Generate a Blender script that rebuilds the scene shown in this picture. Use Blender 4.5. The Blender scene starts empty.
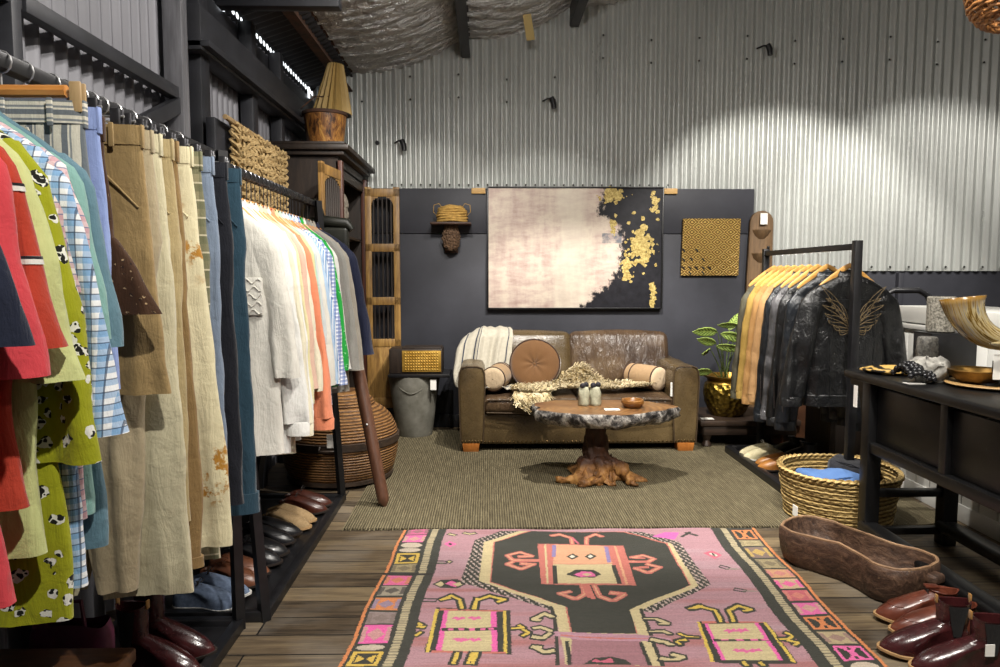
import bpy, bmesh, math, random
import numpy as np
from math import sin, cos, pi, radians, sqrt, exp
from mathutils import Vector, Matrix, noise

SC = bpy.context.scene
COL = SC.collection

# ------------------------------------------------------------------ helpers
def lin(c):
    return c / 12.92 if c <= 0.04045 else ((c + 0.055) / 1.055) ** 2.4

def rgb(h):
    h = h.lstrip('#')
    return tuple(lin(int(h[i:i + 2], 16) / 255.0) for i in (0, 2, 4)) + (1.0,)

def lerp(a, b, t):
    return a + (b - a) * t

def sstep(a, b, x):
    t = max(0.0, min(1.0, (x - a) / (b - a)))
    return t * t * (3 - 2 * t)

def nz(x, y=0.0, z=0.0):
    return noise.noise(Vector((x, y, z)))

def interp(tab, t):
    # piecewise-linear table [(t, value...)]
    if t <= tab[0][0]:
        return tab[0][1:]
    for a, b in zip(tab, tab[1:]):
        if t <= b[0]:
            k = (t - a[0]) / (b[0] - a[0])
            k = k * k * (3 - 2 * k) * 0.5 + k * 0.5
            return tuple(lerp(p, q, k) for p, q in zip(a[1:], b[1:]))
    return tab[-1][1:]

class MB:
    """collects vertices and faces for one mesh"""
    def __init__(self):
        self.v, self.f, self.mi, self.cur = [], [], [], 0

    def face(self, idx):
        self.f.append(tuple(idx)); self.mi.append(self.cur)

    def add(self, verts, faces, M=None):
        b = len(self.v)
        for p in verts:
            self.v.append(tuple(M @ Vector(p)) if M is not None else tuple(p))
        for q in faces:
            self.face([b + i for i in q])
        return self

    def rows(self, rows, closed=True, cap0=False, cap1=False, loop=False):
        """loft of equal-length rows of points"""
        b = len(self.v); n = len(rows[0]); m = len(rows)
        for r in rows:
            self.v.extend(tuple(p) for p in r)
        for j in range(m if loop else m - 1):
            j2 = (j + 1) % m
            for i in range(n if closed else n - 1):
                i2 = (i + 1) % n
                self.face((b + j * n + i, b + j * n + i2, b + j2 * n + i2, b + j2 * n + i))
        if cap0: self.face([b + i for i in range(n)][::-1])
        if cap1: self.face([b + (m - 1) * n + i for i in range(n)])
        return self

    def box(self, c, s, r=0.0, seg=2, M=None):
        bm = bmesh.new()
        bmesh.ops.create_cube(bm, size=1.0)
        bmesh.ops.scale(bm, vec=Vector(s), verts=bm.verts)
        if r > 0:
            r = min(r, 0.49 * min(s))
            bmesh.ops.bevel(bm, geom=bm.edges[:] , offset=r, segments=seg, profile=0.5, affect='EDGES')
        bm.verts.index_update()
        T = Matrix.Translation(Vector(c))
        if M is not None: T = M @ T
        self.add([v.co[:] for v in bm.verts], [[v.index for v in f.verts] for f in bm.faces], T)
        bm.free()
        return self

    def tube(self, path, r, n=8, caps=True, flat=1.0, up=None):
        P = [Vector(p) for p in path]
        rr = r if isinstance(r, (list, tuple)) else [r] * len(P)
        t0 = (P[1] - P[0]).normalized()
        a = Vector(up) if up else (Vector((0, 0, 1)) if abs(t0.z) < 0.9 else Vector((1, 0, 0)))
        nrm = (a - t0 * a.dot(t0)).normalized()
        rows = []
        for i, p in enumerate(P):
            if i == 0: t = P[1] - P[0]
            elif i == len(P) - 1: t = P[-1] - P[-2]
            else: t = P[i + 1] - P[i - 1]
            t.normalize()
            nrm = nrm - t * nrm.dot(t)
            if nrm.length < 1e-6: nrm = t.orthogonal()
            nrm.normalize()
            bi = t.cross(nrm)
            rows.append([p + (nrm * cos(2 * pi * k / n) * flat + bi * sin(2 * pi * k / n)) * rr[i] for k in range(n)])
        return self.rows(rows, True, caps, caps)

    def lathe(self, prof, n=24, c=(0, 0, 0), sx=1.0, sy=1.0, cap0=False, cap1=False, fn=None):
        rows = []
        for (r, z) in prof:
            row = []
            for k in range(n):
                a = 2 * pi * k / n
                q = r if fn is None else r * fn(a, z)
                row.append((c[0] + q * cos(a) * sx, c[1] + q * sin(a) * sy, c[2] + z))
            rows.append(row)
        return self.rows(rows, True, cap0, cap1)

    def ball(self, c, r, n=12, m=8, s=(1, 1, 1), M=None):
        rows = []
        for j in range(m + 1):
            th = pi * j / m
            rr = max(1e-4, sin(th)) * r
            rows.append([(c[0] + rr * cos(2 * pi * k / n) * s[0], c[1] + rr * sin(2 * pi * k / n) * s[1], c[2] - r * cos(th) * s[2]) for k in range(n)])
        if M is not None:
            rows = [[tuple(M @ Vector(p)) for p in r_] for r_ in rows]
        return self.rows(rows, True, True, True)

    def prism(self, outline, z0, z1):
        n = len(outline)
        return self.rows([[(x, y, z0) for x, y in outline], [(x, y, z1) for x, y in outline]], True, True, True)

    def bevel(self, r, seg=2, angle=35):
        bm = bmesh.new()
        vs = [bm.verts.new(p) for p in self.v]
        for q in self.f:
            try: bm.faces.new([vs[i] for i in q])
            except ValueError: pass
        bmesh.ops.remove_doubles(bm, verts=bm.verts, dist=1e-5)
        bm.normal_update()
        ed = [e for e in bm.edges if len(e.link_faces) == 2 and e.calc_face_angle(0) > radians(angle)]
        bmesh.ops.bevel(bm, geom=ed, offset=r, segments=seg, profile=0.5, affect='EDGES', clamp_overlap=True)
        bm.verts.index_update()
        self.v = [v.co[:] for v in bm.verts]
        self.f = [tuple(v.index for v in f.verts) for f in bm.faces]
        self.mi = [self.cur] * len(self.f)
        bm.free()
        return self

    def xf(self, M):
        self.v = [tuple(M @ Vector(p)) for p in self.v]
        return self

    def warp(self, fn):
        self.v = [tuple(fn(Vector(p))) for p in self.v]
        return self

    def build(self, name, mat, parent=None, sharp=38, loc=None, rz=None, recalc=True):
        me = bpy.data.meshes.new(name)
        me.from_pydata(self.v, [], self.f)
        mats = mat if isinstance(mat, (list, tuple)) else [mat]
        for m in mats: me.materials.append(m)
        if len(mats) > 1:
            me.polygons.foreach_set('material_index', self.mi)
        if recalc:
            bm = bmesh.new(); bm.from_mesh(me)
            bmesh.ops.recalc_face_normals(bm, faces=bm.faces)
            bm.to_mesh(me); bm.free()
        me.polygons.foreach_set('use_smooth', [True] * len(me.polygons))
        if sharp < 180:
            me.set_sharp_from_angle(angle=radians(sharp))
        me.update()
        o = bpy.data.objects.new(name, me)
        COL.objects.link(o)
        if parent is not None: o.parent = parent
        if loc is not None: o.location = loc
        if rz is not None: o.rotation_euler = (0, 0, rz)
        return o

def tag(o, label, cat, group=None, kind=None):
    o['label'] = label; o['category'] = cat
    if group: o['group'] = group
    if kind: o['kind'] = kind
    return o

def thing(name, label, cat, loc=(0, 0, 0), rz=0.0, group=None):
    o = bpy.data.objects.new(name, None)
    o.empty_display_size = 0.05
    COL.objects.link(o)
    o.location = loc; o.rotation_euler = (0, 0, rz)
    return tag(o, label, cat, group)

def struct(name, mb, mat, label, cat, **k):
    o = mb.build(name, mat, None, **k)
    return tag(o, label, cat, None, 'structure')

def copy_tree(o, parent=None):
    c = o.copy(); COL.objects.link(c)
    if parent is not None: c.parent = parent
    for ch in list(o.children): copy_tree(ch, c)
    return c

def rot(axis, deg):
    return Matrix.Rotation(radians(deg), 4, axis)

def trans(x, y, z):
    return Matrix.Translation(Vector((x, y, z)))

# ------------------------------------------------------------------ materials
class NT:
    def __init__(self, name):
        self.m = bpy.data.materials.new(name); self.m.use_nodes = True
        self.t = self.m.node_tree; self.b = self.t.nodes['Principled BSDF']
        self.co = None
    def n(self, typ, **k):
        x = self.t.nodes.new(typ)
        for a, v in k.items(): setattr(x, a, v)
        return x
    def l(self, a, b): self.t.links.new(a, b)
    def coord(self, kind='Object', scale=(1, 1, 1), rz=0, loc=(0, 0, 0), rx=0, ry=0):
        tc = self.n('ShaderNodeTexCoord'); mp = self.n('ShaderNodeMapping')
        mp.inputs['Scale'].default_value = scale
        mp.inputs['Rotation'].default_value = (radians(rx), radians(ry), radians(rz))
        mp.inputs['Location'].default_value = loc
        self.l(tc.outputs[kind], mp.inputs['Vector'])
        return mp.outputs['Vector']
    def noise(self, vec, scale=5, detail=4, rough=0.55, dist=0.0):
        x = self.n('ShaderNodeTexNoise')
        x.inputs['Scale'].default_value = scale; x.inputs['Detail'].default_value = detail
        x.inputs['Roughness'].default_value = rough; x.inputs['Distortion'].default_value = dist
        self.l(vec, x.inputs['Vector'])
        return x.outputs['Fac']
    def wave(self, vec, scale=5, axis='X', dist=0, detail=2, dscale=1, prof='SIN', wtype='BANDS'):
        x = self.n('ShaderNodeTexWave', wave_type=wtype, wave_profile=prof)
        if wtype == 'BANDS': x.bands_direction = axis
        else: x.rings_direction = axis
        x.inputs['Scale'].default_value = scale; x.inputs['Distortion'].default_value = dist
        x.inputs['Detail'].default_value = detail; x.inputs['Detail Scale'].default_value = dscale
        self.l(vec, x.inputs['Vector'])
        return x.outputs['Fac']
    def voro(self, vec, scale=5, feature='F1', out='Distance', rnd=1.0):
        x = self.n('ShaderNodeTexVoronoi', feature=feature)
        x.inputs['Scale'].default_value = scale; x.inputs['Randomness'].default_value = rnd
        self.l(vec, x.inputs['Vector'])
        return x.outputs[out]
    def ramp(self, fac, stops, mode='LINEAR'):
        x = self.n('ShaderNodeValToRGB'); cr = x.color_ramp; cr.interpolation = mode
        while len(cr.elements) < len(stops): cr.elements.new(0.5)
        for e, (p, c) in zip(cr.elements, stops):
            e.position = p; e.color = rgb(c) if isinstance(c, str) else c
        self.l(fac, x.inputs['Fac'])
        return x.outputs['Color']
    def mix(self, fac, a, b, blend='MIX'):
        x = self.n('ShaderNodeMix', data_type='RGBA', blend_type=blend)
        for s, v in ((x.inputs[0], fac), (x.inputs[6], a), (x.inputs[7], b)):
            if isinstance(v, (int, float)): s.default_value = v
            elif isinstance(v, str): s.default_value = rgb(v)
            elif isinstance(v, tuple): s.default_value = v
            else: self.l(v, s)
        return x.outputs[2]
    def math(self, op, a, b=None, c=None):
        x = self.n('ShaderNodeMath', operation=op)
        for i, v in enumerate((a, b, c)):
            if v is None: continue
            if isinstance(v, (int, float)): x.inputs[i].default_value = v
            else: self.l(v, x.inputs[i])
        return x.outputs[0]
    def sep(self, vec):
        x = self.n('ShaderNodeSeparateXYZ'); self.l(vec, x.inputs[0]); return x.outputs
    def bump(self, h, strength=0.3, dist=0.01):
        x = self.n('ShaderNodeBump')
        x.inputs['Strength'].default_value = strength; x.inputs['Distance'].default_value = dist
        self.l(h, x.inputs['Height'])
        self.l(x.outputs['Normal'], self.b.inputs['Normal'])
    def set(self, color=None, rough=None, metal=None, spec=None, sheen=None, coat=None, sss=None):
        B = self.b.inputs
        for key, v in (('Base Color', color), ('Roughness', rough), ('Metallic', metal), ('Specular IOR Level', spec), ('Sheen Weight', sheen), ('Coat Weight', coat)):
            if v is None: continue
            if isinstance(v, str): B[key].default_value = rgb(v)
            elif isinstance(v, (int, float, tuple)): B[key].default_value = v
            else: self.l(v, B[key])
        return self.m

_mc = {}
def basic(name, c1, c2=None, scale=12, stretch=(1, 1, 1), rough=0.6, metal=0.0, bump=0.2, bdist=0.004, bscale=None, detail=5, lo=0.35, hi=0.68, spec=0.5, sheen=None, coat=None, dist=0.0):
    """two-tone noise material"""
    if name in _mc: return _mc[name]
    t = NT(name); v = t.coord('Object', stretch)
    f = t.noise(v, scale, detail, 0.6, dist)
    t.set(t.ramp(f, [(lo, c1), (hi, c2 or c1)]), rough, metal, spec, sheen, coat)
    if bump:
        h = f if bscale is None else t.noise(v, bscale, 4)
        t.bump(h, bump, bdist)
    _mc[name] = t.m
    return t.m

def wood(name, c1, c2, c3=None, axis='X', scale=6, rough=0.5, bump=0.25, grain=14, coat=None):
    if name in _mc: return _mc[name]
    t = NT(name)
    st = {'X': (0.12, 1, 1), 'Y': (1, 0.12, 1), 'Z': (1, 1, 0.12)}[axis]
    v = t.coord('Object', st)
    f = t.noise(v, scale * 4, 6, 0.65, 1.2)
    g = t.noise(v, scale * grain, 3, 0.7)
    c = t.ramp(f, [(0.3, c1), (0.55, c2), (0.75, c3 or c2)])
    c = t.mix(0.35, c, t.ramp(g, [(0.3, c1), (0.7, c3 or c2)]))
    t.set(c, rough, coat=coat)
    t.bump(t.math('ADD', f, g), bump, 0.003)
    _mc[name] = t.m
    return t.m

def cloth_base(t, v, weave=900, b=0.25, wr=24):
    w0 = t.noise(t.coord('Object', (1.0, 1.0, 0.22)), wr * 0.9, 4, 0.6, 0.6)
    w1 = t.noise(v, wr, 5, 0.6, 0.4)
    w2 = t.noise(v, weave, 1)
    t.bump(t.math('ADD', t.math('ADD', t.math('MULTIPLY', w0, 1.5), t.math('MULTIPLY', w1, 0.8)), t.math('MULTIPLY', w2, 0.10)), min(1.0, b * 1.6), 0.014)

def cloth(name, c, c2=None, rough=0.88, wr=24, b=0.3, sheen=0.15):
    if name in _mc: return _mc[name]
    t = NT(name); v = t.coord('Object')
    f = t.noise(v, 9, 5)
    g = t.noise(t.coord('Object', (1, 1, .25)), 260, 2)
    base = rgb(c) if isinstance(c, str) else c
    dk = rgb(c2) if c2 else tuple(x * 0.8 for x in base[:3]) + (1,)
    col = t.mix(t.math('MULTIPLY', t.math('ADD', f, g), 0.45), base, dk)
    t.set(col, rough, 0, 0.25, sheen)
    cloth_base(t, v, 900, b, wr)
    _mc[name] = t.m
    return t.m

def stripes(name, cols, period, axis=0, rough=0.88, wob=0.0, skew=0.0):
    """hard stripes along a local axis: cols = [(end fraction, colour)]"""
    if name in _mc: return _mc[name]
    t = NT(name); v = t.coord('Object'); s = t.sep(v)
    x = s[axis]
    if skew: x = t.math('ADD', x, t.math('MULTIPLY', s[2 if axis == 0 else 0], skew))
    if wob: x = t.math('ADD', x, t.math('MULTIPLY', t.noise(v, 6, 2), wob))
    fr = t.math('FRACT', t.math('MULTIPLY', x, 1.0 / period))
    stops = []; p = 0.0
    for e, c in cols:
        stops.append((p, c)); p = e
    col = t.ramp(fr, stops, 'CONSTANT')
    f = t.noise(v, 200, 2)
    col = t.mix(t.math('MULTIPLY', f, 0.25), col, (0.02, 0.02, 0.02, 1))
    t.set(col, rough, 0, 0.25, 0.1)
    cloth_base(t, v)
    _mc[name] = t.m
    return t.m

def plaid(name, base, c1, c2, p=0.045):
    if name in _mc: return _mc[name]
    t = NT(name); v = t.coord('Object'); s = t.sep(v)
    def band(x, off, w):
        fr = t.math('FRACT', t.math('ADD', t.math('MULTIPLY', x, 1 / p), off))
        return t.math('LESS_THAN', fr, w)
    col = t.mix(t.math('MULTIPLY', band(s[0], 0.0, 0.48), 0.62), base, c1)
    col = t.mix(t.math('MULTIPLY', band(s[2], 0.2, 0.48), 0.62), col, c1)
    col = t.mix(t.math('MULTIPLY', band(s[0], 0.55, 0.1), 0.8), col, c2)
    col = t.mix(t.math('MULTIPLY', band(s[2], 0.75, 0.1), 0.8), col, c2)
    t.set(col, 0.88, 0, 0.25, 0.1)
    cloth_base(t, v)
    _mc[name] = t.m
    return t.m

def printed(name, base, c1, c2, scale=14, thr=0.26, sub=0.45):
    """scattered two-tone blobs on a plain cloth"""
    if name in _mc: return _mc[name]
    t = NT(name); v = t.coord('Object', (1, 1, 1))
    nzv = t.n('ShaderNodeTexNoise'); nzv.inputs['Scale'].default_value = 45; t.l(v, nzv.inputs['Vector'])
    vm = t.n('ShaderNodeVectorMath', operation='MULTIPLY_ADD')
    t.l(nzv.outputs['Color'], vm.inputs[0]); vm.inputs[1].default_value = (0.02, 0.02, 0.02); t.l(v, vm.inputs[2])
    vv = vm.outputs[0]
    d = t.voro(vv, scale)
    blob = t.math('LESS_THAN', d, thr)
    d2 = t.voro(vv, scale * 3.1)
    inner = t.math('LESS_THAN', d2, sub)
    col = t.mix(blob, base, t.mix(inner, c1, c2))
    t.set(col, 0.85, 0, 0.25, 0.1)
    cloth_base(t, v)
    _mc[name] = t.m
    return t.m
# ------------------------------------------------------------------ camera / view
cam_d = bpy.data.cameras.new('camera'); cam = bpy.data.objects.new('camera', cam_d); COL.objects.link(cam)
cam_d.sensor_width = 36.0; cam_d.lens = 722.0 / 1000.0 * 36.0; cam_d.clip_start = 0.05
cam.location = (0, 0, 1.4)
cam.rotation_euler = (radians(90) - math.atan2(58.5, 722), 0, -math.atan2(13, 722))
SC.camera = cam
SC.view_settings.view_transform = 'Standard'; SC.view_settings.look = 'None'
SC.view_settings.gamma = 1.0; SC.view_settings.use_curve_mapping = False
SC.view_settings.exposure = 0.28
try:
    SC.cycles.use_denoising = True
    SC.cycles.max_bounces = 6; SC.cycles.diffuse_bounces = 3; SC.cycles.glossy_bounces = 3
    SC.cycles.sample_clamp_indirect = 4.0
except Exception:
    pass
W = bpy.data.worlds.new('world'); SC.world = W; W.use_nodes = True
W.node_tree.nodes['Background'].inputs[0].default_value = (1.0, 0.93, 0.84, 1)
W.node_tree.nodes['Background'].inputs[1].default_value = 0.06

def spot(name, loc, target, power, angle=70, blend=0.5, size=0.05, col=(1.0, 0.9, 0.76)):
    d = bpy.data.lights.new(name, 'SPOT'); d.energy = power; d.spot_size = radians(angle); d.spot_blend = blend
    d.shadow_soft_size = size; d.color = col
    o = bpy.data.objects.new(name, d); COL.objects.link(o); o.location = loc
    o.rotation_euler = (Vector(target) - Vector(loc)).to_track_quat('-Z', 'Y').to_euler()
    return o

# ------------------------------------------------------------------ room shell
WL, WB = -1.55, 6.65            # left wall plane (x), back wall plane (y)
def roof_z(x): return 3.02 + 0.285 * (x - WL)

# floor boards running across the shop
t = NT('floor_boards')
v = t.coord('Object', loc=(0.9, 0.03, 0))
br = t.n('ShaderNodeTexBrick'); t.l(v, br.inputs['Vector'])
br.inputs['Scale'].default_value = 1.0; br.inputs['Brick Width'].default_value = 2.3; br.inputs['Row Height'].default_value = 0.145
br.inputs['Mortar Size'].default_value = 0.004; br.inputs['Mortar Smooth'].default_value = 0.2; br.offset = 0.37; br.squash = 1.0
br.inputs['Color1'].default_value = (0.0, 0, 0, 1); br.inputs['Color2'].default_value = (1, 1, 1, 1); br.inputs['Mortar'].default_value = (0.5, 0.5, 0.5, 1)
g = t.noise(t.coord('Object', (0.6, 9, 1)), 5, 7, 0.65, 0.8)
g2 = t.noise(v, 2.2, 4)
wood_c = t.ramp(t.math('ADD', t.math('MULTIPLY', g, 0.75), t.math('MULTIPLY', br.outputs['Color'], 0.28)), [(0.3, '#2b231a'), (0.5, '#544736'), (0.75, '#807055')])
wood_c = t.mix(t.ramp(g2, [(0.5, (0, 0, 0, 1)), (0.75, (0.5, 0.5, 0.5, 1))]), wood_c, '#77726a')
wood_c = t.mix(br.outputs['Fac'], wood_c, '#0d0a08')
t.set(wood_c, 0.55, 0, 0.4)
t.bump(t.math('SUBTRACT', t.math('MULTIPLY', g, 0.4), t.math('MULTIPLY', br.outputs['Fac'], 1.0)), 0.5, 0.006)
m_floor = t.m
mb = MB(); mb.box((1.9, 2.9, -0.05), (7.4, 7.8, 0.1))
struct('floor', mb, m_floor, 'dark weathered timber board floor of the shop', 'floor')

# corrugated back wall
def corrugated(n_per, pitch, amp, length):
    n = int(length / pitch * n_per)
    return [(i * pitch / n_per, amp * cos(2 * pi * i / n_per)) for i in range(n + 1)]
t = NT('galvanised_sheet'); v = t.coord('Object')
f = t.noise(t.coord('Object', (1, 1, 0.25)), 3.5, 5, 0.6); f2 = t.noise(v, 40, 3)
t.set(t.mix(f, '#b0b3b0', '#c6c9c5'), t.ramp(f, [(0.3, (0.27, 0.27, 0.27, 1)), (0.7, (0.40, 0.40, 0.40, 1))]), 0.35, 0.5)
t.bump(f2, 0.04, 0.002)
m_galv = t.m
t = NT('painted_dark_sheet'); v = t.coord('Object'); f = t.noise(t.coord('Object', (1, 1, 0.2)), 6, 5)
t.set(t.mix(f, '#5c5c61', '#7e7e84'), 0.5, 0.15, 0.4)
m_dsheet = t.m
m_panel = basic('panel_charcoal', '#2f3036', '#3a3b42', 2.2, rough=0.55, bump=0.05, bscale=60, spec=0.35)
m_steel = basic('steel_paint_dark', '#1f2024', '#2b2c31', 7, rough=0.5, bump=0.08, bscale=50)
m_steelgrey = basic('steel_grey', '#6a6a6e', '#8b8b90', 30, (1, 1, 0.1), rough=0.45, metal=0.4, bump=0.05)
m_rust = basic('steel_rust', '#33261f', '#5a3a28', 16, rough=0.8, bump=0.2)
m_screw = basic('screw_metal', '#4a4a48', rough=0.4, metal=0.8, bump=0)

mb = MB()
prof = corrugated(12, 0.0865, 0.0165, 6.9)
zb = lambda x: 1.437 if x > 2.36 else 2.12
xs = [(WL + a, WB + d) for a, d in prof]
mb.rows([[(x, y, 1.437) for x, y in xs], [(x, y, 1.48) for x, y in xs], [(x, y, 2.2) for x, y in xs], [(x, y, roof_z(x) + 0.12) for x, y in xs]], closed=False)
wall = struct('wall_back', mb, m_galv, 'tall corrugated galvanised iron wall at the back of the shop', 'wall', sharp=180)
sm = MB()
k = 0
for i in range(30):
    x = WL + 0.0865 * (8 + i * 1) * 1.0
    if x < 2.36: sm.ball((x, WB - 0.014, 2.215), 0.009, 6, 4)
for i in range(24):
    x = 2.55 + 0.173 * i * 0.5 * 2
    if x < 5.2: sm.ball((WL + 0.0865 * round((x - WL) / 0.0865), WB - 0.014, 1.475), 0.011, 6, 4)
for z in (2.95, 3.15):
    for i in range(14):
        x = WL + 0.0865 * (5 + i * 5)
        if z < roof_z(x) - .1: sm.ball((x, WB - 0.014, z + 0.02 * (i % 3) + (0.35 if x > 1 else 0)), 0.010, 6, 4)
o = sm.build('screw_heads', m_screw, wall); o['kind'] = 'stuff'

mb = MB()
mb.box((0.44, WB - 0.04, 0.89), (3.98, 0.03, 1.76), 0.003)
mb.box((0.44, WB - 0.04, 1.977), (3.98, 0.03, 0.402), 0.003)
struct('trim_1', mb, m_panel, 'charcoal painted wall panelling behind the sofa with a seam', 'wall panel')
mb = MB(); mb.box((3.75, WB + 0.045, 0.74), (2.9, 0.04, 1.5), 0.003); mb.box((3.83, WB + 0.0, 1.17), (0.05, 0.06, 0.5), 0.004)
struct('trim_2', mb, m_panel, 'charcoal lower wall under the corrugated sheet at right', 'wall panel')
mb = MB(); mb.box((0.44, WB - 0.066, 0.06), (3.98, 0.02, 0.12), 0.004)
struct('baseboard_back', mb, m_steel, 'dark skirting board below the charcoal wall panelling', 'baseboard')

# left wall : dark corrugated sheet, steel frame in front of it
mb = MB(); prof = corrugated(10, 0.085, 0.018, 8.0)
ys = [(WL - 0.03 + d, -1.2 + a) for a, d in prof]
mb.rows([[(x, y, 0) for x, y in ys], [(x, y, 2.97) for x, y in ys]], closed=False)
struct('wall_left', mb, m_dsheet, 'dark grey corrugated iron side wall behind the clothes rails', 'wall', sharp=180)

mb = MB()
mb.box((WL + 0.05, 3.61, 1.5), (0.09, 0.075, 3.0), 0.004)
struct('trim_3', mb, m_steelgrey, 'light grey steel post standing between the shorts rail and the back cabinet', 'post')
for i, (y, w) in enumerate(((2.36, 0.05), (3.90, 0.12), (4.72, 0.10), (5.35, 0.08))):
    mb = MB(); mb.box((WL + 0.04, y, 1.49), (0.08, w, 2.98), 0.004)
    struct('trim_%d' % (4 + i), mb, m_steel, ['black steel wall post nearest the front of the shop', 'black steel wall post just past the light grey post', 'black steel wall post beside the woven fibre hanging', 'black steel wall post close to the dark cabinet'][i], 'post')
mb = MB(); mb.box((WL + 0.06, 5.2, 2.64), (0.12, 2.9, 0.22), 0.005); mb.box((WL + 0.10, 5.2, 2.56), (0.12, 2.9, 0.03), 0.003)
struct('trim_8', mb, m_steel, 'long black steel header beam along the left wall', 'beam')
mb = MB(); mb.box((WL + 0.05, 3.0, 2.27), (0.05, 1.16, 0.058), 0.004); mb.box((WL + 0.05, 1.6, 2.27), (0.05, 1.6, 0.058), 0.004)
struct('trim_9', mb, m_steel, 'black steel girt running level across the left wall', 'beam')
mb = MB(); mb.box((0, 0, 0), (0.04, 0.66, 0.07), 0.004, M=trans(WL + 0.06, 3.30, 2.09) @ rot('X', 24))
struct('trim_10', mb, m_steel, 'short black diagonal brace meeting the light grey post', 'beam')
mb = MB(); mb.rows([[(WL - 0.01, 3.9, 2.75), (WL - 0.01, 6.65, 2.75)], [(WL - 0.01, 3.9, 2.955), (WL - 0.01, 6.65, 2.955)]], closed=False)
mb.box((WL - 0.03, 5.25, 2.85), (0.02, 2.75, 0.2))
struct('trim_11', mb, m_steel, 'dark flashing strip above the header beam', 'beam')

# daylight showing through the corrugation gaps under the roof edge
t = NT('daylight_sky'); t.set('#ffffff', 0.5)
t.b.inputs['Emission Color'].default_value = (0.9, 0.96, 1, 1); t.b.inputs['Emission Strength'].default_value = 1.6
m_sky = t.m
mb = MB()
rnd = random.Random(3)
for i in range(30):
    y = 4.35 + i * 0.077
    r = 0.017 + rnd.random() * 0.008
    if y > 6.6: break
    ring = [(WL + 0.002, y + r * cos(2 * pi * k / 10) * 1.3, 3.005 + r * 0.9 * sin(2 * pi * k / 10)) for k in range(10)]
    b = len(mb.v); mb.v.extend(ring); mb.face(range(b, b + 10))
mb.box((WL + 0.0, 6.47, 2.985), (0.01, 0.04, 0.09)); mb.box((WL + 0.0, 4.40, 3.0), (0.01, 0.06, 0.1))
struct('window_1', mb, m_sky, 'row of bright daylight gaps under the roof edge', 'daylight gap', recalc=False)

# roof : dark sheet strip at the eave, then foil insulation sagging between purlins
t = NT('dark_roof_sheet'); t.set('#2a2a2d', 0.6, 0.2)
mb = MB(); prof = corrugated(8, 0.09, 0.012, 7.9)
mb.rows([[(WL - 0.25, -1.2 + a, roof_z(WL - 0.25) + 0.03 + d) for a, d in prof], [(-1.2, -1.2 + a, roof_z(-1.2) + 0.06 + d) for a, d in prof]], closed=False)
struct('ceiling', mb, t.m, 'dark corrugated roof edge above the left wall', 'ceiling', sharp=180)

t = NT('foil_insulation'); v = t.coord('Object')
f = t.noise(t.coord('Object', (1.2, 7, 1)), 2.2, 6, 0.62, 0.9); f2 = t.voro(t.coord('Object', (1.0, 2.0, 1)), 11)
f3 = t.noise(v, 30, 4)
t.set(t.mix(f3, '#aaaaaa', '#dcdcda'), t.ramp(f3, [(0.3, (0.3, .3, .3, 1)), (0.7, (0.5, .5, .5, 1))]), 0.55)
t.bump(t.math('ADD', t.math('ADD', f, t.math('MULTIPLY', f2, 0.35)), t.math('MULTIPLY', f3, 0.35)), 1.0, 0.10)
m_foil = t.m
pur = [-1.27, -0.22, 0.745, 1.75, 2.8, 3.9, 5.0]
for i in range(len(pur) - 1):
    x0, x1 = pur[i], pur[i + 1]
    rows = []
    ny = 260; nx = 30
    for j in range(ny + 1):
        y = -0.6 + (WB + 0.02 + 0.6) * j / ny
        row = []
        for q in range(nx + 1):
            u = q / nx; x = lerp(x0, x1, u)
            sag = 0.10 * sin(pi * u) ** 0.8
            rip = (0.030 * abs(sin(y * 17 + 3.0 * nz(x * 1.2, y * 1.5, i) + i)) + 0.02 * nz(x * 5, y * 12, 3 + i) + 0.02 * nz(x * 2.5, y * 26, i) + 0.012 * nz(x * 11, y * 30, i)) * (0.4 + 0.6 * sin(pi * u) ** 0.5)
            row.append((x, y, roof_z(x) + 0.10 - sag + rip))
        rows.append(row)
    mb = MB(); mb.rows(rows, closed=False)
    o = mb.build('ceiling', m_foil, sharp=180)
    tag(o, ['sagging silver foil insulation between the two leftmost roof purlins', 'sagging silver foil insulation between the second and third purlins', 'silver foil insulation right of the third roof purlin', 'silver foil insulation high above the right wall', 'silver foil insulation above the jackets', 'silver foil insulation at the far right eave'][i], 'ceiling', None, 'structure')
for i, x in enumerate(pur[:4]):
    mb = MB(); w = 0.075; h = 0.17
    z = roof_z(x) + 0.02
    y0, y1 = -0.6, WB - 0.03
    mb.box((x, (y0 + y1) / 2, z), (0.012, y1 - y0, h)); mb.box((x + w / 2, (y0 + y1) / 2, z - h / 2), (w, y1 - y0, 0.012)); mb.box((x + w / 2, (y0 + y1) / 2, z + h / 2), (w, y1 - y0, 0.012))
    struct('trim_%d' % (12 + i), mb, m_rust if i == 0 else m_steel, ['rusty brown roof purlin nearest the left wall', 'dark roof purlin second from the left wall', 'dark roof purlin third from the left wall', 'dark roof purlin over the right side'][i], 'beam')
mb = MB(); mb.box((WL + 0.35, 4.35, 2.99), (0.7, 0.09, 0.1), 0.004)
struct('trim_16', mb, m_steel, 'short black cross purlin at the end of the daylight gaps', 'beam')
# strip of yellow sarking tape hanging from the foil
mb = MB(); mb.rows([[(0.30 + 0.02 * k, 6.2 + 0.05 * k, 3.56 - 0.09 * k) for k in range(3)], [(0.37 + 0.02 * k, 6.2 + 0.05 * k, 3.57 - 0.09 * k) for k in range(3)]], closed=False)
o = mb.build('tape_strip', basic('tape_yellow', '#b9a368', rough=0.5, bump=0)); tag(o, 'loose yellow tape strip hanging from the foil ceiling', 'tape')
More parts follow.
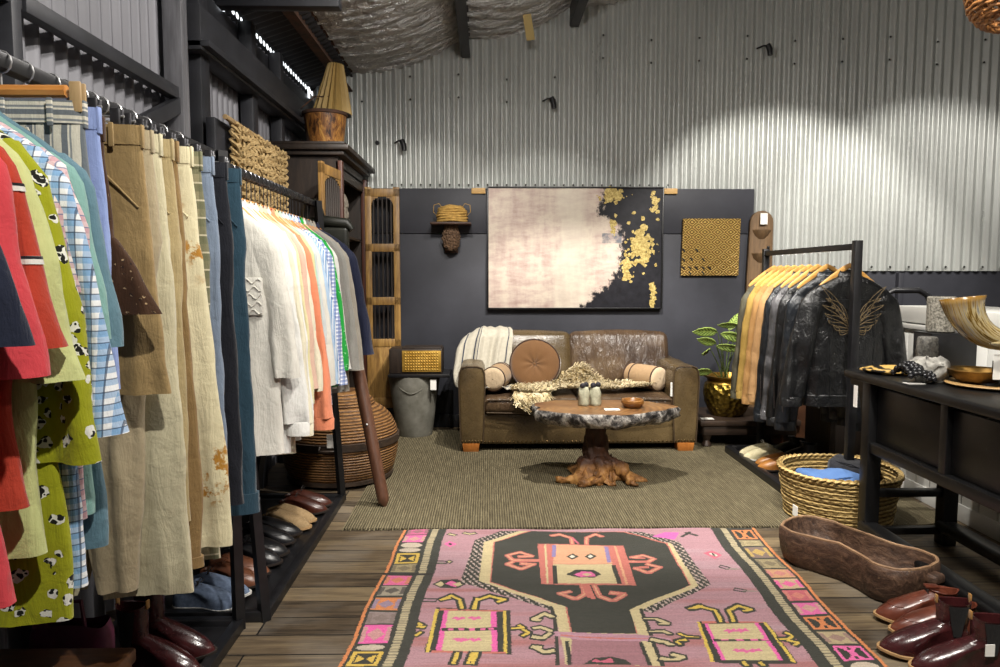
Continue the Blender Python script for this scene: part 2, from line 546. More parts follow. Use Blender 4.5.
# ------------------------------------------------------------------ shared shop materials
m_black = basic('black_metal', '#0d0d0f', '#17171a', 20, rough=0.42, bump=0.05, bscale=80)
m_chrome = basic('chrome', '#b5b5b7', '#d4d4d4', 20, rough=0.34, metal=0.85, bump=0)
m_darkchrome = basic('dark_chrome', '#6c6c70', '#8a8a8e', 20, rough=0.3, metal=1.0, bump=0)
m_hang = wood('hanger_wood', '#a8672c', '#c98a45', '#d9a35c', 'X', 4, 0.4, 0.08)
m_tag = basic('card_white', '#e9e7e0', '#f2f0ea', 10, rough=0.7, bump=0)
m_btn = basic('button_pearl', '#d8d2c4', '#e6e0d2', 10, rough=0.3, bump=0)

# ------------------------------------------------------------------ clothes rails
def rail(name, label, x, y0, y1, z, foot_in, foot_out, tray=True, group=None):
    """A-frame garment rail running along y"""
    t = thing(name, label, 'clothes rail', (x, (y0 + y1) / 2, 0), 0, group)
    hy = (y1 - y0) / 2; b = 0.017
    mb = MB(); mb.box((0, 0, z), (0.034, 2 * hy, 0.034), 0.003); mb.build('top_rail', m_black, t)
    for s in (-1, 1):
        for fx in (foot_in, foot_out):
            mb = MB(); mb.tube([(fx, s * hy, 0.0), (0.0 + 0.03 * (1 if fx > 0 else -1), s * hy, z + 0.015)], 0.026, 4, up=(0, 1, 0)); mb.build('leg', m_black, t)
    mb = MB()
    for fx in (foot_in, foot_out):
        mb.box((fx, 0, 0.022), (0.042, 2 * hy, 0.044), 0.003)
    for s in (-1, 1):
        mb.box(((foot_in + foot_out) / 2, s * hy, 0.022), (abs(foot_in - foot_out), 0.042, 0.044), 0.003)
    mb.build('base_frame', m_black, t)
    if tray:
        mb = MB(); mb.box(((foot_in + foot_out) / 2, 0, 0.012), (abs(foot_in - foot_out) - 0.02, 2 * hy - 0.02, 0.016)); mb.build('shoe_tray', m_black, t)
    return t

RX, RZ1, RZ2 = -1.03, 1.85, 1.83
rail('clothes_rail', 'black metal clothes rail nearest on the left, packed with trousers and bright tops', RX, 1.02, 2.78, RZ1, 0.045, -0.42)
rail('clothes_rail', 'black metal clothes rail on the left holding the row of pale shirts', RX - 0.02, 2.85, 4.42, RZ2, 0.145, -0.40)

# ------------------------------------------------------------------ hangers
def wood_hanger(y, label, group, x=RX, z=RZ1, w=0.150, rz=0.0, mat=None, hook=None, top=-0.152, slope=0.100):
    t = thing('wooden_hanger', label, 'hanger', (x, y, z), rz, group)
    mb = MB()
    pts = []; rr = []
    for i in range(15):
        u = -1 + 2 * i / 14
        pts.append((u * w, 0.008 * (u * u), top - slope * abs(u) ** 1.15)); rr.append(0.0105 if abs(u) < 0.95 else 0.006)
    mb.tube(pts, rr, 8, flat=1.6, up=(0, 0, 1))
    mb.build('hanger_bar', mat or m_hang, t)
    hk = MB(); hp = [(0, 0, top), (0, 0, -0.045)]
    for k in range(9):
        a = -pi / 2 + k * (1.32 * pi) / 8
        hp.append((0.0235 * cos(a) * 1.0, 0, 0.0 + 0.0235 * sin(a)))
    hk.tube(hp, 0.0022, 5); hk.build('hook', hook or m_chrome, t)
    return t

def clip_hanger(y, label, group, x=RX, z=RZ1, w=0.17, rz=0.0, wooden=False):
    t = thing('clip_hanger', label, 'hanger', (x, y, z), rz, group)
    mb = MB(); mb.tube([(-w, 0, -0.075), (w, 0, -0.075)], 0.013 if wooden else 0.003, 8); mb.build('hanger_bar', m_hang if wooden else m_chrome, t)
    hk = MB(); hp = [(0, 0, -0.075), (0, 0, -0.045)]
    for k in range(9):
        a = -pi / 2 + k * (1.32 * pi) / 8
        hp.append((0.0235 * cos(a), 0, 0.0235 * sin(a)))
    hk.tube(hp, 0.0022, 5); hk.build('hook', m_chrome, t)
    for s in (-1, 1):
        c = MB()
        xx = s * w * (1.13 if wooden else 0.9)
        if wooden: c.tube([(s * w, 0, -0.075), (xx, 0, -0.075)], 0.003, 5)
        c.box((xx, -0.009, -0.088), (0.024, 0.007, 0.062), 0.003, M=None); c.box((xx, 0.009, -0.088), (0.024, 0.007, 0.062), 0.003)
        c.build('clip', m_clipwood if wooden else m_darkchrome, t)
    return t
m_clipwood = wood('clip_wood', '#8a734f', '#a78c63', '#b79c74', 'Z', 8, 0.5, 0.1)

# ------------------------------------------------------------------ garments
def se(a, e):   # signed power
    c = cos(a); s = sin(a)
    return (math.copysign(abs(c) ** e, c), math.copysign(abs(s) ** e, s))

def loft_tube(rows_def, n, seed, amp, e=0.75, kx=(9, 17), flare=0.0):
    """rows_def: (cx, cy, z, half_x, half_y) -> rows with cloth folds growing downward"""
    rows = []
    m = len(rows_def)
    ph = [random.Random(seed + i).random() * 6.28 for i in range(6)]
    for j, (cx, cy, z, hx, hy) in enumerate(rows_def):
        v = j / (m - 1)
        row = []
        for k in range(n):
            a = 2 * pi * k / n
            px, py = se(a, e)
            side = 1 if py >= 0 else -1
            x = px * hx; y = py * hy
            X = cx + x
            edge = (1 - abs(px) ** 3)
            A = amp * sstep(0.0, 0.6, v)
            f = sin(kx[0] * X * 2.2 + ph[0] + 1.2 * v + side) + 0.7 * sin(kx[1] * X * 2.3 + ph[1] - 1.5 * v + side * 2) + 1.1 * nz(X * 7, z * 3.0, seed * 1.7 + side * 9)
            f += 1.5 * (0.55 - abs(sin(X * 21 + ph[3] + 1.1 * nz(z * 1.8, X * 2, seed) + 2.1 * side))) + 0.9 * (0.5 - abs(sin(X * 47 + ph[4] + 1.6 * nz(z * 2.6, X * 2, seed + 5))))
            y += f * A * edge * 0.75 + A * 0.5 * nz(X * 16, z * 11, seed + 3) + A * 0.45 * sin(X * 95 + ph[2] + 2 * nz(z * 2.5, X * 3, seed)) * edge * sstep(0.1, 0.8, v)
            x += A * 0.7 * nz(z * 5, seed * 2.1, px) * abs(px) + amp * 0.30 * nz(z * 15, seed * 1.1 + py * 2, px * 2)
            zz = z + amp * 0.5 * nz(X * 4, seed, v)
            row.append((cx + x, cy + y, zz))
        rows.append(row)
    return rows

def shirt(name, label, cat, x, y, z, mat, group=None, L=0.92, W=0.19, sl=0.55, seed=1, d=0.022, amp=0.011, rz=0.0, collar=True, pocket=False, sw=0.068, sd=0.030, cuff=None, hem=0.03, placket=True, col_mat=None, sl_out=0.055, slmat=None, bands=None):
    """a top on a hanger: body, two sleeves, collar, placket, pocket.  local x across, -y front"""
    t = thing(name, label, cat, (x, y, z), rz, group)
    rd = [(0, 0, 0.012, 0.056, 0.032), (0, 0, -0.006, 0.072, 0.034), (0, 0, -0.032, W * 0.52, d * 1.35), (0, 0, -0.062, W * 0.74, d * 1.25), (0, 0, -0.092, W * 0.92, d * 1.1), (0, 0, -0.125, W, d * 1.05), (0, 0, -0.17, W + 0.004, d * 1.05)]
    nr = 20
    for i in range(1, nr + 1):
        v = i / nr
        rd.append((0.012 * nz(v * 2, seed), 0, -0.17 - (L - 0.17) * v, W + 0.004 + hem * v + 0.010 * nz(v * 3, seed * 3.3), d * (1.05 + 0.5 * v)))
    b = MB(); b.rows(loft_tube(rd, 44, seed, amp))
    b.build('body', mat, t, sharp=180)
    for s in (-1, 1):
        sd_rows = []
        ns = max(9, int(sl * 34))
        for i in range(ns + 1):
            v = i / ns
            fall = sl * v
            cx = s * (W - sw * 0.72 + (sl_out + 0.035) * v ** 0.75 + 0.012 * nz(v * 3, seed * 5 + s))
            top = sstep(0, 0.12, v)
            hx = lerp(sw * 0.55, sw, top) * lerp(1.0, 0.78, v)
            sd_rows.append((cx, -0.004 + 0.01 * nz(v * 2.2, seed + s * 7), -0.088 - fall, hx, lerp(0.010, sd, top)))
        sm = MB(); sm.rows(loft_tube(sd_rows, 22, seed * 3 + s, amp * 1.25, e=0.95, kx=(13, 23)), cap0=True)
        so = sm.build('sleeve', slmat or mat, t, sharp=180)
        if bands:
            for (va, vb) in bands:
                i0, i1 = int(va * ns), max(int(va * ns) + 1, int(vb * ns))
                rr = loft_tube(sd_rows, 22, seed * 3 + s, amp * 1.25, e=0.95, kx=(13, 23))
                a_, b_ = rr[i0], rr[i1]
                cc = sd_rows[i0]
                q = MB(); q.rows([[(cc[0] + (p[0] - cc[0]) * 1.035, cc[1] + (p[1] - cc[1]) * 1.06, p[2]) for p in ring] for ring in (a_, [tuple(lerp(a_[k][c], b_[k][c], 0.45) for c in range(3)) for k in range(22)])])
                q.build('sleeve_stripe', m_stripe, so, sharp=180)
        if cuff:
            c0 = sd_rows[-1]
            q = MB(); q.rows([[(c0[0] + cos(2 * pi * k / 18) * c0[3] * f, c0[1] + sin(2 * pi * k / 18) * c0[4] * f * 1.1, c0[2] + dz) for k in range(18)] for f, dz in ((0.9, 0.004), (0.98, -0.004), (0.95, -0.055), (0.8, -0.057))])
            q.build('cuff', mat, so)
    if collar:
        q = MB(); rows = []
        for dz, f, o in ((-0.004, 0.95, 0.0), (0.020, 0.86, 0.0), (0.022, 0.92, 0.004), (-0.008, 1.12, 0.008)):
            rows.append([(0.066 * f * cos(2 * pi * k / 22), 0.034 * f * sin(2 * pi * k / 22) - o, dz + 0.012 - 0.012 * (1 if sin(2 * pi * k / 22) < -0.2 else 0)) for k in range(22)])
        q.rows(rows); q.build('collar', col_mat or mat, t, sharp=180)
    if placket:
        q = MB(); rows = []
        for i in range(22):
            v = i / 21; zz = -0.03 - (L - 0.06) * v
            yy = -d * (1.05 + 0.5 * v) - 0.006 - amp * 0.5 * sstep(0, .6, v)
            rows.append([(-0.016, yy, zz), (0.016, yy, zz), (0.016, yy + 0.01, zz), (-0.016, yy + 0.01, zz)])
        q.rows(rows, cap0=True, cap1=True); q.build('placket', mat, t)
        q = MB()
        for i in range(6):
            v = (i + 0.5) / 6; q.ball((0, -d * (1.05 + 0.5 * v) - 0.008 - amp * 0.5 * sstep(0, .6, v), -0.05 - (L - 0.1) * v), 0.006, 8, 4, (1, 0.4, 1))
        o = q.build('buttons', m_btn, t)
    if pocket:
        q = MB(); q.box((0.10, -d * 1.35 - 0.006, -0.36), (0.125, 0.012, 0.15), 0.005)
        if pocket == 'ruffle':
            for i in range(5):
                q.tube([(0.042 + 0.116 * u / 12, -d * 1.35 - 0.0125 - 0.001 * sin(u * 2 + i), -0.30 - 0.03 * i + 0.010 * sin(u * 1.3 + i * 2.3)) for u in range(13)], 0.0035, 6)
        q.build('pocket', mat, t)
    return t

def trousers(name, label, x, y, z, mat, group=None, L=1.1, W=0.20, seed=1, flare=1.0, d=0.024, rz=0.0, amp=0.013, belt=True, turn=0.0, cat='trousers', bandmat=None, leg_gap=0.008, hemmat=None):
    t = thing(name, label, cat, (x, y, z), rz, group)
    rise = 0.27
    rd = []
    for i in range(9):
        v = i / 8
        rd.append((0, 0, -rise * v * 0.98, W + 0.018 * v, d * (0.75 + 0.35 * v)))
    n = 22
    for i in range(1, n + 1):
        v = i / n
        rd.append((0.012 * nz(v * 2, seed * 1.3), 0.006 * nz(v * 2.4, seed), -rise * 0.98 - (L - rise * 0.98) * v, (W + 0.018) * lerp(1.0, flare, v ** 0.8), d * lerp(1.1, 1.0, v)))
    rr = loft_tube(rd, 64, seed, amp)
    out = []
    for (cx, cy, zz, hx, hy), row in zip(rd, rr):
        k = sstep(rise * 0.7, rise * 1.15, -zz)
        out.append([(p[0], cy + (p[1] - cy) * (1 - 0.95 * k * exp(-((p[0] - cx) / 0.028) ** 2)) * (1 + 0.35 * k * sin(min(1, abs(p[0] - cx) / hx) * pi)), p[2] + 0.13 * sstep(0.80, 1.0, -zz / L) * exp(-((p[0] - cx) / 0.016) ** 2)) for p in row])
    b = MB(); b.rows(out)
    if turn:
        for s in (-1, 1):
            cx, cy, zz, hx, hy = rd[-1]
            q = MB(); q.rows([[(cx + s * hx * 0.5 + math.copysign(abs(cos(a)) ** .8, cos(a)) * hx * 0.5 * f, cy + sin(a) * (hy * 1.25 + .004) * f, zz + dz) for a in [2 * pi * k / 24 for k in range(24)]] for f, dz in ((0.99, turn), (1.05, turn), (1.06, 0.0), (0.9, -0.002))])
            q.build('turn_up', hemmat or mat, t)
    b.build('body', mat, t, sharp=180)
    q = MB()
    q.rows([[(sx * (W + f), sy * (d * 0.8 + f * 1.2), zz) for sx, sy in [se(2 * pi * k / 40, 0.75) for k in range(40)]] for f, zz in ((-0.004, 0.004), (0.003, 0.004), (0.0045, -0.02), (0.004, -0.042), (-0.003, -0.045))])
    wb = q.build('waistband', bandmat or mat, t)
    q = MB()
    for xx in (-0.15, -0.055, 0.055, 0.15):
        MB().box((xx, -d * 0.95 - 0.006, -0.022), (0.012, 0.006, 0.056), 0.002).build('belt_loop', bandmat or mat, t)
    MB().box((W + 0.005, 0, -0.022), (0.006, 0.014, 0.056), 0.002).build('belt_loop', bandmat or mat, t)
    if belt:
        for s in (-1, 1):
            q = MB(); q.tube([(s * 0.10, -d * 0.90 - 0.004, -0.05), (s * 0.13, -d * 1.05 - 0.004, -0.11), (s * (W - 0.004), -d * 0.6 - 0.002, -0.19)], 0.0025, 6); q.build('pocket_edge', bandmat or mat, t)
    return t

G1 = 'tops hanging at the front of the left clothes rail'
G2 = 'trousers and shorts on the left clothes rail'
G3 = 'shirts on the left clothes rail towards the cabinet'
H1 = 'hangers on the front left rail'; H3 = 'hangers on the rail of pale shirts'

c_navy = cloth('cloth_navy', '#20263a', '#171c2c'); c_mauve = cloth('cloth_mauve', '#b7808e', '#9c6877')
c_coral = cloth('cloth_coral', '#d6484f', '#c23c45'); c_rust = cloth('cloth_rust', '#b8402c', '#a03422')
c_lime = cloth('cloth_lime', '#ccd092', '#b4bb78'); c_mint = cloth('cloth_mint', '#7fa8a0', '#6c948e')
c_steel = cloth('cloth_steel', '#5f7f8c', '#4d6b78'); c_peri = cloth('cloth_peri', '#8a9ccb', '#7788b8')
m_stripe = stripes('sleeve_band', [(0.4, '#e6e2da'), (0.7, '#1c1c22'), (1.0, '#e6e2da')], 0.017, 2)
c_panda = printed('cloth_animal_print', '#979a18', '#dcdcd2', '#15150f', 29, 0.36, 0.5)
c_plaid = plaid('cloth_plaid_blue', '#e4e6e8', '#5b93c4', '#2c3f58', 0.023)
c_pastel = plaid('cloth_pastel', '#e8dfdc', '#b98a94', '#4d648c', 0.022)
c_stripegrey = stripes('cloth_grey_stripe', [(0.34, '#6c7379'), (0.44, '#d8d4c6'), (0.55, '#8a8f90'), (1.0, '#d3cfc0')], 0.034, 0, wob=0.012)
c_stripeband = stripes('cloth_grey_stripe_band', [(0.4, '#6c7379'), (0.55, '#d8d4c6'), (0.72, '#81878a'), (1.0, '#d3cfc0')], 0.026, 2)
c_brown = printed('cloth_brown_print', '#38210f', '#9a8160', '#22130a', 60, 0.2, 0.6)
c_khaki = cloth('cloth_khaki', '#9a8258', '#7f6a44'); c_beige = cloth('cloth_beige', '#a79a80', '#948768')
c_cream = cloth('cloth_cream', '#c6bfa2', '#b5ad8d'); c_tan = cloth('cloth_tan', '#8f744b', '#77603c')
c_oliveplaid = plaid('cloth_olive_plaid', '#8a8468', '#5d6048', '#c5bda3', 0.05)
c_chambray = cloth('cloth_chambray', '#7f8da0', '#6d7b8f'); c_ink = cloth('cloth_ink', '#12151f', '#0d0f16'); c_teal = cloth('cloth_teal', '#24404f', '#1b3240')
c_sand = cloth('cloth_sand', '#b09f77', '#9a8961')
# cream denim with rust coloured stains
if True:
    t = NT('cloth_stained_denim'); v = t.coord('Object')
    f = t.noise(v, 26, 6, 0.7); big = t.noise(v, 3.1, 2); s = t.sep(v)
    mask = t.math('MULTIPLY', t.ramp(f, [(0.50, (0, 0, 0, 1)), (0.56, (1, 1, 1, 1))]), t.ramp(big, [(0.50, (0, 0, 0, 1)), (0.56, (1, 1, 1, 1))]))
    col = t.mix(t.noise(v, 12, 4), '#d9d0ae', '#c9c09c')
    col = t.mix(mask, col, t.mix(f, '#8a5c14', '#b58436'))
    t.set(col, 0.88, 0, 0.25, 0.15); cloth_base(t, v)
    c_stained = t.m

ZT1 = RZ1 - 0.125           # neck height for tops on the front rail
tops = [
 # name, label, cat, y, mat, L, W, sl, kw
 ('polo_shirt', 'mauve pink top at the very front end of the left rail, mostly out of frame', 'top', 1.06, c_mauve, 0.56, 0.20, 0.46, dict(sl_out=0.03)),
 ('polo_shirt', 'dark navy short-sleeved top in front of the coral shirt', 'top', 1.105, c_navy, 0.50, 0.212, 0.34, dict(sl_out=0.10)),
 ('linen_shirt', 'coral red short-sleeved linen shirt hanging low at the front', 'shirt', 1.165, c_coral, 0.87, 0.212, 0.40, dict(sw=0.088, sl_out=0.065, d=0.026)),
 ('rugby_shirt', 'rust red shirt with white and black bands on its sleeve', 'shirt', 1.225, c_rust, 0.72, 0.212, 0.36, dict(sw=0.07, sl_out=0.075, bands=((0.33, 0.38), (0.64, 0.69)))),
 ('casual_shirt', 'pale yellow-green shirt behind the rust red one', 'shirt', 1.275, c_lime, 0.82, 0.212, 0.42, dict(sw=0.078, sl_out=0.07)),
 ('printed_shirt', 'chartreuse shirt printed with small black and white animals', 'shirt', 1.325, c_panda, 0.97, 0.212, 0.58, dict(sw=0.08, sl_out=0.068)),
 ('checked_shirt', 'blue and white checked shirt with long rolled sleeve', 'shirt', 1.375, c_plaid, 0.93, 0.212, 0.54, dict(sw=0.072, sl_out=0.085)),
 ('checked_shirt', 'narrow pastel pink and blue checked shirt behind the blue one', 'shirt', 1.395, c_pastel, 0.80, 0.212, 0.27, dict(sl_out=0.035)),
 ('linen_shirt', 'mint green shirt draped over the striped shorts', 'shirt', 1.43, c_mint, 0.80, 0.212, 0.36, dict(sw=0.078, sl_out=0.045)),
 ('denim_shirt', 'steel blue shirt hanging just behind the mint green one', 'shirt', 1.465, c_steel, 0.88, 0.212, 0.38, dict(sw=0.075, sl_out=0.045)),
]
for i, (nm, lb, ct, y, m, L, Wd, sl, kw) in enumerate(tops):
    shirt(nm, lb, ct, RX, y, ZT1, m, G1, L=L, W=Wd, sl=sl, seed=11 + i * 7, rz=radians(random.Random(i).uniform(-3, 3)), **kw)
    short = ['mauve pink top', 'dark navy top', 'coral red shirt', 'rust red banded shirt', 'pale yellow-green shirt', 'chartreuse animal-print shirt', 'blue checked shirt', 'pastel checked shirt', 'mint green shirt', 'steel blue shirt'][i]
    wood_hanger(y, 'wooden hanger carrying the %s on the front left rail' % short, H1, rz=0)

bott = [
 ('shorts', 'grey and cream striped shorts clipped by a wooden clip', 'shorts', 1.53, c_stripegrey, 0.60, 1.08, dict(bandmat=c_stripeband)),
 ('shorts', 'periwinkle blue shorts behind the striped ones', 'shorts', 1.59, c_peri, 0.60, 1.04, {}),
 ('shorts', 'dark brown patterned shorts in front of the khaki pair', 'shorts', 1.665, c_brown, 0.44, 1.55, dict(W=0.162)),
 ('shorts', 'khaki brown shorts with heavy stitching', 'shorts', 1.765, c_khaki, 0.64, 1.12, dict(W=0.205)),
 ('trousers', 'long beige chinos reaching lowest of the trousers', 'trousers', 1.82, c_beige, 1.16, 0.56, dict(d=0.032)),
 ('trousers', 'long pale cream cotton trousers behind the khaki shorts', 'trousers', 1.885, c_cream, 1.19, 1.14, dict(d=0.032)),
 ('trousers', 'sand coloured trousers next to the cream pair', 'trousers', 1.935, c_sand, 1.02, 1.0, {}),
 ('trousers', 'tan brown trousers showing as a thin strip beside the stained pair', 'trousers', 1.985, c_tan, 1.16, 1.08, dict(turn=0.03)),
 ('jeans', 'cream denim jeans with rust brown stains', 'jeans', 2.055, c_stained, 1.13, 1.30, dict(W=0.205, d=0.03)),
 ('trousers', 'olive checked trousers behind the stained cream jeans', 'trousers', 2.14, c_oliveplaid, 1.2, 1.05, {}),
 ('trousers', 'grey-blue chambray trousers next to the olive pair', 'trousers', 2.23, c_chambray, 1.05, 1.0, {}),
 ('jeans', 'near-black ink blue jeans at the far end of the trousers', 'jeans', 2.34, c_ink, 1.1, 1.02, dict(d=0.03)),
 ('trousers', 'dark teal trousers with a deep turn-up, last on the rail', 'trousers', 2.46, c_teal, 1.17, 1.05, dict(turn=0.07, d=0.03)),
]
for i, (nm, lb, ct, y, m, L, fl, kw) in enumerate(bott):
    kw = dict(kw); kw.setdefault('W', 0.20)
    zt = RZ1 - 0.10
    trousers(nm, lb, RX, y, zt, m, G2, L=L, seed=101 + i * 5, flare=fl, cat=ct, rz=radians(random.Random(i + 50).uniform(-3, 3)), **kw)
    short = ['striped shorts', 'periwinkle shorts', 'dark brown patterned shorts', 'khaki shorts', 'long beige chinos', 'pale cream trousers', 'sand coloured trousers', 'tan brown trousers', 'stained cream jeans', 'olive checked trousers', 'chambray trousers', 'ink blue jeans', 'dark teal trousers'][i]
    clip_hanger(y, ('wooden clip hanger gripping the %s' if i == 0 else 'metal clip hanger gripping the %s') % short, H1, wooden=(i == 0))

# ------------------------------------------------------------------ shirts on the second rail
c_w1 = cloth('cloth_white_linen', '#d6d4cc', '#c4c1b6'); c_w2 = cloth('cloth_white', '#dcdcd8', '#cac9c4')
c_ivory = cloth('cloth_ivory', '#d9d3bd', '#c6bfa6'); c_paleyel = cloth('cloth_pale_yellow', '#d5cda2', '#c2b98c')
c_blush = cloth('cloth_blush', '#cfae9c', '#bd9a88'); c_salmon = cloth('cloth_salmon', '#dd8a68', '#c97655')
c_butter = cloth('cloth_butter', '#d3cd9b', '#bfb985'); c_palegreen = cloth('cloth_pale_green', '#a9c6b3', '#97b4a0')
c_palegrey = cloth('cloth_pale_grey', '#c3c8c9', '#b1b6b8'); c_paleblue = cloth('cloth_pale_blue', '#a9c0d8', '#96aec8')
c_green = printed('cloth_green_print', '#1f9a3c', '#7ed38a', '#0f6a28', 26, 0.3, 0.5)
c_dots = printed('cloth_navy_dots', '#dfe3ea', '#2c3f78', '#3c5494', 38, 0.3, 0.7)
c_bstripe = stripes('cloth_blue_stripe', [(0.5, '#dfe6ee'), (1.0, '#7fa3cc')], 0.012, 0)
c_gingham = plaid('cloth_gingham', '#dfe3ec', '#5d78b4', '#34508a', 0.02)
c_heather = cloth('cloth_heather', '#87857f', '#6d6b66', wr=60); c_grey = cloth('cloth_grey', '#9b9a94', '#84837d')
c_taupe = cloth('cloth_taupe', '#aaa498', '#938d82'); c_navyj = cloth('cloth_navy_jacket', '#1d2440', '#161b32', rough=0.7)
ZT2 = RZ2 - 0.155
shirts = [
 ('white linen shirt', 'long white linen shirt with a ruffled pocket, first on its rail', 2.93, c_w1, 1.0, 0.60, dict(W=0.185, pocket='ruffle', amp=0.013, d=0.028, sl_out=0.075)),
 ('second white shirt', 'white shirt with a loose buttoned cuff behind the ruffled one', 3.01, c_w2, 1.02, 0.80, dict(W=0.19, cuff=True, amp=0.014, sd=0.03, sl_out=0.085)),
 ('ivory shirt', 'ivory shirt third from the trouser end of the shirt rail', 3.085, c_ivory, 1.04, 0.82, dict(cuff=True, amp=0.013, sl_out=0.08)),
 ('plain white shirt', 'plain white shirt between the ivory and the pale yellow', 3.15, c_w2, 1.0, 0.78, dict(cuff=True)),
 ('pale yellow shirt', 'pale yellow shirt before the blush pink one', 3.215, c_paleyel, 0.98, 0.76, {}),
 ('blush pink shirt', 'blush pink shirt next to the pale yellow one', 3.275, c_blush, 0.95, 0.7, {}),
 ('thin white shirt', 'thin white shirt just before the salmon orange one', 3.33, c_ivory, 0.96, 0.72, {}),
 ('salmon shirt', 'salmon orange long shirt among the white ones', 3.40, c_salmon, 0.96, 0.86, dict(W=0.195, cuff=True, d=0.026, sl_out=0.075)),
 ('butter shirt', 'butter yellow shirt just behind the salmon one', 3.46, c_butter, 0.9, 0.62, {}),
 ('pale green shirt', 'pale mint shirt behind the butter yellow one', 3.515, c_palegreen, 0.95, 0.75, {}),
 ('pale grey shirt', 'pale grey shirt after the pale mint one', 3.57, c_palegrey, 0.97, 0.74, {}),
 ('off-white shirt', 'off-white shirt before the pale blue one', 3.625, c_w1, 0.97, 0.74, {}),
 ('pale blue shirt', 'plain pale blue shirt beside the blue striped one', 3.68, c_paleblue, 0.95, 0.72, {}),
 ('blue striped shirt', 'fine blue striped shirt in the middle of the shirt rail', 3.735, c_bstripe, 0.95, 0.75, {}),
 ('navy dotted shirt', 'white shirt with navy dots along its sleeve', 3.795, c_dots, 0.95, 0.76, {}),
 ('gingham shirt', 'blue gingham shirt just before the bright green one', 3.85, c_gingham, 0.97, 0.77, {}),
 ('bright green shirt', 'bright green patterned shirt', 3.915, c_green, 0.88, 0.70, dict(W=0.195, sl_out=.075)),
 ('crisp white shirt', 'crisp white shirt right behind the bright green one', 3.97, c_w2, 0.9, 0.70, {}),
 ('heather grey jacket', 'heather grey wool jacket first of the grey jackets', 4.04, c_heather, 0.93, 0.70, dict(W=0.20, sw=0.08, d=0.028, sl_out=.07)),
 ('light grey jacket', 'light grey jacket second of the grey jackets', 4.115, c_grey, 0.93, 0.72, dict(W=0.205, sw=0.082, d=0.028, sl_out=.075)),
 ('taupe grey jacket', 'taupe grey jacket last before the navy one', 4.19, c_taupe, 0.95, 0.74, dict(W=0.21, sw=0.085, d=0.03, sl_out=.08)),
 ('navy jacket', 'navy blue jacket last on the shirt rail by the leaning pole', 4.29, c_navyj, 0.82, 0.66, dict(W=0.225, sw=0.095, d=0.038, sd=0.045, sl_out=0.11)),
]
for i, (short, lb, y, m, L, sl, kw) in enumerate(shirts):
    kw = dict(kw); kw.setdefault('W', 0.188)
    jk = 'jacket' in short
    kw['sl_out'] = kw.get('sl_out', 0.055) + random.Random(i * 3 + 1).uniform(-0.012, 0.02)
    shirt('jacket' if jk else 'shirt', lb, 'jacket' if jk else 'shirt', RX - 0.02, y, ZT2, m, G3, L=L, sl=sl, seed=301 + i * 9, rz=radians(random.Random(i + 90).uniform(-2.5, 2.5)), **kw)
    wood_hanger(y, 'wooden hanger carrying the %s on the far left rail' % short, H3, x=RX - 0.02, z=RZ2, hook=m_darkchrome, top=-0.118, slope=0.14)

# ------------------------------------------------------------------ shoes
def foot_outline(n=40, Ln=0.29, wb=0.052, wh=0.034, curve=0.006):
    """closed outline, heel at -x... toe at +x, centred; list of (x,y)"""
    tab = [(0.0, 0.0), (0.03, 0.6), (0.09, 0.95), (0.2, 1.0), (0.38, 0.92), (0.5, 1.02), (0.68, 1.5), (0.8, 1.42), (0.9, 1.08), (0.97, 0.6), (1.0, 0.0)]
    pts = []
    for k in range(n):
        a = 2 * pi * k / n
        t = 0.5 + 0.5 * cos(a)                   # 1 = toe, 0 = heel
        w = interp(tab, t)[0] * wh
        pts.append(((t - 0.42) * Ln, math.copysign(1, sin(a)) * w * (1 if abs(sin(a)) > 1e-6 else 0) + curve * sin(t * 3), t))
    return pts

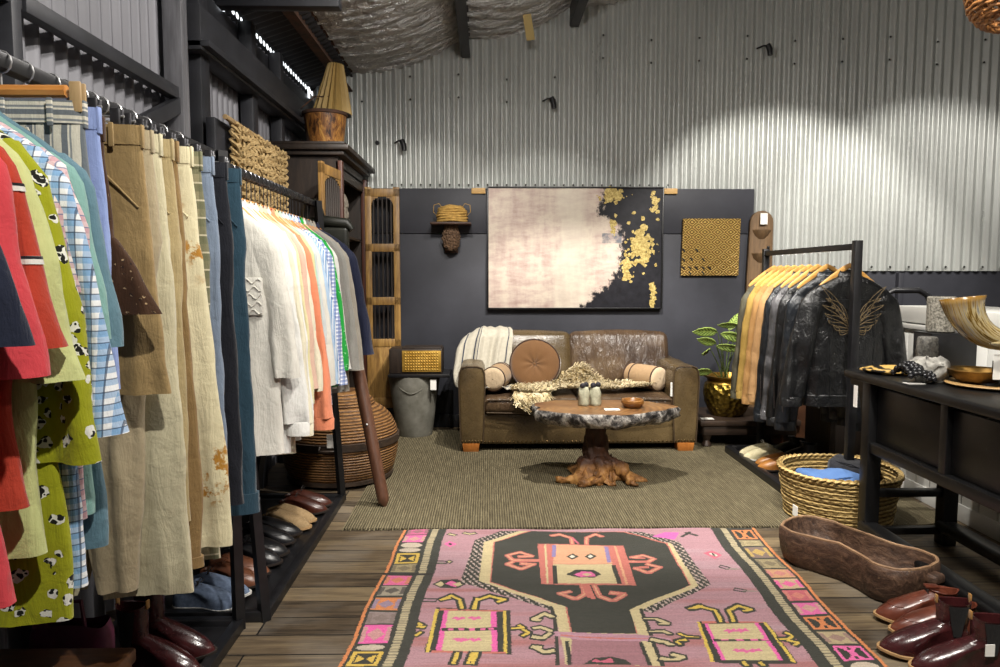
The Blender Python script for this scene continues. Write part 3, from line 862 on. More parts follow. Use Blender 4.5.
def shoe(name, label, cat, loc, rz, mat, sole_mat, group=None, Ln=0.29, shaft=0.0, kind='derby', lace_mat=None, welt=None, heel=0.022, side=1, inner=None, tilt=0.0, wh=0.033, zig=False):
    t = thing(name, label, cat, loc, rz, group)
    if tilt: t.rotation_euler = (radians(tilt), 0, rz)
    out = foot_outline(44, Ln, wh=wh, curve=0.006 * side)
    # sole and heel
    s = MB(); s.rows([[(x * 1.03 + .002, y * 1.10, z + 0.006 * sstep(0.75, 1.0, tt) * 1.5) for x, y, tt in out] for z in (heel * 0.55, heel * 0.55 + 0.009)], cap0=True, cap1=True)
    so = s.build('sole', sole_mat, t)
    h = MB(); hp = [(x, y) for x, y, tt in foot_outline(44, Ln, wh=wh, curve=0.006 * side)]
    hp = [(min(x, -0.20 * Ln), y * 1.05) for x, y in hp]
    h.prism(hp, 0.0, heel * 0.6); h.build('heel', sole_mat, t)
    # upper
    base_z = heel * 0.55 + 0.009
    cx, ax, ay = -0.21 * Ln, 0.165 * Ln, 0.036
    hz = 0.072 if shaft == 0 else 0.10
    rows = []
    nS = 12
    for j in range(nS + 1):
        sb = j / nS
        row = []
        for k, (x, y, tt) in enumerate(out):
            a = 2 * pi * k / len(out)
            toe = sstep(0.42, 1.0, tt)
            bx, by = x, y
            tx, ty = cx + ax * cos(a), ay * sin(a) * 0.92
            tz = base_z + hz + 0.018 * cos(a)
            boxh = lerp(hz * 0.85, 0.046, toe)
            p1 = (bx * 1.0 + 0.004 * toe, by * lerp(1.08, 1.05, toe), base_z + boxh)
            b0, b1, b2 = (1 - sb) ** 2, 2 * sb * (1 - sb), sb * sb
            px = b0 * bx + b1 * p1[0] + b2 * tx; py = b0 * by + b1 * p1[1] + b2 * ty; pz = b0 * base_z + b1 * p1[2] + b2 * tz
            # creases across the vamp
            if 0.5 < tt < 0.85 and 0.25 < sb < 0.95: pz += 0.0022 * sin(px * 260) * sin((tt - 0.5) / 0.35 * pi)
            row.append((px, py, pz))
        rows.append(row)
    if shaft:
        for j in range(1, 9):
            v = j / 8
            rows.append([(cx - 0.004 * v + (ax * lerp(1.0, 1.12, v)) * cos(2 * pi * k / 44) + 0.004 * nz(v * 4, k * .3, loc[1] * 9), ay * lerp(0.92, 1.12, v) * sin(2 * pi * k / 44), base_z + hz + 0.018 * cos(2 * pi * k / 44) * (1 - v) + shaft * v + (0.012 * abs(sin(2 * pi * k / 44)) * -1 * sstep(.8, 1, v))) for k in range(44)])
    top = rows[-1]
    rows.append([(cx + (p[0] - cx) * 0.90, p[1] * 0.90, p[2] - 0.002) for p in top])
    rows.append([(cx + (p[0] - cx) * 0.84, p[1] * 0.84, p[2] - 0.04 - shaft * 0.5) for p in top])
    u = MB(); u.rows(rows, cap1=True)
    up = u.build('upper', mat, t, sharp=60)
    if kind == 'derby' or kind == 'boot_lace' or kind == 'sneaker':
        l = MB(); nl = 5 if not shaft else 7
        for i in range(nl):
            v = i / (nl - 1)
            if shaft:
                xx = lerp(0.10 * Ln, cx + ax * 1.02, sstep(0, .6, v)); zz = base_z + lerp(0.066, hz + shaft * 0.92, v); ww = lerp(0.02, 0.022, v)
                xx += 0.004
            else:
                xx = lerp(0.135 * Ln, cx + ax * 1.0, v); zz = base_z + lerp(0.060, hz + 0.016, v) + 0.001; ww = 0.018
            l.tube([(xx, -ww, zz - 0.006), (xx + 0.003, 0, zz + 0.003), (xx, ww, zz - 0.006)], 0.0026, 6)
        if not shaft:
            xx, zz = cx + ax, base_z + hz + 0.02
            for s_ in (-1, 1):
                l.tube([(xx, 0, zz), (xx + 0.006, s_ * 0.018, zz + 0.016), (xx + 0.014, s_ * 0.03, zz + 0.004), (xx + 0.008, s_ * 0.012, zz)], 0.0024, 6)
        l.build('laces', lace_mat or mat, t)
        q = MB(); q.box((cx + ax * 0.75, 0, base_z + hz + 0.006 + shaft * 0.9), (0.05, 0.034, 0.010 + shaft * 0.05), 0.004, M=None); q.build('tongue', mat, t)
    if kind == 'chelsea':
        for s_ in (-1, 1):
            q = MB(); rows_ = []
            for j in range(7):
                v = j / 6; wq = lerp(0.012, 0.034, v)
                zz = base_z + hz * 0.72 + (shaft + hz * 0.2) * v * 0.94
                rr = ay * lerp(0.98, 1.13, v) + 0.0022
                rows_.append([(cx - 0.004 * v + ax * 1.1 * sin(q_ * wq / ax), s_ * rr * cos(q_ * wq / ax * 0.9) + s_ * (0.004 if v < .2 else 0.0), zz) for q_ in (-1, -.5, 0, .5, 1)])
            q.rows(rows_, closed=False); q.build('elastic_gusset', inner or sole_mat, t)
        q = MB(); q.box((cx - ax * 1.12, 0, base_z + hz + shaft + 0.002), (0.006, 0.018, 0.036), 0.002); q.build('pull_tab', m_tan_pull, t)
        q = MB(); q.box((cx + ax * 1.1, 0, base_z + hz + shaft - 0.002), (0.006, 0.018, 0.030), 0.002); q.build('pull_tab', m_tan_pull, t)
    if kind in ('derby', 'boot_lace') and not zig:
        q = MB()
        ring = [rows[3][k] for k in range(44)]
        q.tube([(rows[6][k][0] + .001, rows[6][k][1], rows[6][k][2] + .001) for k in range(44) if out[k][2] > 0.80][0:], 0.0016, 5)
        q.build('toe_cap_seam', mat, t)
    return t

def leather(name, c1, c2, rough=0.32, scale=18, bump=0.12):
    return basic(name, c1, c2, scale, rough=rough, bump=bump, bdist=0.003, bscale=140, spec=0.5, coat=0.25)
l_brown = leather('leather_brown', '#2f140d', '#4a241a'); l_black = leather('leather_black', '#0f0f11', '#1d1d20'); l_burg = leather('leather_burgundy', '#2c1214', '#431d1e', 0.22)
l_mid = leather('leather_mid_brown', '#5d3826', '#7a4c35', 0.35); l_cognac = leather('leather_cognac', '#4d251a', '#6d3a2a', 0.28); l_darkb = leather('leather_dark_brown', '#2a1814', '#402620', 0.2)
m_suede_tan = basic('suede_tan', '#8c7452', '#a38a66', 120, rough=0.95, bump=0.3); m_suede_blue = basic('suede_blue', '#56647c', '#6f7f98', 60, rough=0.95, bump=0.3)
m_sole = basic('sole_dark', '#17110d', '#241a14', 20, rough=0.7, bump=0.1); m_sole_tan = basic('sole_tan', '#94744c', '#b08d62', 20, rough=0.7, bump=0.1); m_sole_white = basic('sole_white', '#c9c7c0', '#d8d6d0', 20, rough=0.7, bump=0.05)
m_tan_pull = cloth('pull_tab_web', '#a87c42', '#8d6633'); m_elastic = stripes('elastic_black', [(0.5, '#0c0b0b'), (1.0, '#1b1817')], 0.004, 0)
TS = 0.022
SG = 'shoes on the tray under the left rails'
def pair(nm, la, lb, x, y, rz, gap, *a, **k):
    dx = k.pop('dx', 0.0)
    shoe(nm, la, *a[:1], (x, y, TS), rz, *a[1:], side=1, **k)
    shoe(nm, lb, *a[:1], (x + dx, y + gap, TS), rz + radians(3), *a[1:], side=-1, **k)
pair('derby_shoe', 'nearer brown lace-up shoe at the far end of the left tray', 'farther brown lace-up shoe at the far end of the left tray', -1.09, 4.10, radians(-4), 0.115, 'shoe', l_brown, m_sole, SG, lace_mat=m_sole)
pair('woven_loafer', 'nearer tan woven slip-on between the brown and black lace-ups', 'farther tan woven slip-on between the brown and black lace-ups', -1.12, 3.86, radians(-12), 0.105, 'shoe', m_suede_tan, m_sole_tan, SG, kind='loafer', heel=0.012)
pair('derby_shoe', 'nearer black lace-up shoe with raised vamp seam on the left tray', 'farther black lace-up shoe with raised vamp seam on the left tray', -1.16, 3.62, radians(-6), 0.12, 'shoe', l_black, m_sole, SG, lace_mat=l_black, Ln=0.31)
pair('oxford_shoe', 'nearer shiny black shoe beside the mid-brown pair', 'farther shiny black shoe beside the mid-brown pair', -1.14, 3.36, radians(-8), 0.11, 'shoe', l_black, m_sole, SG, lace_mat=l_black)
pair('brogue_shoe', 'nearer mid-brown shoe on the left tray', 'farther mid-brown shoe on the left tray', -1.16, 3.12, radians(-8), 0.11, 'shoe', l_mid, m_sole, SG, lace_mat=l_mid)
pair('sneaker', 'nearer grey-blue suede sneaker with a white sole', 'farther grey-blue suede sneaker with a white sole', -1.18, 2.90, radians(-6), 0.11, 'sneaker', m_suede_blue, m_sole_white, SG, kind='sneaker', lace_mat=m_sole, heel=0.024)
pair('chelsea_boot', 'nearer burgundy pull-on boot at the bottom left', 'farther burgundy pull-on boot at the bottom left', -1.16, 2.42, radians(-10), 0.125, 'boot', l_burg, m_sole, SG, shaft=0.13, kind='chelsea', inner=m_elastic, Ln=0.31)

# low studded bench at the bottom left corner
t = thing('studded_bench', 'low dark wooden bench with a row of brass studs at bottom left', 'bench', (-1.25, 1.93, 0))
m_bench = wood('bench_wood', '#3a2415', '#5f3d24', '#7a5233', 'X', 5, 0.35, 0.15)
m_brass = basic('brass', '#8a6a2c', '#b08a42', 14, rough=0.35, metal=0.9, bump=0.05)
mb = MB(); mb.box((0, 0, 0.29), (0.44, 0.26, 0.045), 0.010); mb.build('bench_top', m_bench, t)
mb = MB(); mb.box((0, -0.125, 0.235), (0.42, 0.02, 0.07), 0.004); mb.build('apron', m_bench, t)
for sx in (-0.19, 0.19):
    for sy in (-0.1, 0.1):
        mb = MB(); mb.box((sx, sy, 0.135), (0.04, 0.04, 0.27), 0.005); mb.build('leg', m_bench, t)
mb = MB()
for i in range(22): mb.ball((-0.2 + 0.019 * i, -0.137, 0.262), 0.0065, 8, 5)
o = mb.build('brass_studs', m_brass, t)

# dark magenta bag in the shade under the trousers
t = thing('fabric_bag', 'dark magenta bag in the shade under the front rail', 'bag', (-1.3, 2.2, 0.02))
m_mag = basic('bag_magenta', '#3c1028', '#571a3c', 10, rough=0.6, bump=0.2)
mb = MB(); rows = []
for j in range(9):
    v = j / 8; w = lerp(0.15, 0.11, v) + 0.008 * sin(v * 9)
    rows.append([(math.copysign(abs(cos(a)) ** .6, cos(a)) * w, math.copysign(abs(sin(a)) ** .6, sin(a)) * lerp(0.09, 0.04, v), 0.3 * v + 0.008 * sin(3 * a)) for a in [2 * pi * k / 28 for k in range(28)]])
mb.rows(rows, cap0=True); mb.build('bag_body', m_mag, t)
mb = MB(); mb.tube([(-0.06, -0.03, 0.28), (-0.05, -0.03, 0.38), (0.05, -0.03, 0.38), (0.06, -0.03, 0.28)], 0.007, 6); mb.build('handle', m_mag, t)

# ------------------------------------------------------------------ things between the left rail and the cabinet
m_rattan = None
t_ = NT('rattan_coil'); v = t_.coord('Object')
w_ = t_.wave(v, 17.0, 'Z', 1.6, 3, 3); nn = t_.noise(t_.coord('Object', (1, 1, 8)), 18, 5, 0.65)
col = t_.mix(t_.ramp(w_, [(0.1, (0, 0, 0, 1)), (0.5, (1, 1, 1, 1))]), '#4a3018', t_.ramp(nn, [(0.3, '#5f3f20'), (0.55, '#8a6236'), (0.75, '#ab8350')]))
t_.set(col, 0.55, 0, 0.4); t_.bump(t_.math('ADD', w_, t_.math('MULTIPLY', nn, 0.5)), 0.7, 0.012); m_rattan = t_.m
m_bandw = basic('basket_band', '#241a13', '#3a2b1e', 12, (1, 1, 4), rough=0.6, bump=0.3)
t = thing('rattan_basket', 'big rounded rattan basket with dark bands and a lid, behind the shirt rail', 'basket', (-1.02, 4.96, 0))
mb = MB(); mb.lathe([(0.0, 0.0), (0.30, 0.0), (0.345, 0.03), (0.375, 0.10), (0.395, 0.20), (0.40, 0.29), (0.385, 0.36), (0.35, 0.43), (0.30, 0.48), (0.235, 0.52)], 44); mb.build('basket_body', m_rattan, t)
mb = MB(); mb.lathe([(0.24, 0.515), (0.235, 0.54), (0.20, 0.575), (0.16, 0.60), (0.06, 0.615), (0.0, 0.617)], 40); mb.ball((0, 0, 0.63), 0.03, 10, 6); mb.build('lid', m_rattan, t)
for z0, z1, r in ((0.02, 0.055, 0.362), (0.26, 0.315, 0.408), (0.455, 0.485, 0.318)):
    mb = MB(); mb.lathe([(r - 0.01, z0), (r, z0 + 0.005), (r + (0.0 if z0 < .4 else -.02), z1 - 0.005), (r - 0.02, z1)], 44); mb.build('band', m_bandw, t)
mb = MB(); mb.tube([(-0.05, -0.40, 0.30), (-0.05, -0.435, 0.28), (0.05, -0.435, 0.28), (0.05, -0.40, 0.30)], 0.01, 8); mb.build('handle', m_bandw, t)
o = MB().box((-1.02 + 0.03, 4.52, 0.35), (0.05, 0.002, 0.085)).build('price_tag', m_tag); tag(o, 'white price tag hanging on the rattan basket', 'tag')

m_pole = wood('pole_wood', '#3b2519', '#57392a', '#6d4a37', 'Z', 5, 0.4, 0.15)
t = thing('wooden_pole', 'dark brown wooden pole with pointed tip leaning by the navy jacket', 'pole', (-0.617, 4.265, 0))
d_ = Vector((-0.30, 0.30, 1.35)) - Vector((0, 0, 0))
mb = MB(); mb.tube([d_ * u for u in (0, 0.012, 0.03, 0.05, 0.3, 0.6, 0.95, 1.0)], [0.006, 0.017, 0.034, 0.037, 0.038, 0.041, 0.043, 0.036], 14); mb.build('shaft', m_pole, t)
mb = MB(); mb.ball(d_ * 0.36 + Vector((-0.005, -0.036, 0.008)), 0.009, 8, 5); mb.build('peg', m_chrome, t)

# carved cabinet in the corner
m_cab = wood('cabinet_dark', '#17120f', '#2a211b', '#382c23', 'Z', 4, 0.5, 0.2)
m_door = wood('cabinet_door_wood', '#4a3018', '#8f6a34', '#c09a58', 'Z', 5, 0.5, 0.5, 10)
m_doordk = wood('cabinet_red_post', '#2e150d', '#4a2416', '#5b301e', 'Z', 4, 0.5, 0.2)
t = thing('carved_cabinet', 'tall dark cabinet in the corner with open golden-brown barred doors', 'cabinet', (-1.30, 5.90, 0))
mb = MB()
mb.box((0, -0.545, 1.16), (0.44, 0.03, 2.2)); mb.box((0, 0.545, 1.16), (0.44, 0.03, 2.2)); mb.box((-0.21, 0, 1.16), (0.02, 1.1, 2.2)); mb.box((0, 0, 0.14), (0.44, 1.1, 0.16)); mb.box((0, 0, 2.22), (0.44, 1.1, 0.07)); mb.box((0.205, 0, 2.16), (0.03, 1.1, 0.08))
for z in (0.7, 1.2, 1.7): mb.box((-0.01, 0, z), (0.40, 1.06, 0.02))
mb.build('carcass', m_cab, t)
mb = MB(); mb.box((0.02, 0, 2.28), (0.50, 1.20, 0.035), 0.006); mb.box((0.03, 0, 2.315), (0.56, 1.26, 0.04), 0.010); mb.box((0.01, 0, 2.345), (0.54, 1.24, 0.02), 0.004); mb.build('cornice', m_cab, t)
for s in (-1, 1):
    mb = MB(); mb.box((0.225, s * 0.53, 1.16), (0.05, 0.06, 2.14), 0.006); mb.build('door_post', m_doordk, t)
    for yy in (-0.2, 0.2):
        pass
for sx in (-0.17, 0.17):
    for sy in (-0.5, 0.5):
        mb = MB(); mb.box((sx, sy, 0.04), (0.07, 0.07, 0.08), 0.008); mb.build('foot', m_cab, t)
def barred_door(w, H, hinge, ang, sections):
    """door leaf hinged at a local point, made of stiles, rails and turned bars, arch in the top opening"""
    mb = MB(); th = 0.03; st = 0.055
    M = trans(*hinge) @ rot('Z', ang)
    mb.box((st / 2, 0, 0), (st, th, H), 0.004, M=M); mb.box((w - st / 2, 0, 0), (st, th, H), 0.004, M=M)
    ys = [-H / 2 + H * s for s in sections]
    for z in ys: mb.box((w / 2, 0, z), (w, th, 0.07), 0.004, M=M)
    mb.box((w / 2, 0, -H / 2 + H * sections[1] / 2), (w - st, th * 0.6, H * sections[1]), 0.004, M=M)
    # arch spandrels in the top opening
    zt = ys[-1] - 0.035
    for s in (-1, 1):
        for k in range(5):
            ww = (w - 2 * st) / 2 * (1 - sqrt(max(0, 1 - ((5 - k) / 5.5) ** 2))) 
            mb.box((w / 2 + s * ((w - 2 * st) / 2 - ww / 2), 0, zt - 0.014 * k - 0.006), (max(0.004, ww), th * 0.7, 0.015), M=M)
    leaf = mb.build('door', m_door, t)
    bars = MB(); nb = 5 if w < 0.4 else 8
    for i in range(len(ys) - 1):
        a, b = ys[i] + 0.035, ys[i + 1] - 0.035
        if b - a < 0.25: continue
        if i == 0: continue
        for k in range(nb):
            xx = st + (w - 2 * st) * (k + 0.5) / nb
            pr = [(0.011, a), (0.007, a + 0.03), (0.010, (a + b) / 2), (0.007, b - 0.03), (0.011, b)]
            bb = MB(); bb.lathe(pr, 6, (xx, 0, 0)); bb.xf(M); bars.v, off = bars.v, len(bars.v); bars.v.extend(bb.v)
            for f in bb.f: bars.face([off + q for q in f])
    bars.build('bars', m_cab, leaf)
    return leaf
barred_door(0.30, 1.95, (0.235, 0.50, 1.19), 2, (0.03, 0.30, 0.49, 0.73, 0.975))
barred_door(0.46, 1.02, (0.235, -0.50, 1.655), -97, (0.04, 0.46, 0.955))

# stone head on the cabinet shelf
m_stone = basic('carved_stone', '#6a6258', '#8f877b', 30, rough=0.9, bump=0.5, bdist=0.01)
t = thing('stone_sculpture', 'small carved grey stone head on the cabinet shelf', 'sculpture', (-1.17, 5.72, 1.71))
mb = MB(); mb.lathe([(0.0, 0), (0.05, 0.0), (0.055, 0.05), (0.075, 0.09), (0.085, 0.16), (0.082, 0.22), (0.06, 0.28), (0.0, 0.30)], 24, sy=1.05)
mb.ball((0.075, 0, 0.16), 0.02, 8, 6, (0.9, 0.7, 1.6)); mb.ball((0.07, 0, 0.115), 0.02, 8, 6, (0.6, 1.3, 0.5)); mb.ball((0.06, 0, 0.085), 0.022, 8, 6)
for s in (-1, 1):
    mb.ball((0.066, s * 0.032, 0.185), 0.015, 8, 6, (0.6, 1.2, 0.6)); mb.ball((0.0, s * 0.09, 0.15), 0.02, 8, 6, (0.7, 0.4, 2.0))
mb.build('head', m_stone, t)
mb = MB(); mb.lathe([(0.088, 0.215), (0.092, 0.235), (0.085, 0.27), (0.07, 0.31), (0.035, 0.345), (0.0, 0.35)], 24, fn=lambda a, z: 1 + 0.04 * sin(14 * a)); mb.build('headdress', m_stone, t)

# dark rolled bag hung at the end of the rail
t = thing('rolled_bag', 'dark olive rolled bag hung from the far end of the shirt rail', 'bag', (-0.985, 4.475, 1.665))
m_bagd = basic('bag_dark_olive', '#14150f', '#25261d', 14, rough=0.5, bump=0.3)
mb = MB(); mb.tube([(-0.17, 0, 0.02), (-0.14, 0, 0.05), (0, 0, 0.06), (0.13, 0, 0.045), (0.16, 0, 0.01)], [0.02, 0.035, 0.038, 0.035, 0.02], 16); mb.box((0.0, 0.0, -0.10), (0.28, 0.06, 0.26), 0.025, 4); mb.build('bag_body', m_bagd, t)
mb = MB(); mb.tube([(-0.12, 0.0, 0.08), (-0.11, 0.0, 0.16), (-0.085, -0.02, 0.190), (-0.06, -0.03, 0.190), (-0.03, 0.0, 0.16), (-0.01, 0.0, 0.09)], 0.007, 6); mb.build('strap', m_bagd, t)

# bucket and pleated shade on top of the cabinet
t_ = NT('bark_bucket'); v = t_.coord('Object', (1, 1, 0.35)); f = t_.noise(v, 22, 6, 0.7, 0.8)
t_.set(t_.ramp(f, [(0.38, '#2c170a'), (0.5, '#7d5026'), (0.62, '#b0813f')]), 0.45, 0, 0.5); t_.bump(f, 0.4, 0.01); m_bucket = t_.m
CT = 2.357
t = thing('wooden_bucket', 'brown bark-sided bucket on top of the corner cabinet', 'bucket', (-1.25, 5.72, CT))
mb = MB(); mb.lathe([(0.0, 0.0), (0.125, 0.0), (0.135, 0.02), (0.165, 0.28), (0.158, 0.28), (0.13, 0.03), (0.0, 0.02)], 36); mb.build('bucket_body', m_bucket, t)
mb = MB(); mb.lathe([(0.163, 0.262), (0.174, 0.266), (0.176, 0.288), (0.158, 0.289)], 36); mb.build('rim_band', m_rust, t)
mb = MB(); mb.tube([(-0.17, 0, 0.27), (-0.21, -0.01, 0.24), (-0.2, -0.03, 0.30), (-0.06, -0.06, 0.40), (0.06, -0.06, 0.40)], 0.005, 6); mb.build('bail_handle', m_rust, t)
t = thing('lamp_shade', 'tall pleated olive-gold lampshade standing in the bucket', 'lamp shade', (-1.20, 5.76, CT + 0.30))
t_ = NT('pleated_gold'); v = t_.coord('Object'); t_.set(t_.mix(t_.noise(v, 20, 3), '#8d7440', '#a88d55'), 0.6); m_shade = t_.m
mb = MB(); rows = []
for j in range(7):
    v_ = j / 6; r = lerp(0.138, 0.052, v_)
    rows.append([((r + (0.014 * (1 if k % 2 else -1)) * lerp(1, .6, v_)) * cos(2 * pi * k / 36), (r + (0.014 * (1 if k % 2 else -1)) * lerp(1, .6, v_)) * sin(2 * pi * k / 36), 0.37 * v_) for k in range(36)])
mb.rows(rows); mb.xf(rot('Y', 5)); mb.build('pleats', m_shade, t, sharp=20)
mb = MB(); mb.lathe([(0.125, 0.004), (0.142, 0.0), (0.147, -0.012), (0.13, -0.016)], 36); mb.xf(rot('Y', 5)); mb.build('trim_ring', m_cab, t)

# woven fibre hanging along the wall and the black board behind it
o = MB().box((WL + 0.13, 4.36, 1.75), (0.05, 1.1, 0.92), 0.006).build('backing_board', m_steel); tag(o, 'black board behind the woven fibre hanging', 'board')
t = thing('woven_hanging', 'knotted straw fibre wall hanging on a stick above the hangers', 'wall hanging', (-1.35, 4.43, 2.20))
m_fib = basic('straw_fibre', '#93794d', '#c2a878', 40, (1, 1, 0.4), rough=0.9, bump=0.6, bdist=0.01)
mb = MB(); mb.tube([(0.0, -0.60, 0.015), (0.0, 0.58, -0.005)], 0.014, 8); mb.build('stick', m_clipwood, t)
mb = MB(); rnd = random.Random(8)
nC, nR = 17, 11
for c in range(nC):
    y0 = -0.47 + 0.94 * c / (nC - 1)
    L_ = 0.46 + 0.03 * rnd.random()
    for s in (0, 1):
        pts = []
        for q in range(nR * 4 + 1):
            v_ = q / (nR * 4)
            pts.append((0.018 * cos(v_ * nR * pi + s * pi + c) + rnd.uniform(-.002, .002), y0 + 0.024 * sin(v_ * nR * pi + s * pi), -L_ * v_ + 0.01))
        mb.tube(pts, 0.010, 5)
for r_ in range(7):
    z_ = -0.05 - 0.062 * r_
    mb.tube([(0.016 * (1 if k % 2 else -1) + .006, -0.48 + 0.96 * k / 34, z_ + 0.008 * sin(k * 1.3 + r_)) for k in range(35)], 0.012, 5)
mb.build('knotted_fibre', m_fib, t)

# concrete planter with a lidded box
m_conc = basic('concrete_olive', '#66645a', '#85837a', 9, rough=0.7, bump=0.15, bscale=60)
t = thing('concrete_planter', 'tall grey-green concrete pot standing left of the sofa', 'planter', (-0.635, 6.26, 0))
mb = MB(); mb.lathe([(0.0, 0.0), (0.145, 0.0), (0.155, 0.02), (0.19, 0.28), (0.222, 0.50), (0.224, 0.535), (0.20, 0.535), (0.175, 0.30), (0.0, 0.28)], 44); mb.build('pot', m_conc, t)
mb = MB()
mb.tube([(0.226 * cos(a) * (1 - 0.16 * sin((a + 2.4) / 1.6 * pi)), 0.226 * sin(a) * (1 - 0.05), 0.50 - 0.10 * sin((a + 2.4) / 1.6 * pi)) for a in [-2.4 + 1.6 * k / 12 for k in range(13)]], 0.003, 6); mb.build('carved_line', m_conc, t)
o = MB().box((-0.575, 6.22, 0.551), (0.52, 0.36, 0.028), 0.005).build('serving_board', m_black); tag(o, 'thin black board laid across the concrete pot', 'board')
t = thing('trinket_box', 'dark wooden box with a gold fretwork front on the concrete pot', 'box', (-0.605, 6.22, 0.566))
m_gold = basic('gold_fretwork', '#a9802f', '#d0a851', 16, rough=0.4, metal=0.6, bump=0.1)
mb = MB(); mb.box((0, 0, 0.105), (0.45, 0.26, 0.21), 0.006); mb.build('case', m_cab, t)
mb = MB(); mb.box((0.05, -0.132, 0.105), (0.33, 0.012, 0.18), 0.003)
for i in range(13):
    for j in range(7):
        mb.ball((-0.085 + 0.0225 * i, -0.139, 0.035 + 0.0235 * j), 0.0085, 6, 4, (1, 0.5, 1))
mb.build('fretwork_panel', m_gold, t)
mb = MB(); mb.box((0.05, 0.0, 0.215), (0.33, 0.25, 0.012), 0.003); mb.build('lid', m_cab, t)
o = MB().box((-0.455, 6.06, 0.475), (0.05, 0.003, 0.09)).build('price_tag', m_tag); tag(o, 'white price tag hanging on the concrete pot', 'tag')
# ------------------------------------------------------------------ floor rugs
t = NT('jute_weave'); v = t.coord('Object')
w1 = t.wave(v, 22, 'X', 1.2, 2, 3); w2 = t.wave(v, 60, 'Y', 2.0, 2, 3)
n1 = t.noise(t.coord('Object', (14, 1.2, 1)), 5, 5, 0.7); n2 = t.noise(t.coord('Object', (1.5, 30, 1)), 6, 4, 0.7)
h = t.math('ADD', t.math('MULTIPLY', w1, 0.35), t.math('ADD', t.math('MULTIPLY', n1, 0.8), t.math('MULTIPLY', n2, 0.5)))
t.set(t.ramp(t.math('MULTIPLY', h, 0.62), [(0.28, '#28241a'), (0.45, '#4f4837'), (0.62, '#736a52'), (0.75, '#938a70')]), 0.92, 0, 0.2)
t.bump(h, 0.8, 0.012); m_jute = t.m
mb = MB(); rows = []
x0, x1, y0, y1 = -0.795, 2.645, 3.885, 6.42
outl = []
N = 60
for k in range(N + 1): outl.append((lerp(x0, x1 - 0.25, k / N), y0 + 0.006 * nz(k * .9)))
for k in range(1, 9): a = -pi / 2 + k * pi / 18; outl.append((x1 - 0.25 + 0.25 * cos(a), y0 + 0.25 + 0.25 * sin(a)))
outl += [(x1, y1), (x0 - .01, y1)]
for k in range(1, 30): outl.append((x0 + 0.006 * nz(k * .9, 4), lerp(y1, y0, k / 30)))
mb.prism(outl, 0.002, 0.011)
o = mb.build('jute_rug', m_jute, sharp=30); tag(o, 'plain olive-brown woven jute rug under the sofa', 'rug')
mb = MB(); rnd = random.Random(4)
for k in range(150):
    x = lerp(x0, x1 - .3, k / 150); mb.rows([[(x, y0, 0.010), (x + 0.008, y0, 0.010)], [(x + rnd.uniform(-.006, .006), y0 - 0.018, 0.003), (x + 0.006 + rnd.uniform(-.006, .006), y0 - 0.018, 0.003)]], closed=False)
f_ = mb.build('fringe', m_jute, o); f_['kind'] = 'stuff'

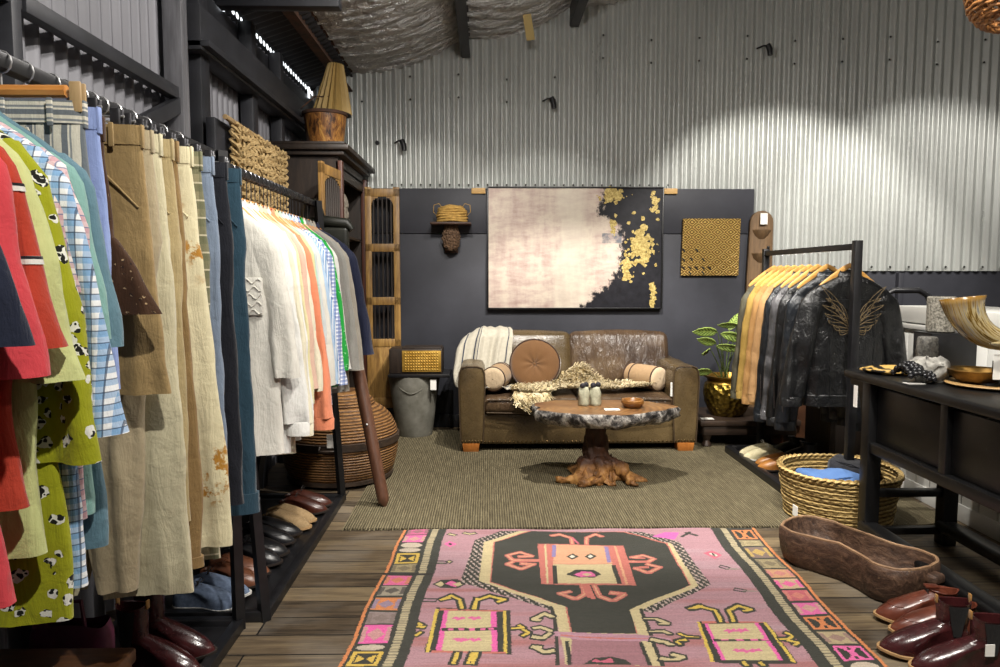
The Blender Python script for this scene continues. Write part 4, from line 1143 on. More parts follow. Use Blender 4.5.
KP = [('P','serr',[(0.52,0.02),(0.394,0.162),(0.371,0.683),(0.431,0.711),(0.754,0.935),(0.78,0.977),(1.181,0.965),(1.201,0.975),(1.508,0.714),(1.466,0.197),(1.289,0.034)]),
('P','cream',[(0.624,0.022),(0.443,0.187),(0.455,0.662),(0.781,0.924),(0.799,1.032),(0.809,1.153),(0.821,1.28),(0.824,1.378),(1.166,1.384),(1.157,1.224),(1.16,1.021),(1.166,0.946),(1.448,0.724),(1.421,0.225),(1.162,0.032)]),
('L','dark',[(0.781,0.924),(0.793,1.032),(0.797,1.153),(0.796,1.377)],0.016),
('L','dark',[(1.157,0.946),(1.165,1.126),(1.165,1.225),(1.174,1.384)],0.016),
('P','salmon',[(0.676,0.023),(0.493,0.182),(0.506,0.681),(0.84,0.925),(0.853,1.141),(1.115,1.154),(1.106,0.941),(1.416,0.717),(1.401,0.216),(1.202,0.033)]),
('P','dark',[(0.694,0.023),(0.5,0.182),(0.511,0.674),(0.847,0.931),(0.859,1.141),(1.111,1.154),(1.109,0.949),(1.411,0.717),(1.392,0.225),(1.19,0.039)]),
('P','mauve2',[(0.859,1.154),(1.114,1.159),(1.124,1.286),(1.136,1.383),(0.84,1.378)]),
('L','dark',[(0.835,1.219),(0.84,1.378)],0.016),
('L','dark',[(1.117,1.224),(1.128,1.383)],0.016),
('P','mauve3',[(0.748,1.136),(0.965,1.148),(1.109,1.159),(1.236,1.194),(1.231,1.219),(0.884,1.2),(0.817,1.178),(0.747,1.161)]),
('L','salmon',[(0.817,1.165),(0.885,1.176),(1.233,1.205)],0.008),
('P','dark',[(0.888,1.379),(0.93,1.334),(0.994,1.322),(1.045,1.343),(1.064,1.382)]),
('P','salmon',[(0.724,0.204),(1.168,0.23),(1.168,0.724),(0.741,0.694)]),
('P','peach',[(0.811,0.217),(1.073,0.234),(1.087,0.467),(0.799,0.47)]),
('P','cream',[(0.8,0.475),(1.086,0.472),(1.094,0.7),(0.804,0.686)]),
('L','cream',[(0.764,0.214),(0.77,0.69)],0.01),
('L','peach',[(1.123,0.235),(1.128,0.719)],0.012),
('L','dark',[(0.806,0.5),(0.806,0.686)],0.022),
('L','dark',[(1.09,0.493),(1.096,0.7)],0.022),
('L','violet',[(0.811,0.229),(0.805,0.37)],0.02),
('L','violet',[(1.077,0.249),(1.073,0.454)],0.02),
('P','dark',[(0.856,0.594),(0.904,0.539),(0.99,0.536),(1.024,0.597),(0.986,0.637),(0.914,0.635)]),
('P','pink',[(0.895,0.6),(0.933,0.557),(0.978,0.565),(0.993,0.602),(0.993,0.625),(0.923,0.629)]),
('P','cream',[(0.931,0.596),(0.957,0.577),(0.979,0.601),(0.954,0.62)]),
('P','dark',[(0.867,0.371),(0.899,0.336),(0.929,0.372),(0.895,0.409)]),
('P','white',[(0.882,0.371),(0.898,0.352),(0.912,0.372),(0.896,0.39)]),
('P','dark',[(0.958,0.373),(0.989,0.338),(1.019,0.374),(0.984,0.411)]),
('P','white',[(0.973,0.373),(0.988,0.354),(1.002,0.373),(0.986,0.392)]),
('L','salmon',[(0.728,0.427),(0.603,0.425),(0.572,0.366),(0.637,0.317),(0.697,0.373),(0.633,0.383)],0.026),
('L','salmon',[(0.603,0.44),(0.576,0.466),(0.647,0.527),(0.708,0.473),(0.646,0.462)],0.026),
('L','salmon',[(1.171,0.456),(1.258,0.463),(1.297,0.419),(1.251,0.367),(1.189,0.398),(1.244,0.418)],0.026),
('L','salmon',[(1.255,0.483),(1.31,0.522),(1.244,0.587),(1.189,0.527),(1.249,0.523)],0.026),
('L','salmon',[(0.905,0.216),(0.904,0.116),(0.843,0.065),(0.799,0.089)],0.026),
('L','salmon',[(0.978,0.217),(0.987,0.111),(1.038,0.062),(1.072,0.1)],0.026),
('L','salmon',[(0.924,0.704),(0.933,0.801),(0.887,0.852),(0.82,0.799),(0.868,0.775)],0.026),
('L','salmon',[(0.979,0.716),(0.994,0.823),(1.049,0.869),(1.104,0.809),(1.048,0.793)],0.026),
('L','peach',[(0.728,0.427),(0.603,0.425),(0.572,0.366),(0.637,0.317),(0.697,0.373),(0.633,0.383)],0.008),
('L','peach',[(0.603,0.44),(0.576,0.466),(0.647,0.527),(0.708,0.473),(0.646,0.462)],0.008),
('L','peach',[(1.171,0.456),(1.258,0.463),(1.297,0.419),(1.251,0.367),(1.189,0.398),(1.244,0.418)],0.008),
('L','peach',[(1.255,0.483),(1.31,0.522),(1.244,0.587),(1.189,0.527),(1.249,0.523)],0.008),
('L','peach',[(0.905,0.216),(0.904,0.116),(0.843,0.065),(0.799,0.089)],0.008),
('L','peach',[(0.978,0.217),(0.987,0.111),(1.038,0.062),(1.072,0.1)],0.008),
('L','peach',[(0.924,0.704),(0.933,0.801),(0.887,0.852),(0.82,0.799),(0.868,0.775)],0.008),
('L','peach',[(0.979,0.716),(0.994,0.823),(1.049,0.869),(1.104,0.809),(1.048,0.793)],0.008),
('L','pink2',[(0.938,0.208),(0.91,0.116)],0.012),
('L','salmon',[(0.948,0.704),(0.965,0.843)],0.02),
('L','salmon',[(0.931,0.715),(0.948,0.833)],0.02),
('P','dark',[(0.299,0.93),(0.61,0.951),(0.628,1.309),(0.302,1.289)]),
('P','yellow',[(0.294,0.94),(0.309,0.94),(0.322,1.289),(0.308,1.289)]),
('P','yellow',[(0.58,0.955),(0.593,0.955),(0.611,1.3),(0.599,1.3)]),
('P','magenta',[(0.333,0.954),(0.351,0.954),(0.368,1.281),(0.344,1.281)]),
('P','cream',[(0.351,0.958),(0.528,0.961),(0.553,1.284),(0.366,1.281)]),
('P','magenta',[(0.528,0.957),(0.552,0.958),(0.575,1.285),(0.553,1.284)]),
('L','dark',[(0.35,1.112),(0.559,1.115)],0.018),
('L','pink',[(0.375,1.112),(0.386,1.112)],0.014),
('L','pink',[(0.416,1.113),(0.428,1.113)],0.014),
('L','pink',[(0.458,1.114),(0.47,1.114)],0.014),
('L','pink',[(0.459,1.114),(0.471,1.114)],0.014),
('L','pink',[(0.501,1.114),(0.512,1.115)],0.014),
('L','pink',[(0.534,1.115),(0.546,1.115)],0.014),
('P','pink',[(0.37,1.025),(0.389,1.008),(0.403,1.021),(0.417,1.009),(0.431,1.031),(0.412,1.036),(0.397,1.045),(0.391,1.032)]),
('P','pink',[(0.435,1.026),(0.454,1.009),(0.467,1.022),(0.482,1.01),(0.496,1.032),(0.477,1.037),(0.461,1.046),(0.455,1.033)]),
('P','pink',[(0.391,1.195),(0.408,1.18),(0.42,1.192),(0.435,1.18),(0.448,1.2),(0.429,1.204),(0.416,1.213),(0.41,1.201)]),
('P','pink',[(0.452,1.196),(0.469,1.181),(0.482,1.193),(0.496,1.182),(0.509,1.201),(0.49,1.206),(0.476,1.214),(0.471,1.202)]),
('P','pink',[(0.436,1.026),(0.455,1.009),(0.468,1.022),(0.483,1.01),(0.497,1.032),(0.477,1.037),(0.461,1.047),(0.456,1.033)]),
('P','pink',[(0.453,1.196),(0.47,1.181),(0.483,1.193),(0.497,1.182),(0.51,1.201),(0.491,1.206),(0.477,1.214),(0.472,1.202)]),
('P','pink',[(0.404,1.198),(0.421,1.183),(0.434,1.195),(0.448,1.184),(0.461,1.204),(0.443,1.208),(0.429,1.216),(0.423,1.205)]),
('L','salmon',[(0.319,0.946),(0.577,0.958)],0.012),
('L','salmon',[(0.333,1.285),(0.601,1.297)],0.012),
('L','dark',[(0.407,0.936),(0.387,0.853),(0.347,0.812),(0.307,0.856),(0.341,0.836)],0.04),
('L','dark',[(0.455,0.933),(0.462,0.855),(0.514,0.815),(0.581,0.853),(0.554,0.872)],0.04),
('L','dark',[(0.46,0.937),(0.46,0.838)],0.04),
('L','dark',[(0.428,1.296),(0.421,1.37)],0.04),
('L','dark',[(0.499,1.297),(0.49,1.372)],0.04),
('L','dark',[(0.484,1.297),(0.475,1.371)],0.04),
('L','dark',[(0.272,1.093),(0.224,1.087),(0.236,1.058),(0.26,1.076)],0.032),
('L','dark',[(0.227,1.101),(0.224,1.146),(0.249,1.163),(0.266,1.135)],0.032),
('L','dark',[(0.622,1.117),(0.668,1.109),(0.65,1.086)],0.032),
('L','dark',[(0.668,1.126),(0.69,1.151),(0.665,1.175)],0.032),
('L','yellow',[(0.407,0.936),(0.387,0.853),(0.347,0.812),(0.307,0.856),(0.341,0.836)],0.015),
('L','yellow',[(0.455,0.933),(0.462,0.855),(0.514,0.815),(0.581,0.853),(0.554,0.872)],0.015),
('L','yellow',[(0.46,0.937),(0.46,0.838)],0.015),
('L','yellow',[(0.428,1.296),(0.421,1.37)],0.015),
('L','yellow',[(0.499,1.297),(0.49,1.372)],0.015),
('L','yellow',[(0.484,1.297),(0.475,1.371)],0.015),
('L','yellow',[(0.272,1.093),(0.224,1.087),(0.236,1.058),(0.26,1.076)],0.012),
('L','yellow',[(0.227,1.101),(0.224,1.146),(0.249,1.163),(0.266,1.135)],0.012),
('L','yellow',[(0.622,1.117),(0.668,1.109),(0.65,1.086)],0.012),
('L','yellow',[(0.668,1.126),(0.69,1.151),(0.665,1.175)],0.012),
('P','dark',[(1.378,1.053),(1.648,1.066),(1.665,1.377),(1.364,1.364)]),
('P','yellow',[(1.368,1.058),(1.38,1.058),(1.365,1.361),(1.351,1.361)]),
('P','yellow',[(1.633,1.066),(1.646,1.066),(1.661,1.377),(1.647,1.377)]),
('P','magenta',[(1.395,1.071),(1.412,1.071),(1.411,1.351),(1.393,1.35)]),
('P','cream',[(1.409,1.073),(1.601,1.08),(1.607,1.357),(1.408,1.351)]),
('P','magenta',[(1.596,1.076),(1.612,1.076),(1.618,1.357),(1.603,1.357)]),
('L','dark',[(1.404,1.206),(1.61,1.214)],0.018),
('L','pink',[(1.433,1.208),(1.453,1.208)],0.014),
('L','pink',[(1.49,1.209),(1.51,1.209)],0.014),
('L','pink',[(1.547,1.21),(1.567,1.21)],0.014),
('L','pink',[(1.587,1.211),(1.608,1.211)],0.014),
('P','pink',[(1.452,1.14),(1.478,1.117),(1.486,1.129),(1.505,1.117),(1.513,1.146),(1.491,1.143),(1.471,1.156),(1.472,1.141)]),
('P','pink',[(1.498,1.141),(1.524,1.118),(1.532,1.13),(1.551,1.118),(1.559,1.147),(1.536,1.143),(1.517,1.157),(1.517,1.142)]),
('P','pink',[(1.445,1.287),(1.47,1.266),(1.478,1.277),(1.497,1.267),(1.504,1.293),(1.482,1.289),(1.464,1.302),(1.464,1.288)]),
('P','pink',[(1.505,1.288),(1.53,1.267),(1.537,1.278),(1.556,1.268),(1.563,1.294),(1.541,1.29),(1.523,1.303),(1.523,1.289)]),
('P','pink',[(1.476,1.294),(1.5,1.273),(1.508,1.284),(1.526,1.273),(1.533,1.299),(1.512,1.296),(1.494,1.308),(1.494,1.294)]),
('L','salmon',[(1.392,1.062),(1.63,1.073)],0.012),
('L','dark',[(1.384,1.362),(1.657,1.38)],0.012),
('L','dark',[(1.466,1.063),(1.465,0.962),(1.407,0.922),(1.362,0.95),(1.422,0.922)],0.04),
('L','dark',[(1.517,1.064),(1.523,0.963),(1.575,0.919),(1.618,0.955),(1.587,0.97)],0.04),
('L','dark',[(1.469,1.366),(1.477,1.39)],0.04),
('L','dark',[(1.529,1.37),(1.537,1.391)],0.04),
('L','dark',[(1.657,1.21),(1.685,1.211),(1.718,1.187),(1.695,1.162)],0.032),
('L','dark',[(1.682,1.219),(1.718,1.243),(1.697,1.259)],0.032),
('L','dark',[(1.344,1.188),(1.297,1.179),(1.277,1.154)],0.032),
('L','dark',[(1.291,1.203),(1.255,1.218),(1.267,1.242)],0.032),
('L','yellow',[(1.466,1.063),(1.465,0.962),(1.407,0.922),(1.362,0.95),(1.422,0.922)],0.015),
('L','yellow',[(1.517,1.064),(1.523,0.963),(1.575,0.919),(1.618,0.955),(1.587,0.97)],0.015),
('L','yellow',[(1.469,1.366),(1.477,1.39)],0.015),
('L','yellow',[(1.529,1.37),(1.537,1.391)],0.015),
('L','yellow',[(1.657,1.21),(1.685,1.211),(1.718,1.187),(1.695,1.162)],0.012),
('L','yellow',[(1.682,1.219),(1.718,1.243),(1.697,1.259)],0.012),
('L','yellow',[(1.344,1.188),(1.297,1.179),(1.277,1.154)],0.012),
('L','yellow',[(1.291,1.203),(1.255,1.218),(1.267,1.242)],0.012),
('L','dark',[(0.787,1.014),(0.753,0.986),(0.705,1.031),(0.731,1.04)],0.034),
('L','dark',[(0.777,1.136),(0.735,1.102),(0.71,1.115)],0.034),
('L','dark',[(0.772,1.153),(0.743,1.193),(0.706,1.181)],0.034),
('L','dark',[(0.781,1.287),(0.75,1.297),(0.706,1.255),(0.734,1.263)],0.034),
('L','dark',[(1.161,1.039),(1.209,1.036),(1.247,1.067),(1.215,1.079)],0.034),
('L','dark',[(1.166,1.143),(1.222,1.136),(1.241,1.161)],0.034),
('L','dark',[(1.161,1.201),(1.214,1.225),(1.235,1.242)],0.034),
('L','dark',[(1.175,1.331),(1.215,1.346),(1.258,1.325),(1.222,1.305)],0.034),
('L','cream',[(0.787,1.014),(0.753,0.986),(0.705,1.031),(0.731,1.04)],0.016),
('L','cream',[(0.777,1.136),(0.735,1.102),(0.71,1.115)],0.016),
('L','cream',[(0.772,1.153),(0.743,1.193),(0.706,1.181)],0.016),
('L','cream',[(0.781,1.287),(0.75,1.297),(0.706,1.255),(0.734,1.263)],0.016),
('L','cream',[(1.161,1.039),(1.209,1.036),(1.247,1.067),(1.215,1.079)],0.016),
('L','cream',[(1.166,1.143),(1.222,1.136),(1.241,1.161)],0.016),
('L','cream',[(1.161,1.201),(1.214,1.225),(1.235,1.242)],0.016),
('L','cream',[(1.175,1.331),(1.215,1.346),(1.258,1.325),(1.222,1.305)],0.016),
('L','dark',[(0.173,0.459),(0.275,0.46)],0.03),
('L','dark',[(0.148,0.853),(0.281,0.862)],0.03),
('L','dark',[(1.606,0.515),(1.632,0.536)],0.03),
('L','dark',[(1.608,0.767),(1.641,0.785)],0.03),
('L','mauve',[(0.173,0.459),(0.275,0.46)],0.012),
('L','mauve',[(0.148,0.853),(0.281,0.862)],0.012),
('L','mauve',[(1.606,0.515),(1.632,0.536)],0.012),
('L','mauve',[(1.608,0.767),(1.641,0.785)],0.012),
('L','grey',[(1.625,0.541),(1.734,0.552)],0.008),
('L','grey',[(1.636,0.785),(1.746,0.796)],0.008),
('L','grey',[(0.161,0.458),(0.265,0.465)],0.008),
('P','dark',[(0.274,0.453),(0.291,0.424),(0.315,0.451),(0.298,0.479)]),
('P','cream',[(0.284,0.453),(0.292,0.437),(0.305,0.453),(0.296,0.466)]),
('P','dark',[(0.247,0.692),(0.28,0.647),(0.356,0.644),(0.4,0.694),(0.367,0.738),(0.291,0.737)]),
('P','cream',[(0.259,0.694),(0.282,0.663),(0.3,0.693),(0.289,0.721)]),
('P','pink',[(0.303,0.688),(0.328,0.655),(0.372,0.694),(0.356,0.727)]),
('P','cream',[(0.338,0.693),(0.369,0.671),(0.383,0.701),(0.365,0.718)]),
('P','pink',[(0.237,0.213),(0.261,0.178),(0.304,0.214),(0.275,0.254)]),
('P','dark',[(0.259,0.213),(0.266,0.199),(0.282,0.214),(0.273,0.231)]),
('P','pink2',[(1.556,0.356),(1.61,0.316),(1.645,0.385),(1.598,0.425)]),
('P','white',[(1.581,0.365),(1.602,0.352),(1.623,0.39),(1.605,0.401)]),
('L','dark',[(1.601,0.357),(1.605,0.398)],0.01),
('P','magenta2',[(1.334,0.118),(1.416,0.043),(1.494,0.057),(1.452,0.157)]),
('L','dark',[(1.493,0.121),(1.552,0.058)],0.016),
('L','dark',[(1.527,0.064),(1.581,0.107)],0.016),
('L','dark',[(0.327,0.052),(0.357,0.069),(0.384,0.053)],0.03),
('L','dark',[(0.248,0.073),(0.279,0.093)],0.03),
('L','cream',[(0.327,0.052),(0.357,0.069),(0.384,0.053)],0.013),
('L','cream',[(0.248,0.073),(0.279,0.093)],0.013),
('P','pink2',[(0.989,1.371),(0.92,1.362),(0.934,1.341),(0.955,1.356),(0.992,1.331),(1.0,1.364)])]
KL = [(-0.011, 0.073, 'pinkdk'), (0.076, 0.19, 'pink'), (0.19, 0.265, 'oval'), (0.265, 0.333, 'oval'), (0.341, 0.47, 'yellowbow'), (0.475, 0.565, 'beige'), (0.607, 0.712, 'pinkor'), (0.717, 0.819, 'greyh'), (0.827, 0.953, 'orangep'), (0.965, 1.073, 'mauvegrey'), (1.077, 1.225, 'hotpink'), (1.228, 1.271, 'oval'), (1.274, 1.384, 'yellowbow')]
KR = [(0.024, 0.176, 'orangeblk'), (0.188, 0.26, 'creamstrip'), (0.268, 0.416, 'mauvey'), (0.426, 0.544, 'beige'), (0.552, 0.655, 'peachp'), (0.662, 0.767, 'pinkbeige'), (0.78, 0.892, 'redp'), (0.908, 1.019, 'pink'), (1.03, 1.143, 'orangeblk'), (1.153, 1.263, 'beigem'), (1.272, 1.384, 'hotpinkblk'), (1.39, 1.469, 'oval')]

KC = {'dark': '#272b25', 'cream': '#b9a878', 'salmon': '#b75d50', 'pink': '#d04a8c', 'pink2': '#bb4a66', 'peach': '#c98f66', 'violet': '#7a6a9c', 'mauve2': '#93606a', 'mauve3': '#a9788a', 'mauve': '#9c7482',
      'magenta': '#d63f96', 'magenta2': '#c2439a', 'yellow': '#c8a81e', 'white': '#c9c3b0', 'grey': '#7f776a', 'orange': '#c8722a', 'brown': '#6b4433'}
def kilim():
    cs = 0.0042
    U0, U1, V0, V1 = -0.045, 2.03, 0.0, 2.75
    nu, nv = int((U1 - U0) / cs), int((V1 - V0) / cs)
    uu = U0 + (np.arange(nu) + 0.5) * cs; vv = V0 + (np.arange(nv) + 0.5) * cs
    Ug, Vg = np.meshgrid(uu, vv)
    rng = np.random.RandomState(5)
    def smooth1(n, k, seed):
        r = np.random.RandomState(seed).rand(n // k + 3)
        return np.interp(np.arange(n) / k, np.arange(len(r)), r)
    # weaving runs across: small row-wise jitter
    Uj = Ug + ((rng.rand(nv) - 0.5) * 0.004)[:, None]
    Vj = Vg + 0.008 * np.sin(Ug * 3.1 + 1.0) - 0.008 * np.sin(1.0)
    Cg = np.zeros((nv, nu, 3), np.float32)
    base = np.array(rgb('#a2757f')[:3]); red = np.array(rgb('#9c5653')[:3]); lil = np.array(rgb('#a48a92')[:3])
    ab = smooth1(nv, 14, 1)[:, None] * 0.7 + 0.3 * np.array([smooth1(nu, 70, 20 + (i // 8)) for i in range(nv)])
    ab2 = smooth1(nv, 40, 2)[:, None] * 0.5 + 0.5 * np.array([smooth1(nu, 120, 400 + (i // 12)) for i in range(nv)])
    a1 = np.clip((ab - 0.55) / 0.25, 0, 1)[..., None] * 0.75; a2 = np.clip((ab2 - 0.5) / 0.25, 0, 1)[..., None] * 0.7
    Cg[:] = base; Cg[:] = Cg * (1 - a2) + lil * a2; Cg[:] = Cg * (1 - a1) + red * a1
    def inpoly(pts, U, V):
        inside = np.zeros(U.shape, bool); n = len(pts)
        for i in range(n):
            xa, ya = pts[i]; xb, yb = pts[(i + 1) % n]
            if ya == yb: continue
            c = ((ya > V) != (yb > V)) & (U < (xb - xa) * (V - ya) / (yb - ya) + xa)
            inside ^= c
        return inside
    def paint(m, c): Cg[m] = np.array(rgb(c)[:3])
    for it in KP:
        pts = it[2]
        if it[0] == 'P':
            m = inpoly(pts, Uj, Vj)
            if it[1] == 'serr':
                q = np.floor(Uj / 0.030).astype(int); r = np.floor(Vj / 0.050).astype(int)
                fu = (Uj / 0.030) % 1; fv = (Vj / 0.050) % 1
                chk = ((q + r) % 2 == 0)
                diag = (np.abs(fu - fv) < 0.30)
                paint(m, KC['dark']); paint(m & ~diag & (fu > .22) & (fv > .14), '#b09a90')
            else: paint(m, KC[it[1]])
        else:
            w = it[3] / 2
            for a, b in zip(pts, pts[1:]):
                ax, ay = a; bx, by = b; dx, dy = bx - ax, by - ay; L2 = dx * dx + dy * dy + 1e-9
                m0 = (Ug > min(ax, bx) - w) & (Ug < max(ax, bx) + w) & (Vg > min(ay, by) - w * 1.6) & (Vg < max(ay, by) + w * 1.6)
                tt = ((Uj - ax) * dx + (Vj - ay) * dy) / L2; ex = 0.7 * w / sqrt(L2)
                tc = np.clip(tt, 0, 1)
                dd = np.hypot(Uj - ax - tt * dx, (Vj - ay - tt * dy) * 0.75)
                paint(m0 & (dd < w) & (tt > -ex) & (tt < 1 + ex), KC[it[1]])
    # second medallion repeats towards the front of the shop
    src = (Vg > 1.45)
    bandm = src & (Ug > 0.75) & (Ug < 1.35); paint(bandm & (Vg < 2.6), KC['dark'])
    # borders
    sh = {0: 0.012, 1: 0.035}
    kinds = ['pink', 'oval', 'yellowbow', 'beige', 'greyh', 'orangep', 'hotpink', 'mauvegrey', 'redp', 'orangeblk']
    def border(blocks, side):
        drift = sh[side] * Vg
        q = (Uj - drift) if side == 0 else (1.93 - (Uj - drift))
        q = q + 0.006 * np.sin(Vg * 9 + side * 2)
        q = q + (0.008 if side == 0 else -0.012)
        paint(q < 0.235 if side == 0 else q < 0.245, KC['dark'])
        paint((q >= 0.158) & (q < 0.192), '#a89a75')
        paint(((q >= 0.158) & (q < 0.192)) & (((Vj / 0.02) % 1) < 0.3) , '#6f6750')
        bl = list(blocks); vend = bl[-1][1]; i = 0
        while vend < 2.75:
            bl.append((vend + 0.012, vend + 0.125, kinds[(i * 3 + side) % len(kinds)])); vend += 0.135; i += 1
        for a, b, k in bl:
            x = (q - 0.026) / 0.112; y = (Vj - a) / (b - a)
            m = (x > 0) & (x < 1) & (y > 0.03) & (y < 0.97)
            cx, cy = np.abs(x - 0.5), np.abs(y - 0.5)
            dia = (cx * 2 + cy * 2)
            bow = (cx > cy * 0.9)
            P = {'pinkdk': ('#b84a7a', '#8d5560'), 'pink': ('#cf4a90', '#b9877c'), 'pinkor': ('#cf4a84', '#c06a48'), 'greyh': ('#8f8470', '#4f4840'), 'orangep': ('#c8742c', '#8a7288'), 'mauvegrey': ('#83706c', '#76645f'),
                 'hotpink': ('#d83c94', '#b97f7f'), 'beige': ('#8f8058', '#6f6246'), 'mauvey': ('#6f5b52', '#a88a3c'), 'peachp': ('#bf8b5e', '#b96f66'), 'pinkbeige': ('#b99a74', '#d84a8c'), 'redp': ('#b24a58', '#c06a5c'),
                 'beigem': ('#a8946c', '#8f6f62'), 'creamstrip': ('#9c8d62', '#8a7c56'), 'orangeblk': ('#23261f', '#c9702a'), 'hotpinkblk': ('#23261f', '#d84a94'), 'yellowbow': ('#c8a41c', '#23261f'), 'oval': ('#b3a38e', '#b3a38e')}[k]
            if k == 'oval':
                paint(m & ((cx * 2) ** 2 + (cy * 2) ** 2 < 0.92), P[0])
            elif k == 'yellowbow':
                paint(m, P[0]); paint(m & (cx < 0.36) & (cy < 0.34), P[1]); paint(m & (cx < 0.36) & (cy < 0.34) & (cx > cy * 1.1 + .02) & (cx < .3), P[0])
            elif k in ('orangeblk', 'hotpinkblk'):
                paint(m, P[1]); paint(m & (cx > 0.12) & (cx < 0.40) & (cy < 0.36) & (cx > cy * 0.8), P[0]); paint(m & (cx < 0.05) & (cy < .4) & (cy > .2), P[0])
            else:
                paint(m, P[0]); paint(m & (dia < 0.62), P[1]); paint(m & bow & (cx > 0.34) & (cy < 0.36), P[1])
        qe = q
        paint(qe < 0.014, KC['orange'])
        return q
    qL = border(KL, 0); qR = border(KR, 1)
    keep = (qL > 0.0) & (qR > 0.0)
    # dark join line on the left
    paint((np.abs(Vj - 0.588) < 0.012) & (qL < 0.235), '#12120f')
    Cg *= (0.86 + 0.28 * rng.rand(nv, nu, 1)) * (0.92 + 0.16 * rng.rand(nv, 1, 1))
    lum = Cg.mean(-1, keepdims=True); Cg = np.clip(lum + (Cg - lum) * 0.84, 0, 1)
    # mesh
    gu = U0 + np.arange(nu + 1) * cs; gv = V0 + np.arange(nv + 1) * cs
    GU, GV = np.meshgrid(gu, gv)
    Z = 0.006 + 0.0022 * np.sin(GU * 5 + GV * 3) + 0.0018 * np.sin(GU * 13 - GV * 17) + 0.0012 * np.sin(GV * 41 + GU * 7)
    Z = np.maximum(Z, 0.003)
    X = GU - 0.448 - GV * 0.0695; Y = 3.868 - GV
    co = np.stack([X, Y, Z], -1).reshape(-1, 3)
    ii, jj = np.nonzero(keep)
    a = ii * (nu + 1) + jj
    quads = np.stack([a, a + nu + 1, a + nu + 2, a + 1], -1)
    used, inv = np.unique(quads, return_inverse=True); quads = inv.reshape(-1, 4); co = co[used]
    me = bpy.data.meshes.new('kilim_rug')
    me.vertices.add(len(co)); me.vertices.foreach_set('co', co.ravel())
    nf = len(quads)
    me.loops.add(nf * 4); me.loops.foreach_set('vertex_index', quads.ravel())
    me.polygons.add(nf); me.polygons.foreach_set('loop_start', np.arange(0, nf * 4, 4)); me.polygons.foreach_set('loop_total', np.full(nf, 4))
    me.update(calc_edges=True)
    at = me.attributes.new('dye', 'FLOAT_COLOR', 'FACE')
    cc = np.ones((nf, 4), np.float32); cc[:, :3] = Cg[ii, jj]
    at.data.foreach_set('color', cc.ravel())
    t = NT('kilim_wool'); an = t.n('ShaderNodeAttribute', attribute_name='dye'); v = t.coord('Object')
    w = t.wave(v, 75, 'Y', 1.0, 2, 4); n = t.noise(t.coord('Object', (1, 4, 1)), 30, 4)
    t.set(t.mix(t.math('MULTIPLY', n, 0.22), an.outputs['Color'], '#6b6258'), 0.92, 0, 0.2, 0.1)
    t.bump(t.math('ADD', w, n), 0.35, 0.006)
    me.materials.append(t.m)
    me.polygons.foreach_set('use_smooth', [True] * nf)
    o = bpy.data.objects.new('kilim_rug', me); COL.objects.link(o)
    return tag(o, 'large pink patterned kilim with a dark hooked medallion in the foreground', 'rug')
kilim()
# ------------------------------------------------------------------ leather sofa
t = NT('sofa_leather'); v = t.coord('Object')
f = t.noise(v, 2.4, 5, 0.6); g = t.noise(v, 70, 3); cr = t.voro(v, 130)
col = t.ramp(f, [(0.32, '#372c1c'), (0.5, '#54452d'), (0.7, '#6b5a3d')])
t.set(col, t.ramp(g, [(0.3, (0.24, .24, .24, 1)), (0.7, (0.38, .38, .38, 1))]), 0, 0.5)
t.bump(t.math('ADD', t.math('MULTIPLY', cr, 0.4), t.math('ADD', g, t.math('MULTIPLY', t.noise(v, 9, 4, .6, .6), 1.6))), 0.22, 0.01); m_leather = t.m
t = NT('sofa_leather_worn'); v = t.coord('Object')
f = t.noise(v, 2.6, 5, 0.6); g = t.noise(v, 60, 3); ck = t.noise(t.coord('Object', (2.4, 1, 0.7), rz=0, ry=25), 7, 6, 0.6, 1.4)
col = t.ramp(f, [(0.3, '#33261d'), (0.5, '#4c3b2b'), (0.7, '#6b583f')])
t.set(col, 0.30, 0, 0.5); t.bump(t.math('ADD', t.math('MULTIPLY', g, .25), t.math('MULTIPLY', ck, 2.2)), 0.5, 0.02); m_leather2 = t.m
m_piping = basic('sofa_piping', '#3a2d1f', '#4a3b29', 20, rough=0.5, bump=0.05)
m_nail = basic('antique_nail', '#4a3a22', '#6b5534', 20, rough=0.35, metal=0.9, bump=0)
m_footw = wood('sofa_foot_wood', '#8a4f1e', '#a9672b', '#b87838', 'Z', 6, 0.4, 0.1)
SX, SY = 0.722, 5.60          # centre x, front y
sofa = thing('leather_sofa', 'brown leather two-seat sofa with nail-head trim', 'sofa', (SX, SY, 0))
def puff(c, s, p=0.35, nx=26, ny=26, nz_=10, wr=0.0, seed=0, e=0.35):
    """soft cushion: rounded box whose faces swell"""
    mb = MB(); mb.box((0, 0, 0), s, min(s) * 0.30, 4)
    bm = bmesh.new(); vs = [bm.verts.new(q) for q in mb.v]
    for q in mb.f:
        try: bm.faces.new([vs[i] for i in q])
        except ValueError: pass
    bmesh.ops.subdivide_edges(bm, edges=bm.edges[:], cuts=3, use_grid_fill=True)
    bm.verts.index_update()
    out = MB()
    fs = [tuple(w.index for w in q.verts) for q in bm.faces]
    pv = []
    for w in bm.verts:
        x, y, z = w.co; a, b, d = 2 * x / s[0], 2 * y / s[1], 2 * z / s[2]
        kx = (1 - min(1, a * a)); ky = (1 - min(1, b * b)); kz = (1 - min(1, d * d))
        m = min(s) * p
        x += math.copysign(m * 0.4 * ky * kz, x) * abs(a) ** 3; y += math.copysign(m * kx * kz, y) * abs(b) ** 3; z += math.copysign(m * kx * ky, z) * abs(d) ** 3
        if wr: 
            n_ = wr * nz(x * 6 + seed, y * 6, z * 6) + wr * 0.6 * nz(x * 15 + seed, y * 15, z * 9)
            y += n_; z += n_ * 0.6
        pv.append((x + c[0], y + c[1], z + c[2]))
    out.v = pv; out.f = fs; out.mi = [0] * len(fs); bm.free()
    return out
